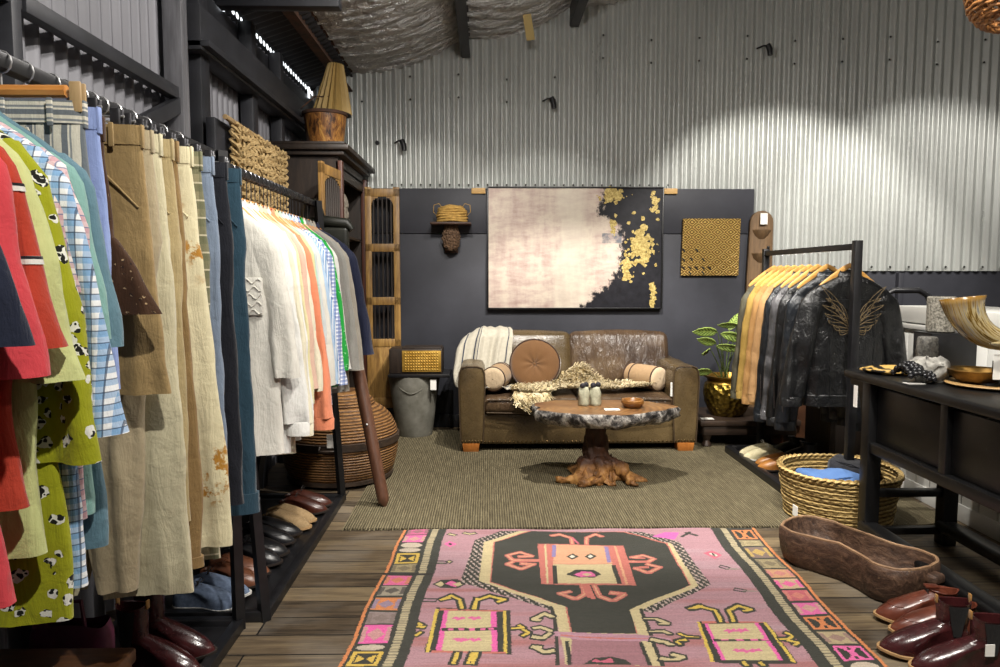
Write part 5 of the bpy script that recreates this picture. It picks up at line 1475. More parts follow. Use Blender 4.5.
# local: x across, y depth (0 = front), z up
mb = MB(); mb.box((0, 0.06, 0.185), (1.54, 0.06, 0.245), 0.02, 3); mb.box((0, 0.5, 0.17), (1.56, 0.80, 0.20), 0.02)
mb.build('base_frame', m_leather, sofa)
for s in (-1, 1):
    prof = []
    w2 = 0.095
    mb = MB()
    rows = []
    for j in range(15):
        yv = lerp(0.0, 0.90, j / 14)
        topz = 0.685 + 0.004 * sin(j) - 0.02 * (1 if j > 13 else 0)
        ring = []
        o_ = 0.010 if 0 < j < 14 else 0.0
        for (dx, z) in [(-0.085, 0.075), (-0.092, 0.20), (-0.098, 0.40), (-0.102, 0.56), (-0.098, 0.640), (-0.080, topz - 0.012), (-0.045, topz), (0.045, topz), (0.082, topz - 0.012), (0.100, 0.640), (0.104, 0.56), (0.100, 0.40), (0.094, 0.20), (0.088, 0.075)]:
            ring.append((dx * (1 + o_) * (1 if j else 0.97), yv, z))
        rows.append(ring)
    mb.rows(rows, True, True, True); mb.bevel(0.012, 3, 50)
    mb.warp(lambda p: (p.x, p.y - 0.018 * exp(-((p.y) / 0.05) ** 2) * max(0, cos(p.x / 0.11 * pi / 2)) * max(0.0, sin((p.z - 0.05) / 0.65 * pi)) ** 0.5, p.z))
    arm = mb.xf(trans(s * 0.842, 0, 0)).build('arm', m_leather, sofa, sharp=60)
    pp = MB(); pts = [(s * 0.842 + dx, -0.004, z) for dx, z in [(-0.083, 0.08), (-0.092, 0.2), (-0.098, 0.4), (-0.102, 0.56), (-0.097, 0.638), (-0.078, 0.674), (-0.044, 0.685), (0.044, 0.685), (0.080, 0.674), (0.099, 0.638), (0.103, 0.56), (0.099, 0.4), (0.093, 0.2), (0.086, 0.08)]]
    pp.tube(pts, 0.0055, 6); pp.build('piping', m_piping, arm)
    nl = MB()
    for k in range(7): nl.ball((s * 0.842 - 0.075 + 0.025 * k, -0.008, 0.095), 0.0085, 8, 5, (1, 0.6, 1))
    nl.build('nail_heads', m_nail, arm)
nl = MB()
for k in range(46): nl.ball((-0.74 + 1.48 * k / 45, 0.026, 0.085), 0.0085, 8, 5, (1, 0.6, 1))
nl.build('nail_heads', m_nail, sofa)
mb = MB(); mb.box((0, 0.84, 0.47), (1.72, 0.14, 0.80), 0.05, 4); mb.build('back_frame', m_leather, sofa)
for s in (-1, 1):
    c = puff((s * 0.376, 0.33, 0.375), (0.745, 0.68, 0.135), 0.16, wr=0.006, seed=3 + s)
    sc_ = c.build('seat_cushion', m_leather2, sofa, sharp=180)
    q = MB(); q.tube([(s * 0.376 - 0.35, -0.018, 0.424), (s * 0.376, -0.032, 0.428), (s * 0.376 + 0.35, -0.018, 0.424)], 0.005, 6); q.tube([(s * 0.376 - 0.35, -0.018, 0.325), (s * 0.376, -0.032, 0.32), (s * 0.376 + 0.35, -0.018, 0.325)], 0.005, 6); q.build('piping', m_piping, sc_)
    bx = puff((0, 0, 0), (0.872, 0.22, 0.47), 0.10, wr=0.010 if s > 0 else 0.005, seed=9 + s)
    bx.xf(trans(s * 0.424, 0.70, 0.665) @ rot('X', -13))
    # settle deep creases
    if s > 0:
        bx.warp(lambda p: (p.x, p.y + 0.010 * sin(p.x * 34 + p.z * 16 + 3 * nz(p.x * 4, p.z * 4)) * max(0, sin((p.x - 0.02) / 0.8 * pi)) * (1 if p.y < 0.75 else 0), p.z))
    bc = bx.build('back_cushion', m_leather2 if s > 0 else m_leather, sofa, sharp=180)
    q = MB(); zt = 0.902
    q.tube([(s * 0.424 + 0.40 * cos(a) , 0.665 + 0.0 , 0.66 + 0.245 * sin(a)) for a in [0.25 * pi + 0.5 * pi * k / 12 for k in range(13)]], 0.003, 6)
for sx in (-0.85, 0.85):
    for sy, nm in ((0.06, 'foot'), (0.82, 'foot')):
        mb = MB(); mb.rows([[(sx + a * w, sy + b * w, z) for a, b in ((-1, -1), (1, -1), (1, 1), (-1, 1))] for w, z in ((0.058, 0.0), (0.068, 0.078))], True, True, True); mb.bevel(0.004); mb.build(nm, m_footw, sofa)

# ------------------------------------------------------------------ textiles on the sofa
t = NT('throw_cloth'); v = t.coord('UV'); s_ = t.sep(v)
def bandu(x, a, b): return t.math('MULTIPLY', t.math('GREATER_THAN', x, a), t.math('LESS_THAN', x, b))
m1 = t.math('ADD', t.math('ADD', bandu(s_[0], 0.30, 0.325), bandu(s_[0], 0.36, 0.372)), bandu(s_[0], 0.10, 0.125))
m2 = t.math('ADD', t.math('ADD', bandu(s_[1], 0.13, 0.145), bandu(s_[1], 0.165, 0.185)), bandu(s_[1], 0.86, 0.885))
m1 = t.math('ADD', m1, t.math('ADD', bandu(s_[1], .92, .94), bandu(s_[0], .9, .92)))
nn = t.noise(t.coord('Object'), 40, 4)
col = t.mix(t.math('MINIMUM', t.math('ADD', m1, m2), 1.0), t.mix(nn, '#a09a8a', '#c2bcad'), '#3a3f4c')
t.set(col, 0.95, 0, 0.2, 0.1); t.bump(t.noise(t.coord('Object'), 300, 2), 0.3, 0.004); m_throw = t.m
def cloth_sheet(name, fn, nu, nv, mat, label, cat, thick=0.006):
    me = bpy.data.meshes.new(name)
    vs = [fn(i / nu, j / nv) for j in range(nv + 1) for i in range(nu + 1)]
    fs = [(j * (nu + 1) + i, j * (nu + 1) + i + 1, (j + 1) * (nu + 1) + i + 1, (j + 1) * (nu + 1) + i) for j in range(nv) for i in range(nu)]
    me.from_pydata(vs, [], fs)
    uvl = me.uv_layers.new(name='UVMap')
    for p in me.polygons:
        for li in p.loop_indices:
            vi = me.loops[li].vertex_index; uvl.data[li].uv = ((vi % (nu + 1)) / nu, (vi // (nu + 1)) / nv)
    me.materials.append(mat); me.polygons.foreach_set('use_smooth', [True] * len(me.polygons))
    o = bpy.data.objects.new(name, me); COL.objects.link(o)
    md = o.modifiers.new('thickness', 'SOLIDIFY'); md.thickness = thick; md.offset = 0
    return tag(o, label, cat)
def throw_fn(u, v):
    # path (y, z) from behind the back, over the top, down the cushion, onto the seat
    path = [(0.0, 6.53, 0.55), (0.12, 6.50, 0.86), (0.19, 6.41, 0.925), (0.28, 6.30, 0.915), (0.36, 6.20, 0.86), (0.55, 6.12, 0.66), (0.70, 6.07, 0.52), (0.78, 6.00, 0.475), (0.9, 5.86, 0.470), (1.0, 5.74, 0.465)]
    y, z = interp(path, v)
    spread = lerp(0.36, 0.46, sstep(0.15, 0.4, v)) * lerp(1.0, 0.78, sstep(0.5, 0.8, v))
    xc = lerp(0.02, -0.03, sstep(0.2, 0.6, v)) + 0.08 * sstep(0.7, 1.0, v)
    x = xc + (u - 0.5) * spread
    fold = sin(u * 19 + 2.2 * nz(u * 2, v * 2)) * 0.6 + sin(u * 36 + 1.5 * v) * 0.45 + 0.5 * nz(u * 9, v * 3)
    k = sstep(0.15, 0.45, v)
    y += -0.026 * k * (fold + 0.6) - 0.012; z += 0.010 * (1 - k) * fold + 0.018 * sstep(.7, .9, v) * (fold + .8) + 0.016
    x += 0.02 * nz(v * 4, u * 3, 2)
    # left part slides off the cushion edge towards the arm
    if u < 0.35:
        q = (0.35 - u) / 0.35
        z -= 0.10 * q * q * (1 - sstep(0.6, 0.9, v)); x -= 0.03 * q
    return (x, y, z)
cloth_sheet('throw_blanket', throw_fn, 60, 80, m_throw, 'cream throw with dark stripes draped over the left sofa back', 'blanket')

m_velvet = cloth('velvet_tan', '#6f4c27', '#5c3d1e', rough=0.75, wr=14, b=0.15, sheen=0.6)
m_velvetpipe = basic('velvet_piping', '#2d1a10', '#3b2415', 20, rough=0.6, bump=0)
t = thing('round_cushion', 'round tan velvet cushion with a button centre and dark piping', 'cushion', (0.40, 5.965, 0.655))
Mx = rot('Z', -10) @ rot('X', 74) @ Matrix.Scale(1.10, 4)
mb = MB(); prof = [(0.0, 0.036), (0.015, 0.045), (0.05, 0.060), (0.11, 0.066), (0.16, 0.060), (0.185, 0.047), (0.192, 0.03), (0.192, -0.03), (0.185, -0.047), (0.16, -0.06), (0.05, -0.06), (0.0, -0.05)]
mb.lathe(prof, 48, fn=lambda a, z: 1 + 0.012 * sin(3 * a + 1)); mb.warp(lambda p: (p.x, p.y, p.z + 0.004 * sin(8 * math.atan2(p.y, p.x)) * exp(-(p.x * p.x + p.y * p.y) / 0.006))).xf(Mx); mb.build('cover', m_velvet, t, sharp=180)
for zz in (0.047, -0.047):
    mb = MB(); mb.tube([(0.188 * (1 + 0.012 * sin(3 * a + 1)) * cos(a), 0.188 * (1 + 0.012 * sin(3 * a + 1)) * sin(a), zz) for a in [2 * pi * k / 48 for k in range(49)]], 0.0055, 6, caps=False); mb.xf(Mx); mb.build('piping', m_velvetpipe, t)
mb = MB(); mb.ball((0, 0, 0.040), 0.014, 10, 6, (1, 1, 0.5)); mb.xf(Mx); mb.build('button', m_velvet, t)

m_bol = cloth('bolster_cream', '#a68a68', '#8f7454', rough=0.8, wr=20, b=0.2); m_bolp = cloth('bolster_end', '#c2ad90', '#b09a7c', rough=0.8)
def bolster(label, c, rz, L_=0.34, r=0.098):
    t = thing('bolster_cushion', label, 'cushion', c, radians(rz))
    M_ = rot('X', 90)
    mb = MB(); pr = []
    for k in range(25):
        v_ = k / 24; z_ = lerp(-L_ / 2, L_ / 2, v_); pr.append((r * (0.975 + 0.03 * sin(pi * v_) + 0.008 * sin(v_ * 30)), z_))
    mb.lathe(pr, 36); mb.xf(M_); mb.build('cover', m_bol, t, sharp=180)
    for s in (-1, 1):
        mb = MB(); mb.lathe([(r * 0.975, s * L_ / 2), (r * 0.93, s * (L_ / 2 + 0.012)), (r * 0.6, s * (L_ / 2 + 0.02)), (0.004, s * (L_ / 2 + 0.020))], 36); mb.xf(M_); mb.build('end_panel', m_bolp, t, sharp=180)
        mb = MB(); mb.tube([(r * 0.985 * cos(a), r * 0.985 * sin(a), s * (L_ / 2 + 0.002)) for a in [2 * pi * k / 36 for k in range(37)]], 0.006, 6, caps=False); mb.xf(M_); mb.build('piping', m_velvetpipe, t)
    mb = MB(); mb.tube([(r * 1.01 * cos(a), r * 1.01 * sin(a), -L_ / 2 + 0.06) for a in [2 * pi * k / 36 for k in range(37)]], 0.005, 6, caps=False); mb.xf(M_); mb.build('piping', m_velvetpipe, t)
    return t
bolster('cream bolster cushion with brown piping on the left end of the sofa', (0.085, 5.86, 0.572), -14, 0.30)
bolster('cream bolster cushion with brown piping against the right sofa arm', (1.315, 5.95, 0.556), 34, 0.30, 0.100)
o = MB().box((1.485, 5.625, 0.50), (0.075, 0.003, 0.11), M=None).build('price_tag', m_tag); tag(o, 'white price tag on the right front of the sofa', 'tag')

# sheepskin : hide plus wool locks
t = NT('sheep_wool'); v = t.coord('Object'); f = t.noise(v, 18, 4)
t.set(t.ramp(f, [(0.3, '#a8966c'), (0.5, '#d0bf97'), (0.7, '#e6dabb')]), 0.9, 0, 0.2, 0.3); m_wool = t.m
sk = thing('sheepskin', 'pale yellowish sheepskin spread across the sofa seat', 'sheepskin', (0.74, 5.85, 0.485))
pts_ctl = [(-0.52, -0.34), (-0.45, -0.40), (-0.34, -0.40), (-0.26, -0.30), (-0.16, -0.17), (0.0, -0.14), (0.20, -0.16), (0.42, -0.16), (0.58, -0.10), (0.62, 0.0), (0.48, 0.08), (0.30, 0.10), (0.16, 0.18), (0.05, 0.23), (-0.08, 0.18), (-0.2, 0.12), (-0.36, 0.08), (-0.48, 0.0), (-0.55, -0.16)]
def in_hide(x, y):
    c = False; n = len(pts_ctl)
    for i in range(n):
        xa, ya = pts_ctl[i]; xb, yb = pts_ctl[(i + 1) % n]
        if (ya > y) != (yb > y) and x < (xb - xa) * (y - ya) / (yb - ya) + xa: c = not c
    return c
def hide_z(x, y):
    """drapes over the seat front edge (y < -0.25 world front) and climbs the back"""
    z = 0.0
    if y < -0.27: z -= (-(y + 0.27)) * 1.0
    z += 0.13 * exp(-((x - 0.02) / 0.15) ** 2) * sstep(0.0, 0.15, y) + 0.022 * nz(x * 6, y * 6)
    return z
def hide_y(x, y):
    return max(y, -0.315) if y < -0.27 else y
rnd = random.Random(21)
hb = MB(); wl = MB()
cells = {}
G_ = 0.02
for ix in range(-30, 36):
    for iy in range(-21, 13):
        x, y = ix * G_, iy * G_
        if in_hide(x, y):
            ids = []
            for (dx, dy) in ((0, 0), (1, 0), (1, 1), (0, 1)):
                k_ = (ix + dx, iy + dy)
                if k_ not in cells:
                    xx, yy = k_[0] * G_, k_[1] * G_
                    cells[k_] = len(hb.v); hb.v.append((xx, hide_y(xx, yy), hide_z(xx, yy) + 0.012))
                ids.append(cells[k_])
            hb.face(ids)
for _ in range(9000):
    x, y = rnd.uniform(-0.57, 0.64), rnd.uniform(-0.41, 0.24)
    if not in_hide(x, y): continue
    z = hide_z(x, y) + 0.01; yy = hide_y(x, y)
    an = rnd.uniform(0, 6.28) * 0.35 + (-pi / 2) + 2.0 * nz(x * 7, y * 7, 5)
    L_ = rnd.uniform(0.045, 0.085); w_ = rnd.uniform(0.005, 0.009)
    dx, dy = cos(an) * L_ * 0.75, sin(an) * L_ * 0.75
    px, py = -sin(an) * w_, cos(an) * w_
    up = L_ * rnd.uniform(0.25, 0.6)
    if y < -0.27: dy = -0.012 - 0.2 * abs(dy); up = -L_ * 0.6; yy -= 0.012
    b = len(wl.v)
    wl.v.extend([(x - px, yy - py, z), (x + px, yy + py, z), (x + dx * .6 + px * .7, yy + dy * .6 + py * .7, z + up * .9), (x + dx * .6 - px * .7, yy + dy * .6 - py * .7, z + up * .9), (x + dx, yy + dy, z + up * 0.75)])
    wl.face((b, b + 1, b + 2, b + 3)); wl.face((b + 3, b + 2, b + 4))
hb.build('hide', m_wool, sk, sharp=180)
o = wl.build('wool', m_wool, sk, sharp=180, recalc=False); o['kind'] = 'stuff'

# ------------------------------------------------------------------ live-edge stump coffee table
t = NT('slab_top'); v = t.coord('Object'); rg = t.wave(t.coord('Object', (1, 1.6, 1), loc=(0.25, 0.1, 0)), 7, 'Z', 5.0, 3, 1.2, 'SIN', 'RINGS'); f = t.noise(v, 6, 5)
t.set(t.mix(rg, t.ramp(f, [(0.3, '#4a2f1a'), (0.7, '#7d5a38')]), t.ramp(f, [(0.3, '#6b4628'), (0.7, '#9a7548')])), 0.35, 0, 0.5); t.bump(rg, 0.1, 0.003); m_slab = t.m
t = NT('charred_bark'); v = t.coord('Object'); f = t.noise(v, 9, 6, 0.7, 1.0); g = t.noise(t.coord('Object', (1, 1, 0.6)), 24, 6, 0.75)
t.set(t.ramp(t.math('ADD', t.math('MULTIPLY', f, .55), t.math('MULTIPLY', g, .45)), [(0.40, '#0c0a09'), (0.47, '#2c2826'), (0.53, '#8b8680'), (0.62, '#cfc9bf')]), 0.5, 0, 0.5)
t.bump(t.math('ADD', f, g), 0.9, 0.02); m_bark = t.m
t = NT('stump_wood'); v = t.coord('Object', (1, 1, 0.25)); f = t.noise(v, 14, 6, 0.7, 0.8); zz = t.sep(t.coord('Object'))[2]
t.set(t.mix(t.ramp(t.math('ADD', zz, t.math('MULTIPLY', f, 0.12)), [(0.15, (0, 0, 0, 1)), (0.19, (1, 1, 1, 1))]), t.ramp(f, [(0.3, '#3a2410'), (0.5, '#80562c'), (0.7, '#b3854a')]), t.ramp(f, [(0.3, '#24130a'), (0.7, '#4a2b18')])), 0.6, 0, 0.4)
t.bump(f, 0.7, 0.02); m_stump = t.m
tb = thing('stump_table', 'live-edge slab coffee table on a flared tree-root base', 'coffee table', (0.765, 4.86, 0.012))
def slab_r(a):
    return 1 + 0.05 * sin(3 * a + 0.6) + 0.04 * sin(5 * a + 2) + 0.025 * sin(9 * a + 1) + 0.02 * sin(14 * a + 3)
NS = 96
def slab_ring(f, z, jag=0.0, sd=0):
    r = []
    for k in range(NS):
        a = 2 * pi * k / NS
        q = slab_r(a) * f * (1 + jag * nz(3 * cos(a) * 2, 3 * sin(a) * 2, sd))
        r.append((0.02 + 0.49 * q * cos(a), 0.295 * q * sin(a), z + jag * 0.13 * nz(5 * cos(a), 5 * sin(a), sd + 4)))
    return r
mb = MB(); mb.rows([slab_ring(0.97, 0.492), slab_ring(0.5, 0.494), slab_ring(0.02, 0.494)], True, False, True); 
top = mb.build('table_top', m_slab, tb, sharp=180)
mb = MB(); mb.rows([slab_ring(0.97, 0.4925), slab_ring(1.0, 0.480, 0.03, 1), slab_ring(1.0, 0.455, 0.10, 2), slab_ring(0.97, 0.425, 0.13, 3), slab_ring(0.86, 0.395, 0.12, 5), slab_ring(0.5, 0.395), slab_ring(0.05, 0.40)], True, False, True); mb.build('bark_edge', m_bark, tb, sharp=180)
mb = MB(); rows = []
prof = [(0.20, -0.002), (0.20, 0.02), (0.17, 0.05), (0.13, 0.10), (0.108, 0.16), (0.098, 0.24), (0.095, 0.34), (0.11, 0.42)]
prof = [prof[0]] + [(interp([(z_, r_) for r_, z_ in prof], 0.42 * q / 28)[0], 0.42 * q / 28) for q in range(1, 29)]
for r, z in prof:
    row = []
    for k in range(64):
        a = 2 * pi * k / 64
        fl = max(0.0, 1 - z / 0.17)
        lob = max(0, cos(a * 3 + 0.5)) ** 1.5 * 0.62 + max(0, cos(a * 5 + 2.0)) ** 2 * 0.42
        q = r * (0.80 + 0.1 * nz(cos(a) * 2.5, sin(a) * 2.5, z * 5) + fl * lob + 0.05 * sin(a * 9 + z * 9) * fl)
        row.append((q * cos(a) - 0.02 + 0.02 * fl, q * sin(a) * 0.85, z + 0.03 * fl * nz(cos(a) * 3, sin(a) * 3, 2) * (z > 0.01)))
    rows.append(row)
mb.rows(rows, True, True, True); mb.warp(lambda p: p + Vector((0.016 * nz(p.x * 26, p.y * 26, p.z * 18) + 0.008 * nz(p.x * 70, p.y * 70, p.z * 50), 0.016 * nz(p.x * 26, p.y * 26 + 9, p.z * 18) + 0.008 * nz(p.x * 70, p.y * 70 + 4, p.z * 50), 0.0)) * (1 if p.z > 0.005 else 0))
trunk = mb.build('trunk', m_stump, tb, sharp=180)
for i, (a0, L_) in enumerate(((200, .33), (250, .30), (330, .34), (295, .24), (20, .26), (120, .25))):
    a = radians(a0); mb = MB(); pts = []; rr = []
    for k in range(25):
        u = k / 24; w_ = a + 0.35 * sin(u * 3 + i)
        pts.append((L_ * (0.25 + 0.75 * u) * cos(w_), L_ * (0.25 + 0.75 * u) * sin(w_) * 0.9, lerp(0.10, 0.018, sstep(0, .8, u)) + 0.008 * sin(u * 9 + i))); rr.append(lerp(0.055, 0.016, u) * (1 + 0.2 * sin(u * 14 + i * 2)))
    mb.tube(pts, rr, 20); mb.warp(lambda p: p + Vector((0.018 * nz(p.x * 26, p.y * 26, p.z * 26) + 0.010 * nz(p.x * 70, p.y * 70, p.z * 70), 0.018 * nz(p.x * 26 + 5, p.y * 26, p.z * 26) + 0.010 * nz(p.x * 70 + 3, p.y * 70, p.z * 70), 0.018 * nz(p.x * 26, p.y * 26 + 5, p.z * 26) + 0.010 * nz(p.x * 70, p.y * 70 + 3, p.z * 70)))); mb.warp(lambda p: (p.x, p.y, max(p.z, 0.0))); mb.build('root', m_stump, tb, sharp=180)
TZ = 0.507
# two small pale figures
m_fig = basic('figure_pale', '#9a9a84', '#c0bfa6', 40, rough=0.8, bump=0.4, bdist=0.006); m_figd = basic('figure_dark', '#1b1a20', '#2c2a33', 30, rough=0.7, bump=0.2)
for i, (x, y) in enumerate(((0.665, 4.90), (0.745, 4.905))):
    t = thing('clay_figure', ['pale mottled clay figure with dark top, left of the pair on the slab table', 'pale mottled clay figure with dark top, right of the pair on the slab table'][i], 'figurine', (x, y, TZ - 0.004), 0.3 - 0.5 * i, None)
    mb = MB(); mb.lathe([(0.0, 0), (0.036, 0.0), (0.040, 0.02), (0.036, 0.055), (0.041, 0.085), (0.034, 0.115), (0.030, 0.13), (0.0, 0.135)], 22, fn=lambda a, z: 1 + 0.08 * sin(3 * a + z * 40)); mb.build('body', m_fig, t, sharp=180)
    mb = MB(); mb.ball((-0.015, -0.012, 0.142), 0.020, 10, 7); mb.warp(lambda p: p + Vector((0, 0, 0.004 * nz(p.x * 60, p.y * 60)))); mb.build('crest', m_figd, t, sharp=180)
    mb = MB(); mb.ball((0.018, 0.004, 0.146), 0.019, 10, 7); mb.build('crest', m_figd, t, sharp=180)
t = thing('wooden_bowl', 'small amber-brown wooden bowl on the slab table', 'bowl', (0.985, 4.82, TZ - 0.002))
m_bowl = wood('bowl_wood', '#4a2a12', '#7a4c20', '#94662e', 'X', 6, 0.3, 0.1)
mb = MB(); mb.lathe([(0.0, 0.0), (0.05, 0.0), (0.065, 0.012), (0.078, 0.035), (0.075, 0.05), (0.066, 0.056), (0.06, 0.05), (0.045, 0.02), (0.0, 0.014)], 32); mb.build('bowl_body', m_bowl, t)
mb = MB(); mb.lathe([(0.075, 0.047), (0.070, 0.0575), (0.064, 0.055)], 32); mb.build('rim', m_stump, t)
o = MB().box((0.83, 4.73, TZ + 0.002), (0.10, 0.06, 0.002), M=None).build('price_card', m_tag); tag(o, 'white card lying on the slab table', 'card')

# ------------------------------------------------------------------ on the back wall
WF = WB - 0.056             # face of the charcoal panelling
t = NT('abstract_canvas'); v = t.coord('Object'); s_ = t.sep(v)
n1 = t.noise(v, 2.2, 6, 0.6); n2 = t.noise(t.coord('Object', (1, 1, 3)), 5, 6, 0.65); n3 = t.noise(v, 16, 5, 0.7); n4 = t.noise(v, 60, 3)
n2 = t.math('ADD', t.math('MULTIPLY', n2, .6), t.math('MULTIPLY', t.noise(t.coord('Object', (3, 1, .6)), 4, 5, .6), .4))
pale = t.ramp(n2, [(0.32, '#a58d84'), (0.45, '#bba79d'), (0.58, '#cfc2b2'), (0.72, '#bba99e')])
centre = t.ramp(t.math('ADD', s_[0], t.math('MULTIPLY', n1, 0.35)), [(-0.0, (0, 0, 0, 1)), (0.05, (.8, .8, .8, 1)), (0.22, (.8, .8, .8, 1)), (0.34, (0, 0, 0, 1))])
pale = t.mix(t.math('MULTIPLY', centre, 0.6), pale, '#d9d2c0')
darkc = t.ramp(n3, [(0.3, '#15151a'), (0.7, '#26262c')])
# boundary of the dark field: x > edge(z)
zz = s_[2]
edge = t.math('ADD', t.ramp(t.math('ADD', t.math('MULTIPLY', zz, 0.92), 0.5), [(0.0, (0.05, 0.05, 0.05, 1)), (0.10, (0.16, 0.16, 0.16, 1)), (0.25, (0.36, 0.36, 0.36, 1)), (0.55, (0.42, 0.42, 0.42, 1)), (0.68, (0.38, 0.38, 0.38, 1)), (0.8, (0.20, 0.20, 0.20, 1)), (1.0, (0.26, 0.26, 0.26, 1))]), t.math('MULTIPLY', t.math('SUBTRACT', n3, 0.5), 0.35))
dm = t.ramp(t.math('ADD', t.math('SUBTRACT', s_[0], edge), 0.5), [(0.485, (0, 0, 0, 1)), (0.53, (1, 1, 1, 1))])
col = t.mix(dm, pale, darkc)
bl = t.math('MULTIPLY', t.math('LESS_THAN', t.math('ABSOLUTE', t.math('SUBTRACT', s_[0], 0.33)), 0.09), t.math('LESS_THAN', t.math('ABSOLUTE', t.math('SUBTRACT', zz, 0.09)), 0.045))
col = t.mix(t.math('MULTIPLY', bl, t.ramp(n3, [(.4, (0.2, .2, .2, 1)), (.6, (.9, .9, .9, 1))])), col, '#5d6570')
t.set(col, 0.6, 0, 0.3); t.bump(t.math('ADD', n3, t.math('MULTIPLY', n4, .5)), 0.25, 0.006); m_canvas = t.m
m_leaf = basic('gold_leaf', '#8a7234', '#d6c27c', 60, rough=0.5, metal=0.3, bump=0.3)
m_frame = basic('frame_black', '#0b0b0c', '#141416', 20, rough=0.4, bump=0.03)
pt = thing('abstract_painting', 'large pink, cream and black abstract canvas above the sofa', 'painting', (0.797, WF - 0.03, 1.640))
PW, PH = 1.578, 1.085   # overall size
mb = MB(); mb.box((0, 0, 0), (PW - 0.01, 0.035, PH - 0.01), 0.003); mb.build('canvas', m_canvas, pt)
for s in (-1, 1):
    mb = MB(); mb.box((s * (PW / 2), 0, 0), (0.014, 0.052, PH + 0.014), 0.002); mb.build('frame_side', m_frame, pt)
    mb = MB(); mb.box((0, 0, s * (PH / 2)), (PW, 0.052, 0.014), 0.002); mb.build('frame_side', m_frame, pt)
def leaf_patch(c, w, h, n, seed):
    r_ = random.Random(seed); mb = MB(); y_ = -0.019
    k = 0
    for i in range(n):
        x = c[0] + r_.gauss(0, w * 0.36); z = c[1] + r_.gauss(0, h * 0.34); s_r = r_.uniform(0.008, 0.030) * (1.2 - min(1, abs(x - c[0]) / w))
        m = 9; b = len(mb.v)
        mb.v.extend([(x + s_r * (0.6 + 0.7 * r_.random()) * cos(2 * pi * q / m), y_ - 0.00005 * i, z + s_r * (0.6 + 0.7 * r_.random()) * sin(2 * pi * q / m)) for q in range(m)])
        mb.face(range(b, b + m))
    o = mb.build('gold_leaf', m_leaf, pt, recalc=False); o['kind'] = 'stuff'; return o
leaf_patch((0.335, 0.475), 0.16, 0.08, 70, 1); leaf_patch((0.60, 0.03), 0.19, 0.26, 120, 2); leaf_patch((0.47, -0.17), 0.08, 0.18, 40, 3); leaf_patch((0.715, 0.40), 0.05, 0.14, 24, 4); leaf_patch((0.71, -0.43), 0.04, 0.18, 24, 5); leaf_patch((0.34, 0.22), 0.04, 0.12, 12, 6)

m_tab = wood('tab_wood', '#a8824a', '#c69f62', '#d0ab70', 'X', 8, 0.6, 0.1)
for i, x in enumerate((-0.075, 1.66)):
    o = MB().box((x, WF - 0.0105, 2.155), (0.125, 0.02, 0.05), 0.003).build('wood_block', m_tab); tag(o, ['small pale wood block at the panel top left of the painting', 'small pale wood block at the panel top right of the painting'][i], 'wood block')

# carved bracket with a coil of straw rope
m_brk = basic('bracket_wood', '#2b1a12', '#4a3020', 20, rough=0.6, bump=0.2)
br_ = thing('wall_bracket', 'small carved wooden wall bracket left of the painting', 'shelf', (-0.32, WF, 1.855))
mb = MB(); mb.box((0, -0.10, 0), (0.36, 0.20, 0.022), 0.006); mb.build('shelf_board', m_brk, br_)
mb = MB(); mb.box((0, -0.02, -0.13), (0.12, 0.03, 0.25), 0.008); mb.build('back_plate', m_brk, br_)
mb = MB(); rnd = random.Random(2)
mb.lathe([(0.0, -0.24), (0.045, -0.23), (0.075, -0.18), (0.078, -0.13), (0.06, -0.06), (0.065, -0.012), (0.0, -0.011)], 24, (0, -0.075, 0), sy=0.75)
for k in range(170):
    th = rnd.uniform(0.2, pi * 0.95); z_ = -0.04 - 0.19 * rnd.random(); r_ = interp([(0.04, 0.06), (0.13, 0.078), (0.2, 0.062), (0.24, 0.03)], -z_)[0]
    mb.ball((r_ * cos(th + pi) , -0.075 - 0.75 * r_ * abs(sin(th)), z_), rnd.uniform(0.008, 0.014), 6, 4)
mb.build('carved_flower', basic('bracket_carving', '#3f2c1e', '#6e543c', 60, rough=0.8, bump=0.4), br_)
rp = thing('straw_basket', 'coiled straw basket with thin handle sitting on the wall bracket', 'basket', (-0.31, WF - 0.10, 1.868))
m_straw = basic('straw_coil', '#8a6a30', '#c39c52', 30, (1, 1, 3), rough=0.85, bump=0.5)
mb = MB()
for i, (r_, z_) in enumerate(((0.128, 0.012), (0.128, 0.033), (0.127, 0.054), (0.125, 0.075), (0.122, 0.096), (0.112, 0.115), (0.095, 0.128), (0.07, 0.136))):
    mb.tube([(r_ * cos(a) + 0.004 * sin(i * 2.1), r_ * 0.7 * sin(a), z_ + 0.004 * sin(3 * a + i)) for a in [2 * pi * k / 36 for k in range(37)]], 0.0125, 7, caps=False)
mb.lathe([(0.12, 0.01), (0.12, 0.09), (0.06, 0.136), (0.0, 0.138)], 30, sy=0.7)
mb.build('coils', m_straw, rp, sharp=180)
for s in (-1, 1):
    mb = MB(); mb.tube([(s * 0.125, 0, 0.05), (s * 0.165, -0.01, 0.09), (s * 0.16, -0.01, 0.15), (s * 0.115, 0, 0.165), (s * 0.09, 0, 0.13)], 0.003, 6); mb.build('handle', m_straw, rp)

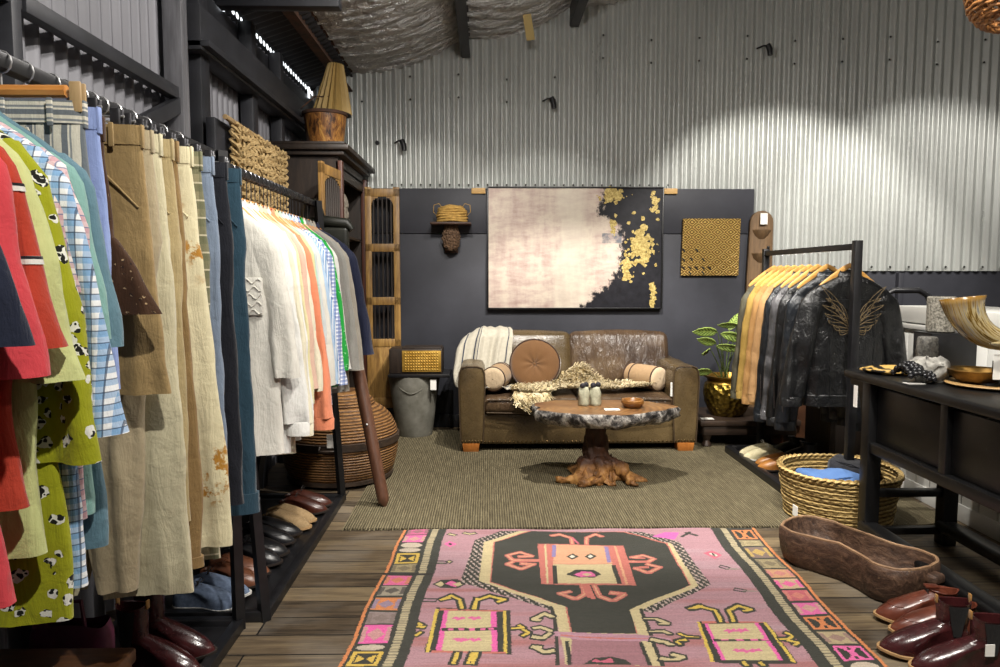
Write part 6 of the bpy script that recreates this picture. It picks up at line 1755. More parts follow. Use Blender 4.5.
# square carved gilt panel
t = NT('gilt_lattice'); v = t.coord('Object'); s_ = t.sep(v)
x = t.math('MULTIPLY', s_[0], 1 / 0.118); z = t.math('MULTIPLY', s_[2], 1 / 0.090)
fx = t.math('ABSOLUTE', t.math('SUBTRACT', t.math('FRACT', x), 0.5)); fz = t.math('ABSOLUTE', t.math('SUBTRACT', t.math('FRACT', z), 0.5))
d = t.math('ADD', fx, fz)
rings = t.math('SINE', t.math('MULTIPLY', d, 4 * pi * 2))
t.set(t.ramp(t.math('ADD', t.math('MULTIPLY', rings, 0.5), 0.5), [(0.25, '#6f5220'), (0.5, '#9a7632'), (0.8, '#d2b066')]), 0.5, 0.35); t.bump(rings, 0.6, 0.01); m_lattice = t.m
gp = thing('gilt_panel', 'square golden carved lattice panel right of the painting', 'wall art', (2.035, WF - 0.0155, 1.652))
mb = MB(); mb.box((0, 0, 0), (0.525, 0.03, 0.515), 0.004); mb.warp(lambda p: (p.x + 0.03 * p.z * -1 * -0.6, p.y, p.z)); mb.build('lattice', m_lattice, gp)
mb = MB(); rnd = random.Random(6)
for (x_, z_) in ((-0.25, -0.03), (-0.13, -0.03), (-0.18, -0.11), (-0.07, -0.115), (-0.25, -0.115), (-0.01, -0.19), (-0.13, -0.19), (-0.25, -0.19), (-0.19, -0.19), (-0.07, -0.19), (-0.19, -0.235), (-0.07, -0.235)):
    mb.tube([(x_ - 0.012, -0.016, z_ + 0.014), (x_ + 0.004, -0.016, z_ + 0.002), (x_ + 0.012, -0.016, z_ - 0.014)], 0.007, 6)
mb.build('dark_inlay', m_frame, gp)

# carved notched plank leaning on the wall
m_plank = wood('plank_wood', '#46341f', '#6b5236', '#836645', 'Z', 5, 0.7, 0.3)
pl = thing('carved_plank', 'tall worn wooden plank with scooped notches beside the golden panel', 'plank', (2.49, WF - 0.02, 0.20))
outl = []
for k in range(11): a = pi * k / 10; outl.append((0.105 * cos(a), 1.68 + 0.105 * sin(a) * 0.95))
outl += [(-0.115, 1.2), (-0.12, -0.198), (0.12, -0.198), (0.115, 1.2)]
mb = MB(); mb.rows([[(x, -0.03, z) for x, z in outl], [(x, 0.01, z) for x, z in outl]], True, True, True); mb.warp(lambda p: (p.x + 0.03 * (p.z / 1.8 - 1), p.y - 0.0 * p.z, p.z)); mb.bevel(0.008, 2); mb.build('board', m_plank, pl)
for z_ in (1.58, 1.37, 1.13, 0.88, 0.62):
    mb = MB(); rows = []
    for j, (dz, k_) in enumerate(((0.03, 0.95), (0.022, 1.0), (-0.02, 0.75), (-0.055, 0.25))):
        rows.append([((0.085 * k_) * (-1 + 2 * q / 8), -0.032 - (0.055 * (1 if j < 2 else 0.5 if j == 2 else 0.05)) * (1 - abs(-1 + 2 * q / 8) ** 2.5), z_ + dz) for q in range(9)])
    mb.rows([[(p[0], -0.028, p[2]) for p in rows[0]]] + rows, closed=False); mb.warp(lambda p: (p.x + 0.03 * (p.z / 1.8 - 1), p.y, p.z)); mb.build('notch_ledge', m_plank, pl)
mb = MB(); mb.ball((0.06, -0.033, 1.45), 0.014, 8, 6, (1, .5, 1)); mb.build('knot_hole', m_frame, pl)
o = MB().box((2.495, WF - 0.075, 1.905), (0.065, 0.003, 0.10)).build('price_tag', m_tag); tag(o, 'white price tag at the top of the carved plank', 'tag')

# small black hooks left on the corrugated wall
for i, (x, z, lb) in enumerate(((-0.77, 2.555, 'black wire bracket on the corrugated wall left of the coiled basket'), (0.565, 2.93, 'black bracket high on the corrugated wall above the painting'), (2.49, 3.40, 'black bracket high on the corrugated wall above the plank'))):
    t = thing('wall_hook', lb, 'bracket', (x, WB - 0.012, z))
    mb = MB(); mb.tube([(-0.06, 0, 0.03), (-0.02, -0.05, 0.04), (0.02, -0.07, 0.035)], 0.008, 6); mb.build('wire_arm', m_black, t)
    mb = MB(); mb.tube([(0.01, -0.07, 0.045), (0.03, -0.075, 0.0), (0.035, -0.075, -0.05)], [0.024, 0.026, 0.022], 10); mb.build('lamp_stub', m_black, t)
mb = MB(); mb.lathe([(0.0, -0.02), (0.02, -0.02), (0.02, 0.0)], 14); mb.xf(trans(-0.985, WB - 0.006, 2.585) @ rot('X', -90)); o = mb.build('cable_hole', m_frame); tag(o, 'round black cable grommet in the corrugated wall above the cabinet', 'grommet')
# ------------------------------------------------------------------ right-hand jacket rail
JX, JZ = 2.15, 1.565
t = thing('jacket_rail', 'black metal rail on the right carrying leather and suede jackets', 'clothes rail', (JX, 4.87, 0))
hy = 0.69
mb = MB(); mb.box((0, 0, JZ), (0.036, 2 * hy, 0.036), 0.003); mb.build('top_rail', m_black, t)
for s in (-1, 1):
    mb = MB(); mb.box((0, s * hy, JZ / 2 + 0.02), (0.045, 0.045, JZ + 0.03), 0.003); mb.build('post', m_black, t)
mb = MB()
for fx in (-0.255, 0.255): mb.box((fx, 0, 0.038), (0.05, 2 * hy, 0.05), 0.003)
for s in (-1, 1): mb.box((0, s * hy, 0.038), (0.51, 0.05, 0.05), 0.003)
mb.build('base_frame', m_black, t)
mb = MB(); mb.box((0, 0, 0.024), (0.49, 2 * hy - 0.04, 0.014)); mb.build('shoe_tray', m_black, t)

def jleather(name, c1, c2, rough=0.33, wr=0.5):
    if name in _mc: return _mc[name]
    t = NT(name); v = t.coord('Object'); f = t.noise(v, 9, 5, 0.65, 0.6); g = t.noise(v, 120, 3); k = t.noise(t.coord('Object', (1, 1, .6)), 22, 5, 0.65, 0.8)
    t.set(t.ramp(f, [(0.35, c1), (0.7, c2)]), rough, 0, 0.5); t.bump(t.math('ADD', t.math('MULTIPLY', k, 1.6), t.math('MULTIPLY', g, .25)), wr, 0.014)
    _mc[name] = t.m; return t.m
j_blk = jleather('jacket_black', '#08090a', '#141517'); j_blk2 = jleather('jacket_black_blue', '#0b0e12', '#191e24'); j_grey = jleather('jacket_grey', '#2a2a2b', '#5e5d60', 0.35)
j_tan = jleather('jacket_tan_suede', '#8f6838', '#ab8350', 0.85, 0.3); j_must = jleather('jacket_mustard', '#8f7232', '#a98a44', 0.8, 0.3); j_cam = jleather('jacket_camel', '#8f6c44', '#a98458', 0.85, 0.3); j_olive = jleather('jacket_olive', '#3b382a', '#565240', 0.7, 0.3)
m_hang2 = wood('hanger_wood_pale', '#b07c38', '#cf9c52', '#e0b36c', 'X', 4, 0.4, 0.08)
m_zip = basic('zip_metal', '#6f6f6f', '#9a9a9a', 60, rough=0.3, metal=1.0, bump=0.1)
GJ = 'jackets on the right-hand rail'
jk = [
 ('dark olive jacket', 'dark olive jacket farthest back on the right-hand rail', 5.46, j_olive, 0.82, 0.80),
 ('mustard jacket', 'mustard tan suede jacket second from the far end', 5.34, j_must, 0.80, 0.78),
 ('golden tan jacket', 'golden tan suede jacket in the middle of the three tan ones', 5.22, j_tan, 0.84, 0.80),
 ('camel jacket', 'camel suede jacket beside the first black leather one', 5.10, j_cam, 0.80, 0.76),
 ('blue-black jacket', 'blue-black leather jacket next to the camel suede one', 4.98, j_blk2, 0.82, 0.88),
 ('grey jacket', 'worn silvery grey leather jacket among the black ones', 4.86, j_grey, 0.80, 0.84),
 ('plain black jacket', 'plain black leather jacket behind the zip-cuffed one', 4.74, j_blk, 0.80, 0.86),
 ('zip-cuffed jacket', 'black leather jacket with zipped cuffs behind the winged one', 4.60, j_blk2, 0.78, 0.86),
 ('winged jacket', 'black leather jacket with tan embroidered wings on its back', 4.38, j_blk, 0.80, 0.66),
]
ZJ = JZ - 0.165
def yb_(x): return -0.066 + 0.10 * x * x
for i, (short, lb, y, m, L, sl) in enumerate(jk):
    last = i == len(jk) - 1
    o = shirt('leather_jacket' if i > 3 else 'suede_jacket', lb, 'jacket', JX + (0.06 if last else 0.03), y, ZJ, m, GJ, L=L, W=0.205 if not last else 0.248, sl=sl, seed=701 + i * 11, d=0.042, amp=0.013, sw=0.092, sd=0.046, cuff=True, hem=0.0, sl_out=0.065 if not last else 0.12, placket=False, rz=radians(random.Random(i + 7).uniform(-3, 3)) if not last else 0)
    # waist band and shoulder yoke seam
    q = MB(); q.rows([[(math.copysign(abs(cos(a)) ** .75, cos(a)) * ((0.205 if not last else 0.248) + 0.004 + f), math.copysign(abs(sin(a)) ** .75, sin(a)) * (0.068 + f), z_) for a in [2 * pi * k / 40 for k in range(40)]] for f, z_ in ((0.0, -L + 0.07), (0.006, -L + 0.065), (0.006, -L), (-0.004, -L - 0.004))]); q.build('waistband', m, o)
    if i in (4, 6, 7):
        for s in (-1, 1):
            q = MB(); q.tube([(s * 0.255 - 0.03, -0.05, -sl * 0.78), (s * 0.26 - 0.02, -0.052, -sl * 0.9 - .04), (s * 0.262 - 0.015, -0.05, -sl - 0.02)], 0.004, 5); q.build('cuff_zip', m_zip, o)
    wood_hanger(y, 'pale wooden hanger carrying the %s' % short, 'hangers on the jacket rail', x=JX + (0.06 if last else 0.03), z=JZ, w=0.185, mat=m_hang2, top=-0.108, slope=0.142)
    if last:
        m_emb = basic('embroidery_tan', '#4d3f29', '#6b5a3a', 60, rough=0.7, bump=0.2)
        for s in (-1, 1):
            q = MB()
            # outlined flame feathers curling up and outwards from the spine
            for k, (x0_, z0_, x1_, z1_, w_) in enumerate(((0.035, -0.36, 0.190, -0.14, 0.020), (0.03, -0.34, 0.150, -0.20, 0.016), (0.03, -0.37, 0.165, -0.235, 0.018), (0.025, -0.385, 0.155, -0.285, 0.016), (0.03, -0.40, 0.14, -0.33, 0.015), (0.025, -0.41, 0.115, -0.37, 0.013), (0.03, -0.425, 0.085, -0.405, 0.011))):
                for sd_ in (-1, 1):
                    pts = []
                    for u in range(13):
                        v_ = u / 12
                        wx, wz = lerp(x0_, x1_, v_), lerp(z0_, z1_, v_)
                        dx, dz = x1_ - x0_, z1_ - z0_; ln = sqrt(dx * dx + dz * dz)
                        off = sd_ * w_ * sin(pi * v_) ** 0.7 * (1 - 0.4 * v_) + 0.030 * sin(v_ * 3.6 + k * 0.5) * v_ * (1 if k else 0.6)
                        pts.append((s * (wx - dz / ln * off), yb_(wx), wz + dx / ln * off))
                    q.tube([(a_, b_, c_ + 0.075) for a_, b_, c_ in pts], 0.0021, 5)
            for k in range(5):
                cx_, cz_ = 0.05 + 0.024 * k, -0.345 + 0.03 * k - 0.012 * (k % 2)
                q.tube([(s * (cx_ + 0.014 * (1 - w / 13) * cos(w * 0.75 + k)), yb_(cx_) - 0.001, cz_ + 0.075 + 0.014 * (1 - w / 14) * sin(w * 0.75 + k)) for w in range(12)], 0.0019, 5)
            q.build('embroidered_wing', m_emb, o)
        q = MB(); q.tube([(-0.20, -0.050, -0.165), (-0.1, -0.060, -0.15), (0.1, -0.060, -0.15), (0.20, -0.050, -0.165)], 0.003, 5)
        q.build('yoke_seam', m, o)
        for s in (-1, 1):
            q = MB(); q.tube([(s * 0.13, -0.062, -0.12), (s * 0.135, -0.066, -0.4), (s * 0.125, -0.068, -0.74)], 0.003, 5); q.build('back_seam', m, o)

# shoes on the jacket rail tray
SJ = 'shoes under the jacket rail'
TSJ = 0.031
m_cream = basic('canvas_cream', '#b7ac86', '#cfc6a4', 30, rough=0.8, bump=0.1)
l_tan2 = leather('leather_orange_tan', '#8f5a26', '#a8702f', 0.4)
shoe('sneaker', 'cream canvas sneaker nearest the jute rug under the jacket rail', 'shoe', (2.06, 5.20, TSJ), radians(172), m_cream, m_sole_white, SJ, kind='sneaker', lace_mat=m_sole_white)
shoe('sneaker', 'second cream canvas sneaker just behind the first', 'shoe', (2.07, 5.32, TSJ), radians(176), m_cream, m_sole_white, SJ, kind='sneaker', lace_mat=m_sole_white, side=-1)
shoe('loafer', 'orange tan slip-on shoe next to the basket of jeans', 'shoe', (2.06, 4.92, TSJ), radians(174), l_tan2, m_sole, SJ, kind='loafer')
shoe('loafer', 'second orange tan slip-on behind its mate', 'shoe', (2.08, 5.03, TSJ), radians(178), l_tan2, m_sole, SJ, kind='loafer', side=-1)
shoe('ankle_boot', 'black ankle boot behind the cream sneakers', 'boot', (2.24, 5.26, TSJ), radians(160), l_black, m_sole, SJ, shaft=0.05, kind='boot_lace', lace_mat=m_sole)
shoe('ankle_boot', 'black ankle boot behind the tan slip-ons', 'boot', (2.25, 5.08, TSJ), radians(165), l_black, m_sole, SJ, shaft=0.05, kind='boot_lace', lace_mat=m_sole, side=-1)

# ------------------------------------------------------------------ plant corner
m_lowt = wood('low_table_wood', '#1c1410', '#33261d', '#453428', 'X', 5, 0.5, 0.2)
t = thing('low_table', 'low dark wooden table with turned feet beside the sofa', 'table', (2.13, 6.02, 0))
mb = MB(); mb.box((0, 0, 0.205), (0.82, 0.62, 0.045), 0.008); mb.build('table_top', m_lowt, t)
mb = MB(); mb.box((0, -0.28, 0.145), (0.76, 0.03, 0.075), 0.004); mb.box((0, 0.28, 0.145), (0.76, 0.03, 0.075), 0.004); mb.box((-0.37, 0, 0.145), (0.03, 0.56, 0.075), 0.004); mb.box((0.37, 0, 0.145), (0.03, 0.56, 0.075), 0.004); mb.build('apron', m_lowt, t)
for sx in (-0.34, 0.34):
    for sy in (-0.25, 0.25):
        mb = MB(); mb.lathe([(0.0, 0.0), (0.032, 0.0), (0.04, 0.02), (0.03, 0.045), (0.024, 0.06), (0.038, 0.09), (0.042, 0.12), (0.03, 0.14), (0.034, 0.18), (0.0, 0.18)], 20, (sx, sy, 0)); mb.build('leg', m_lowt, t)
o = MB().box((1.80, 5.80, 0.2295), (0.10, 0.07, 0.002)).build('price_card', m_tag); tag(o, 'white price card lying on the low dark table', 'card')
# brass pot with hammered belly
t_ = NT('hammered_brass'); v = t_.coord('Object'); d_ = t_.voro(v, 26); z_ = t_.sep(v)[2]
t_.set(t_.mix(t_.noise(v, 8, 4), '#574416', '#8f7733'), 0.36, 0.9); t_.bump(d_, 0.9, 0.02); m_hbrass = t_.m
t = thing('brass_planter', 'hammered brass planter pot on the low dark table', 'planter', (2.02, 5.98, 0.228))
mb = MB(); mb.lathe([(0.0, 0.0), (0.13, 0.0), (0.15, 0.03), (0.185, 0.11), (0.198, 0.19), (0.19, 0.25), (0.175, 0.275)], 48); mb.build('belly', m_hbrass, t)
mb = MB(); mb.lathe([(0.174, 0.272), (0.165, 0.29), (0.172, 0.31), (0.195, 0.325), (0.198, 0.335), (0.18, 0.335), (0.158, 0.30), (0.15, 0.26), (0.0, 0.26)], 48); mb.build('rim', m_brass, t)
t = thing('potted_plant', 'zebra-leaf plant with long stems growing in the brass pot', 'plant', (2.00, 5.98, 0.485))
t_ = NT('zebra_leaf'); v = t_.coord('UV'); s_ = t_.sep(v)
ax = t_.math('ABSOLUTE', t_.math('SUBTRACT', s_[0], 0.5)); st = t_.math('FRACT', t_.math('ADD', t_.math('MULTIPLY', s_[1], 8.0), t_.math('MULTIPLY', ax, -3.5)))
stripe = t_.math('MULTIPLY', t_.math('LESS_THAN', st, 0.42), t_.math('MULTIPLY', t_.math('LESS_THAN', ax, 0.38), t_.math('GREATER_THAN', ax, 0.05)))
t_.set(t_.mix(stripe, '#9db35c', '#1f3d1a'), 0.4, 0, 0.5); m_zleaf = t_.m
m_stem = basic('plant_stem', '#4a5a2e', '#66783e', 20, rough=0.6, bump=0.05)
m_soil = basic('soil', '#1a130d', '#2b2018', 40, rough=0.95, bump=0.5)
mb = MB(); mb.lathe([(0.0, 0.0), (0.09, -0.002), (0.145, -0.01)], 24); mb.build('soil', m_soil, t)
def leaf(parent, tip_from, direction, L_, W_, droop, roll):
    me = bpy.data.meshes.new('leaf'); vs, fs, uv = [], [], []
    nu, nv = 6, 12
    d = Vector(direction).normalized(); side = d.cross(Vector((0, 0, 1))).normalized(); side = Matrix.Rotation(roll, 3, d) @ side; up = side.cross(d)
    for j in range(nv + 1):
        v_ = j / nv; w = W_ * (sin(pi * v_ ** 0.8) ** 0.8) * 0.5 + 0.001
        for i in range(nu + 1):
            u_ = i / nu - 0.5
            p = Vector(tip_from) + d * (L_ * v_) + side * (2 * u_ * w) + up * (-abs(u_) * w * 0.5 - droop * L_ * v_ * v_ + 0.004 * sin(v_ * 26) * abs(u_) * 2)
            vs.append(p); uv.append((i / nu, v_))
    for j in range(nv):
        for i in range(nu): a = j * (nu + 1) + i; fs.append((a, a + 1, a + nu + 2, a + nu + 1))
    me.from_pydata(vs, [], fs); l = me.uv_layers.new(name='UVMap')
    for p in me.polygons:
        for li in p.loop_indices: l.data[li].uv = uv[me.loops[li].vertex_index]
    me.materials.append(m_zleaf); me.polygons.foreach_set('use_smooth', [True] * len(me.polygons))
    o = bpy.data.objects.new('leaf', me); COL.objects.link(o); o.parent = parent
    md = o.modifiers.new('thickness', 'SOLIDIFY'); md.thickness = 0.002
    return o
leaves = [((-0.10, -0.14, 0.40), (-0.95, -0.2, 0.12), 0.22, 0.10, 0.22, 1.2), ((-0.08, -0.16, 0.39), (0.95, -0.2, -0.18), 0.22, 0.10, 0.15, -1.2), ((-0.12, -0.17, 0.31), (-0.9, -0.2, 0.30), 0.17, 0.085, 0.2, 1.1), ((-0.12, -0.18, 0.29), (0.95, -0.25, -0.05), 0.20, 0.085, 0.1, -1.1), ((-0.16, -0.15, 0.26), (-0.5, -0.4, -0.1), 0.12, 0.08, 0.1, 0.9), ((-0.13, -0.12, 0.10), (-0.95, -0.3, 0.12), 0.19, 0.085, 0.15, 1.1),
          ((0.09, -0.06, 0.45), (-0.95, -0.3, 0.10), 0.18, 0.07, 0.1, 1.0), ((0.09, -0.06, 0.44), (0.8, -0.3, 0.45), 0.20, 0.11, 0.2, -1.0), ((0.08, -0.10, 0.33), (0.8, -0.4, 0.15), 0.2, 0.11, 0.2, -1.0), ((0.06, 0.05, 0.40), (0.3, 0.3, 0.6), 0.2, 0.1, 0.3, 0.0)]
for i, (p, d, L_, W_, dr, ro) in enumerate(leaves):
    q = MB(); a = random.Random(i); p = (p[0] - 0.02, p[1], p[2] + (0.05 if p[2] > 0.15 else 0.02))
    q.tube([(a.uniform(-.04, .04), a.uniform(-.04, .04), -0.01), (p[0] * 0.45, p[1] * 0.45, p[2] * 0.55), (p[0] * 0.85, p[1] * 0.85, p[2] * 0.9), p], [0.0055, 0.0045, 0.0038, 0.003], 6); q.build('stem', m_stem, t)
    leaf(t, p, d, L_ * 1.15, W_ * 0.85, dr, ro)
# wooden-handled brush hung beside the pot
t = thing('wooden_paddle', 'pale wooden paddle standing between the brass pot and the jackets', 'paddle', (2.20, 5.72, 0.228))
mb = MB(); rows = []
for z_, w in ((0.0, 0.028), (0.02, 0.045), (0.14, 0.045), (0.18, 0.026), (0.22, 0.018), (0.30, 0.016), (0.36, 0.022), (0.38, 0.018), (0.385, 0.004)):
    rows.append([(w * cos(2 * pi * k / 16), 0.014 * sin(2 * pi * k / 16), z_) for k in range(16)])
mb.rows(rows, True, True, True); mb.build('paddle', m_clipwood, t)

# leather case, crate and boards standing in the dark behind the rail
m_case = basic('case_leather', '#3a2417', '#5a3a26', 10, rough=0.45, bump=0.2, bscale=80)
t = thing('leather_case', 'brown leather case standing in the dark behind the jacket rail', 'case', (2.50, 5.86, 0))
mb = MB(); mb.box((0, 0, 0.21), (0.36, 0.22, 0.40), 0.03, 4); mb.build('case_body', m_case, t)
for s in (-1, 1):
    mb = MB(); mb.box((s * 0.1, 0, 0.21), (0.03, 0.228, 0.408), 0.012); mb.build('strap', l_mid, t)
mb = MB(); mb.tube([(-0.05, -0.02, 0.41), (-0.04, -0.02, 0.44), (0.04, -0.02, 0.44), (0.05, -0.02, 0.41)], 0.008, 6); mb.build('handle', l_mid, t)
t = thing('wooden_crate', 'dark brown framed wooden crate under the black leather jackets', 'crate', (2.62, 5.25, 0))
mb = MB(); mb.box((0, 0, 0.21), (0.34, 0.40, 0.42), 0.006); mb.build('crate_body', m_cab, t)
mb = MB()
for z_ in (0.03, 0.39): mb.box((0, -0.205, z_), (0.35, 0.02, 0.05), 0.004)
for x_ in (-0.155, 0.155): mb.box((x_, -0.205, 0.21), (0.04, 0.02, 0.36), 0.004)
mb.build('crate_frame', m_lowt, t)
o = MB().box((2.83, 5.14, 0.21), (0.035, 0.02, 0.40), 0.003).build('white_slat', m_tag); tag(o, 'narrow white painted board standing beside the dark crate', 'board')

# ------------------------------------------------------------------ white panelled counter
m_white = basic('white_paint', '#cfcfca', '#dddcd6', 3, rough=0.5, bump=0.05, bscale=50)
t = thing('panelled_counter', 'white tongue-and-groove counter behind the black table', 'counter', (2.95, 3.45, 0))
mb = MB(); mb.box((0, 0, 0.53), (0.48, 2.50, 1.06), 0.004); mb.build('carcass', m_white, t)
mb = MB()
for i in range(17):
    mb.box((-0.247, -1.25 + 0.074 + 0.1475 * i, 0.53), (0.016, 0.141, 1.0), 0.005)
for i in range(3):
    mb.box((-0.16 + 0.16 * i, 1.253, 0.53), (0.154, 0.016, 1.0), 0.005)
o = mb.build('tongue_and_groove', m_white, t)
mb = MB(); mb.box((0, 0, 1.075), (0.54, 2.56, 0.03), 0.005); mb.build('worktop', m_white, t)
mb = MB(); mb.box((0.0, 0, 1.15), (0.50, 2.52, 0.10), 0.004); mb.build('upstand', m_white, t)
mb = MB(); mb.box((-0.252, 0, 0.05), (0.02, 2.5, 0.10), 0.004); mb.build('plinth', m_white, t)
# black metal chair beyond it
t = thing('metal_chair', 'black metal chair back showing beyond the white counter', 'chair', (3.25, 5.35, 0))
mb = MB(); mb.tube([(-0.2, 0.18, 0.45), (-0.2, 0.2, 1.16), (-0.17, 0.2, 1.24), (-0.1, 0.2, 1.28), (0.1, 0.2, 1.28), (0.17, 0.2, 1.24), (0.2, 0.2, 1.16), (0.2, 0.18, 0.45)], 0.022, 10); mb.build('back_frame', m_black, t)
mb = MB(); mb.box((0, 0, 0.46), (0.42, 0.40, 0.035), 0.012, 3); mb.build('seat', m_black, t)
for sx in (-0.18, 0.18):
    for sy in (-0.17, 0.17):
        mb = MB(); mb.tube([(sx * 1.08, sy * 1.08, 0.0), (sx, sy, 0.45)], 0.014, 8); mb.build('leg', m_black, t)

# ------------------------------------------------------------------ black altar table
t_ = NT('black_lacquer'); v = t_.coord('Object'); f = t_.noise(t_.coord('Object', (1, .15, 1)), 12, 6, 0.7, 0.6); g = t_.noise(v, 40, 4, .7)
t_.set(t_.mix(t_.ramp(g, [(0.66, (0, 0, 0, 1)), (0.72, (1, 1, 1, 1))]), t_.ramp(f, [(0.3, '#050506'), (0.7, '#0f0f10')]), '#3a3836'), 0.38, 0, 0.5); t_.bump(f, 0.3, 0.004); m_lac = t_.m
t = thing('altar_table', 'long black lacquered side table with carved drawers and low rails', 'table', (2.185, 2.97, 0))
TT = 0.895
mb = MB(); mb.box((0, 0, TT - 0.022), (0.52, 1.74, 0.044), 0.014, 3); mb.build('table_top', m_lac, t)
lx, ly = 0.205, 0.66
for sx in (-1, 1):
    for sy in (-1, 1):
        mb = MB(); mb.box((sx * lx, sy * ly, (TT - 0.044) / 2), (0.075, 0.075, TT - 0.044), 0.006); mb.build('leg', m_lac, t)
mb = MB(); mb.box((-lx, 0, 0.52), (0.06, 2 * ly, 0.055), 0.008); mb.box((lx, 0, 0.52), (0.06, 2 * ly, 0.055), 0.008)
for sy in (-1, 1): mb.box((0, sy * ly, 0.52), (2 * lx, 0.05, 0.05), 0.006)
mb.build('apron_rail', m_lac, t)
for i, (ya, yb) in enumerate(((0.07, 0.62), (-0.50, 0.03))):
    mb = MB(); mb.box((-lx + 0.012, (ya + yb) / 2, 0.69), (0.02, yb - ya, 0.28), 0.004)
    mb.build('drawer', m_lac, t)
for y_ in (0.05, -0.52):
    mb = MB(); mb.box((-lx, y_, 0.69), (0.05, 0.05, 0.32), 0.006); mb.build('stile', m_lac, t)
mb = MB(); mb.box((0, ly, 0.69), (2 * lx - .07, 0.02, 0.28), 0.004); mb.box((lx, 0, 0.69), (0.02, 2 * ly - .07, 0.28), 0.004); mb.build('side_panel', m_lac, t)
for sx in (-1, 1):
    mb = MB(); mb.box((sx * lx - 0.01, 0, 0.10), (0.10, 2 * ly + 0.02, 0.06), 0.024, 3); mb.build('foot_rail', m_lac, t)
for sy in (-1, 1):
    for z_ in (0.275, 0.075):
        mb = MB(); mb.box((0, sy * ly, z_), (2 * lx - 0.06, 0.04, 0.04), 0.006); mb.build('end_stretcher', m_lac, t)
for sx in (-1, 1):
    for sy in (-1, 1):
        mb = MB(); pr = [(0.0, 0.0), (0.165, 0.0), (0.165, -0.03), (0.13, -0.05), (0.09, -0.06), (0.06, -0.10), (0.045, -0.16), (0.02, -0.24), (0.0, -0.26)]
        mb.rows([[(sx * lx + dx, sy * (ly + 0.035 + a), TT - 0.044 + b) for a, b in pr] for dx in (-0.018, 0.018)], True, True, True); mb.build('bracket', m_lac, t)
o = MB().box((1.935, 3.72, 0.765), (0.003, 0.035, 0.115)).build('price_tag', m_tag); tag(o, 'white price tag hanging from the corner of the black table', 'tag')
T0 = TT + 0.0005
# gold and black spotted wooden trays
t_ = NT('spotted_gold'); v = t_.coord('Object'); d_ = t_.voro(v, 17); f = t_.noise(v, 24, 4)
t_.set(t_.mix(t_.ramp(t_.math('ADD', d_, t_.math('MULTIPLY', f, .3)), [(0.66, (0, 0, 0, 1)), (0.72, (1, 1, 1, 1))]), '#c09d58', '#15110c'), 0.4); m_spot = t_.m
def tray(label, x, y, rx, ry, rz):
    t = thing('wooden_tray', label, 'tray', (x, y, T0), rz)
    f_ = lambda a, z: 1 + 0.05 * sin(5 * a) + 0.03 * sin(9 * a + 1)
    mb = MB(); mb.lathe([(0.0, 0.0), (0.8, 0.0), (1.0, 0.016), (1.0, 0.022), (0.9, 0.021), (0.78, 0.010), (0.0, 0.008)], 44, sx=rx, sy=ry, fn=f_); mb.build('tray_body', m_spot, t)
    mb = MB(); mb.tube([(rx * 0.98 * f_(a, 0) * cos(a), ry * 0.98 * f_(a, 0) * sin(a), 0.021) for a in [2 * pi * k / 44 for k in range(45)]], 0.004, 5, caps=False); mb.build('rim', m_spot, t)
tray('gold and black mottled shallow tray at the far corner of the black table', 2.14, 3.66, 0.20, 0.135, 0.1)
tray('smaller gold and black mottled tray beside the brass bowl', 2.36, 3.53, 0.075, 0.10, 0.3)
# dark bead bundle with pale cloth
t = thing('bead_bundle', 'bundle of black beads tied round a crumpled silvery cloth', 'beads', (2.045, 3.36, T0))
t.scale = (1.2, 1.2, 1.15)
m_bead = basic('bead_black', '#0c0c0e', '#1d1d20', 30, rough=0.25, bump=0); m_silv = basic('cloth_silver', '#5f5d58', '#b5b2aa', 24, rough=0.7, bump=0.6, bdist=0.01)
mb = MB(); mb.ball((0.04, 0.0, 0.046), 0.056, 48, 32, (1.3, 1.15, 0.9)); mb.warp(lambda p: (p.x + 0.026 * nz(p.x * 24, p.y * 24, p.z * 24) + 0.010 * nz(p.x * 70, p.y * 70, p.z * 70), p.y + 0.026 * nz(p.x * 24 + 4, p.y * 24, p.z * 24), max(0.0, p.z + 0.034 * nz(p.x * 28, p.y * 28 + 7, p.z * 28) + 0.012 * nz(p.x * 75, p.y * 75 + 7, p.z * 75)))); mb.build('cloth', m_silv, t, sharp=180)
mb = MB()
for r_ in range(6):
    for k in range(11):
        mb.ball((-0.075 + 0.018 * r_ + 0.004 * (k % 2), -0.075 + 0.012 * k, 0.022 + 0.045 * sin(pi * (k + 1) / 12) + 0.012 * sin(r_)), 0.0115, 8, 6)
mb.build('black_beads', m_bead, t)
o = MB().box((1.99, 3.30, T0 + 0.0015), (0.08, 0.05, 0.002)).build('price_card', m_tag); tag(o, 'white card lying at the edge of the black table by the beads', 'card')
# brass bowl on a round wooden plate
t = thing('wooden_plate', 'round pale wooden plate under the brass bowl', 'plate', (2.28, 3.20, T0))
m_plate = wood('plate_wood', '#8a6a42', '#a98856', '#bd9c68', 'X', 5, 0.5, 0.1)
mb = MB(); mb.lathe([(0.0, 0.0), (0.12, 0.0), (0.175, 0.010), (0.178, 0.016), (0.15, 0.015), (0.0, 0.008)], 44); mb.build('plate_body', m_plate, t)
mb = MB(); mb.lathe([(0.178, 0.011), (0.182, 0.014), (0.178, 0.018), (0.172, 0.017)], 44); mb.build('rim', m_plate, t)
t = thing('brass_bowl', 'wide old brass bowl on the round wooden plate', 'bowl', (2.245, 3.24, T0 + 0.0095))
m_obrass = basic('old_brass', '#5c4420', '#8f6f38', 12, rough=0.4, metal=0.85, bump=0.15)
mb = MB(); mb.lathe([(0.0, 0.0), (0.06, 0.0), (0.09, 0.018), (0.112, 0.045), (0.118, 0.062), (0.112, 0.062), (0.10, 0.04), (0.07, 0.016), (0.0, 0.01)], 44); mb.build('bowl_body', m_obrass, t)
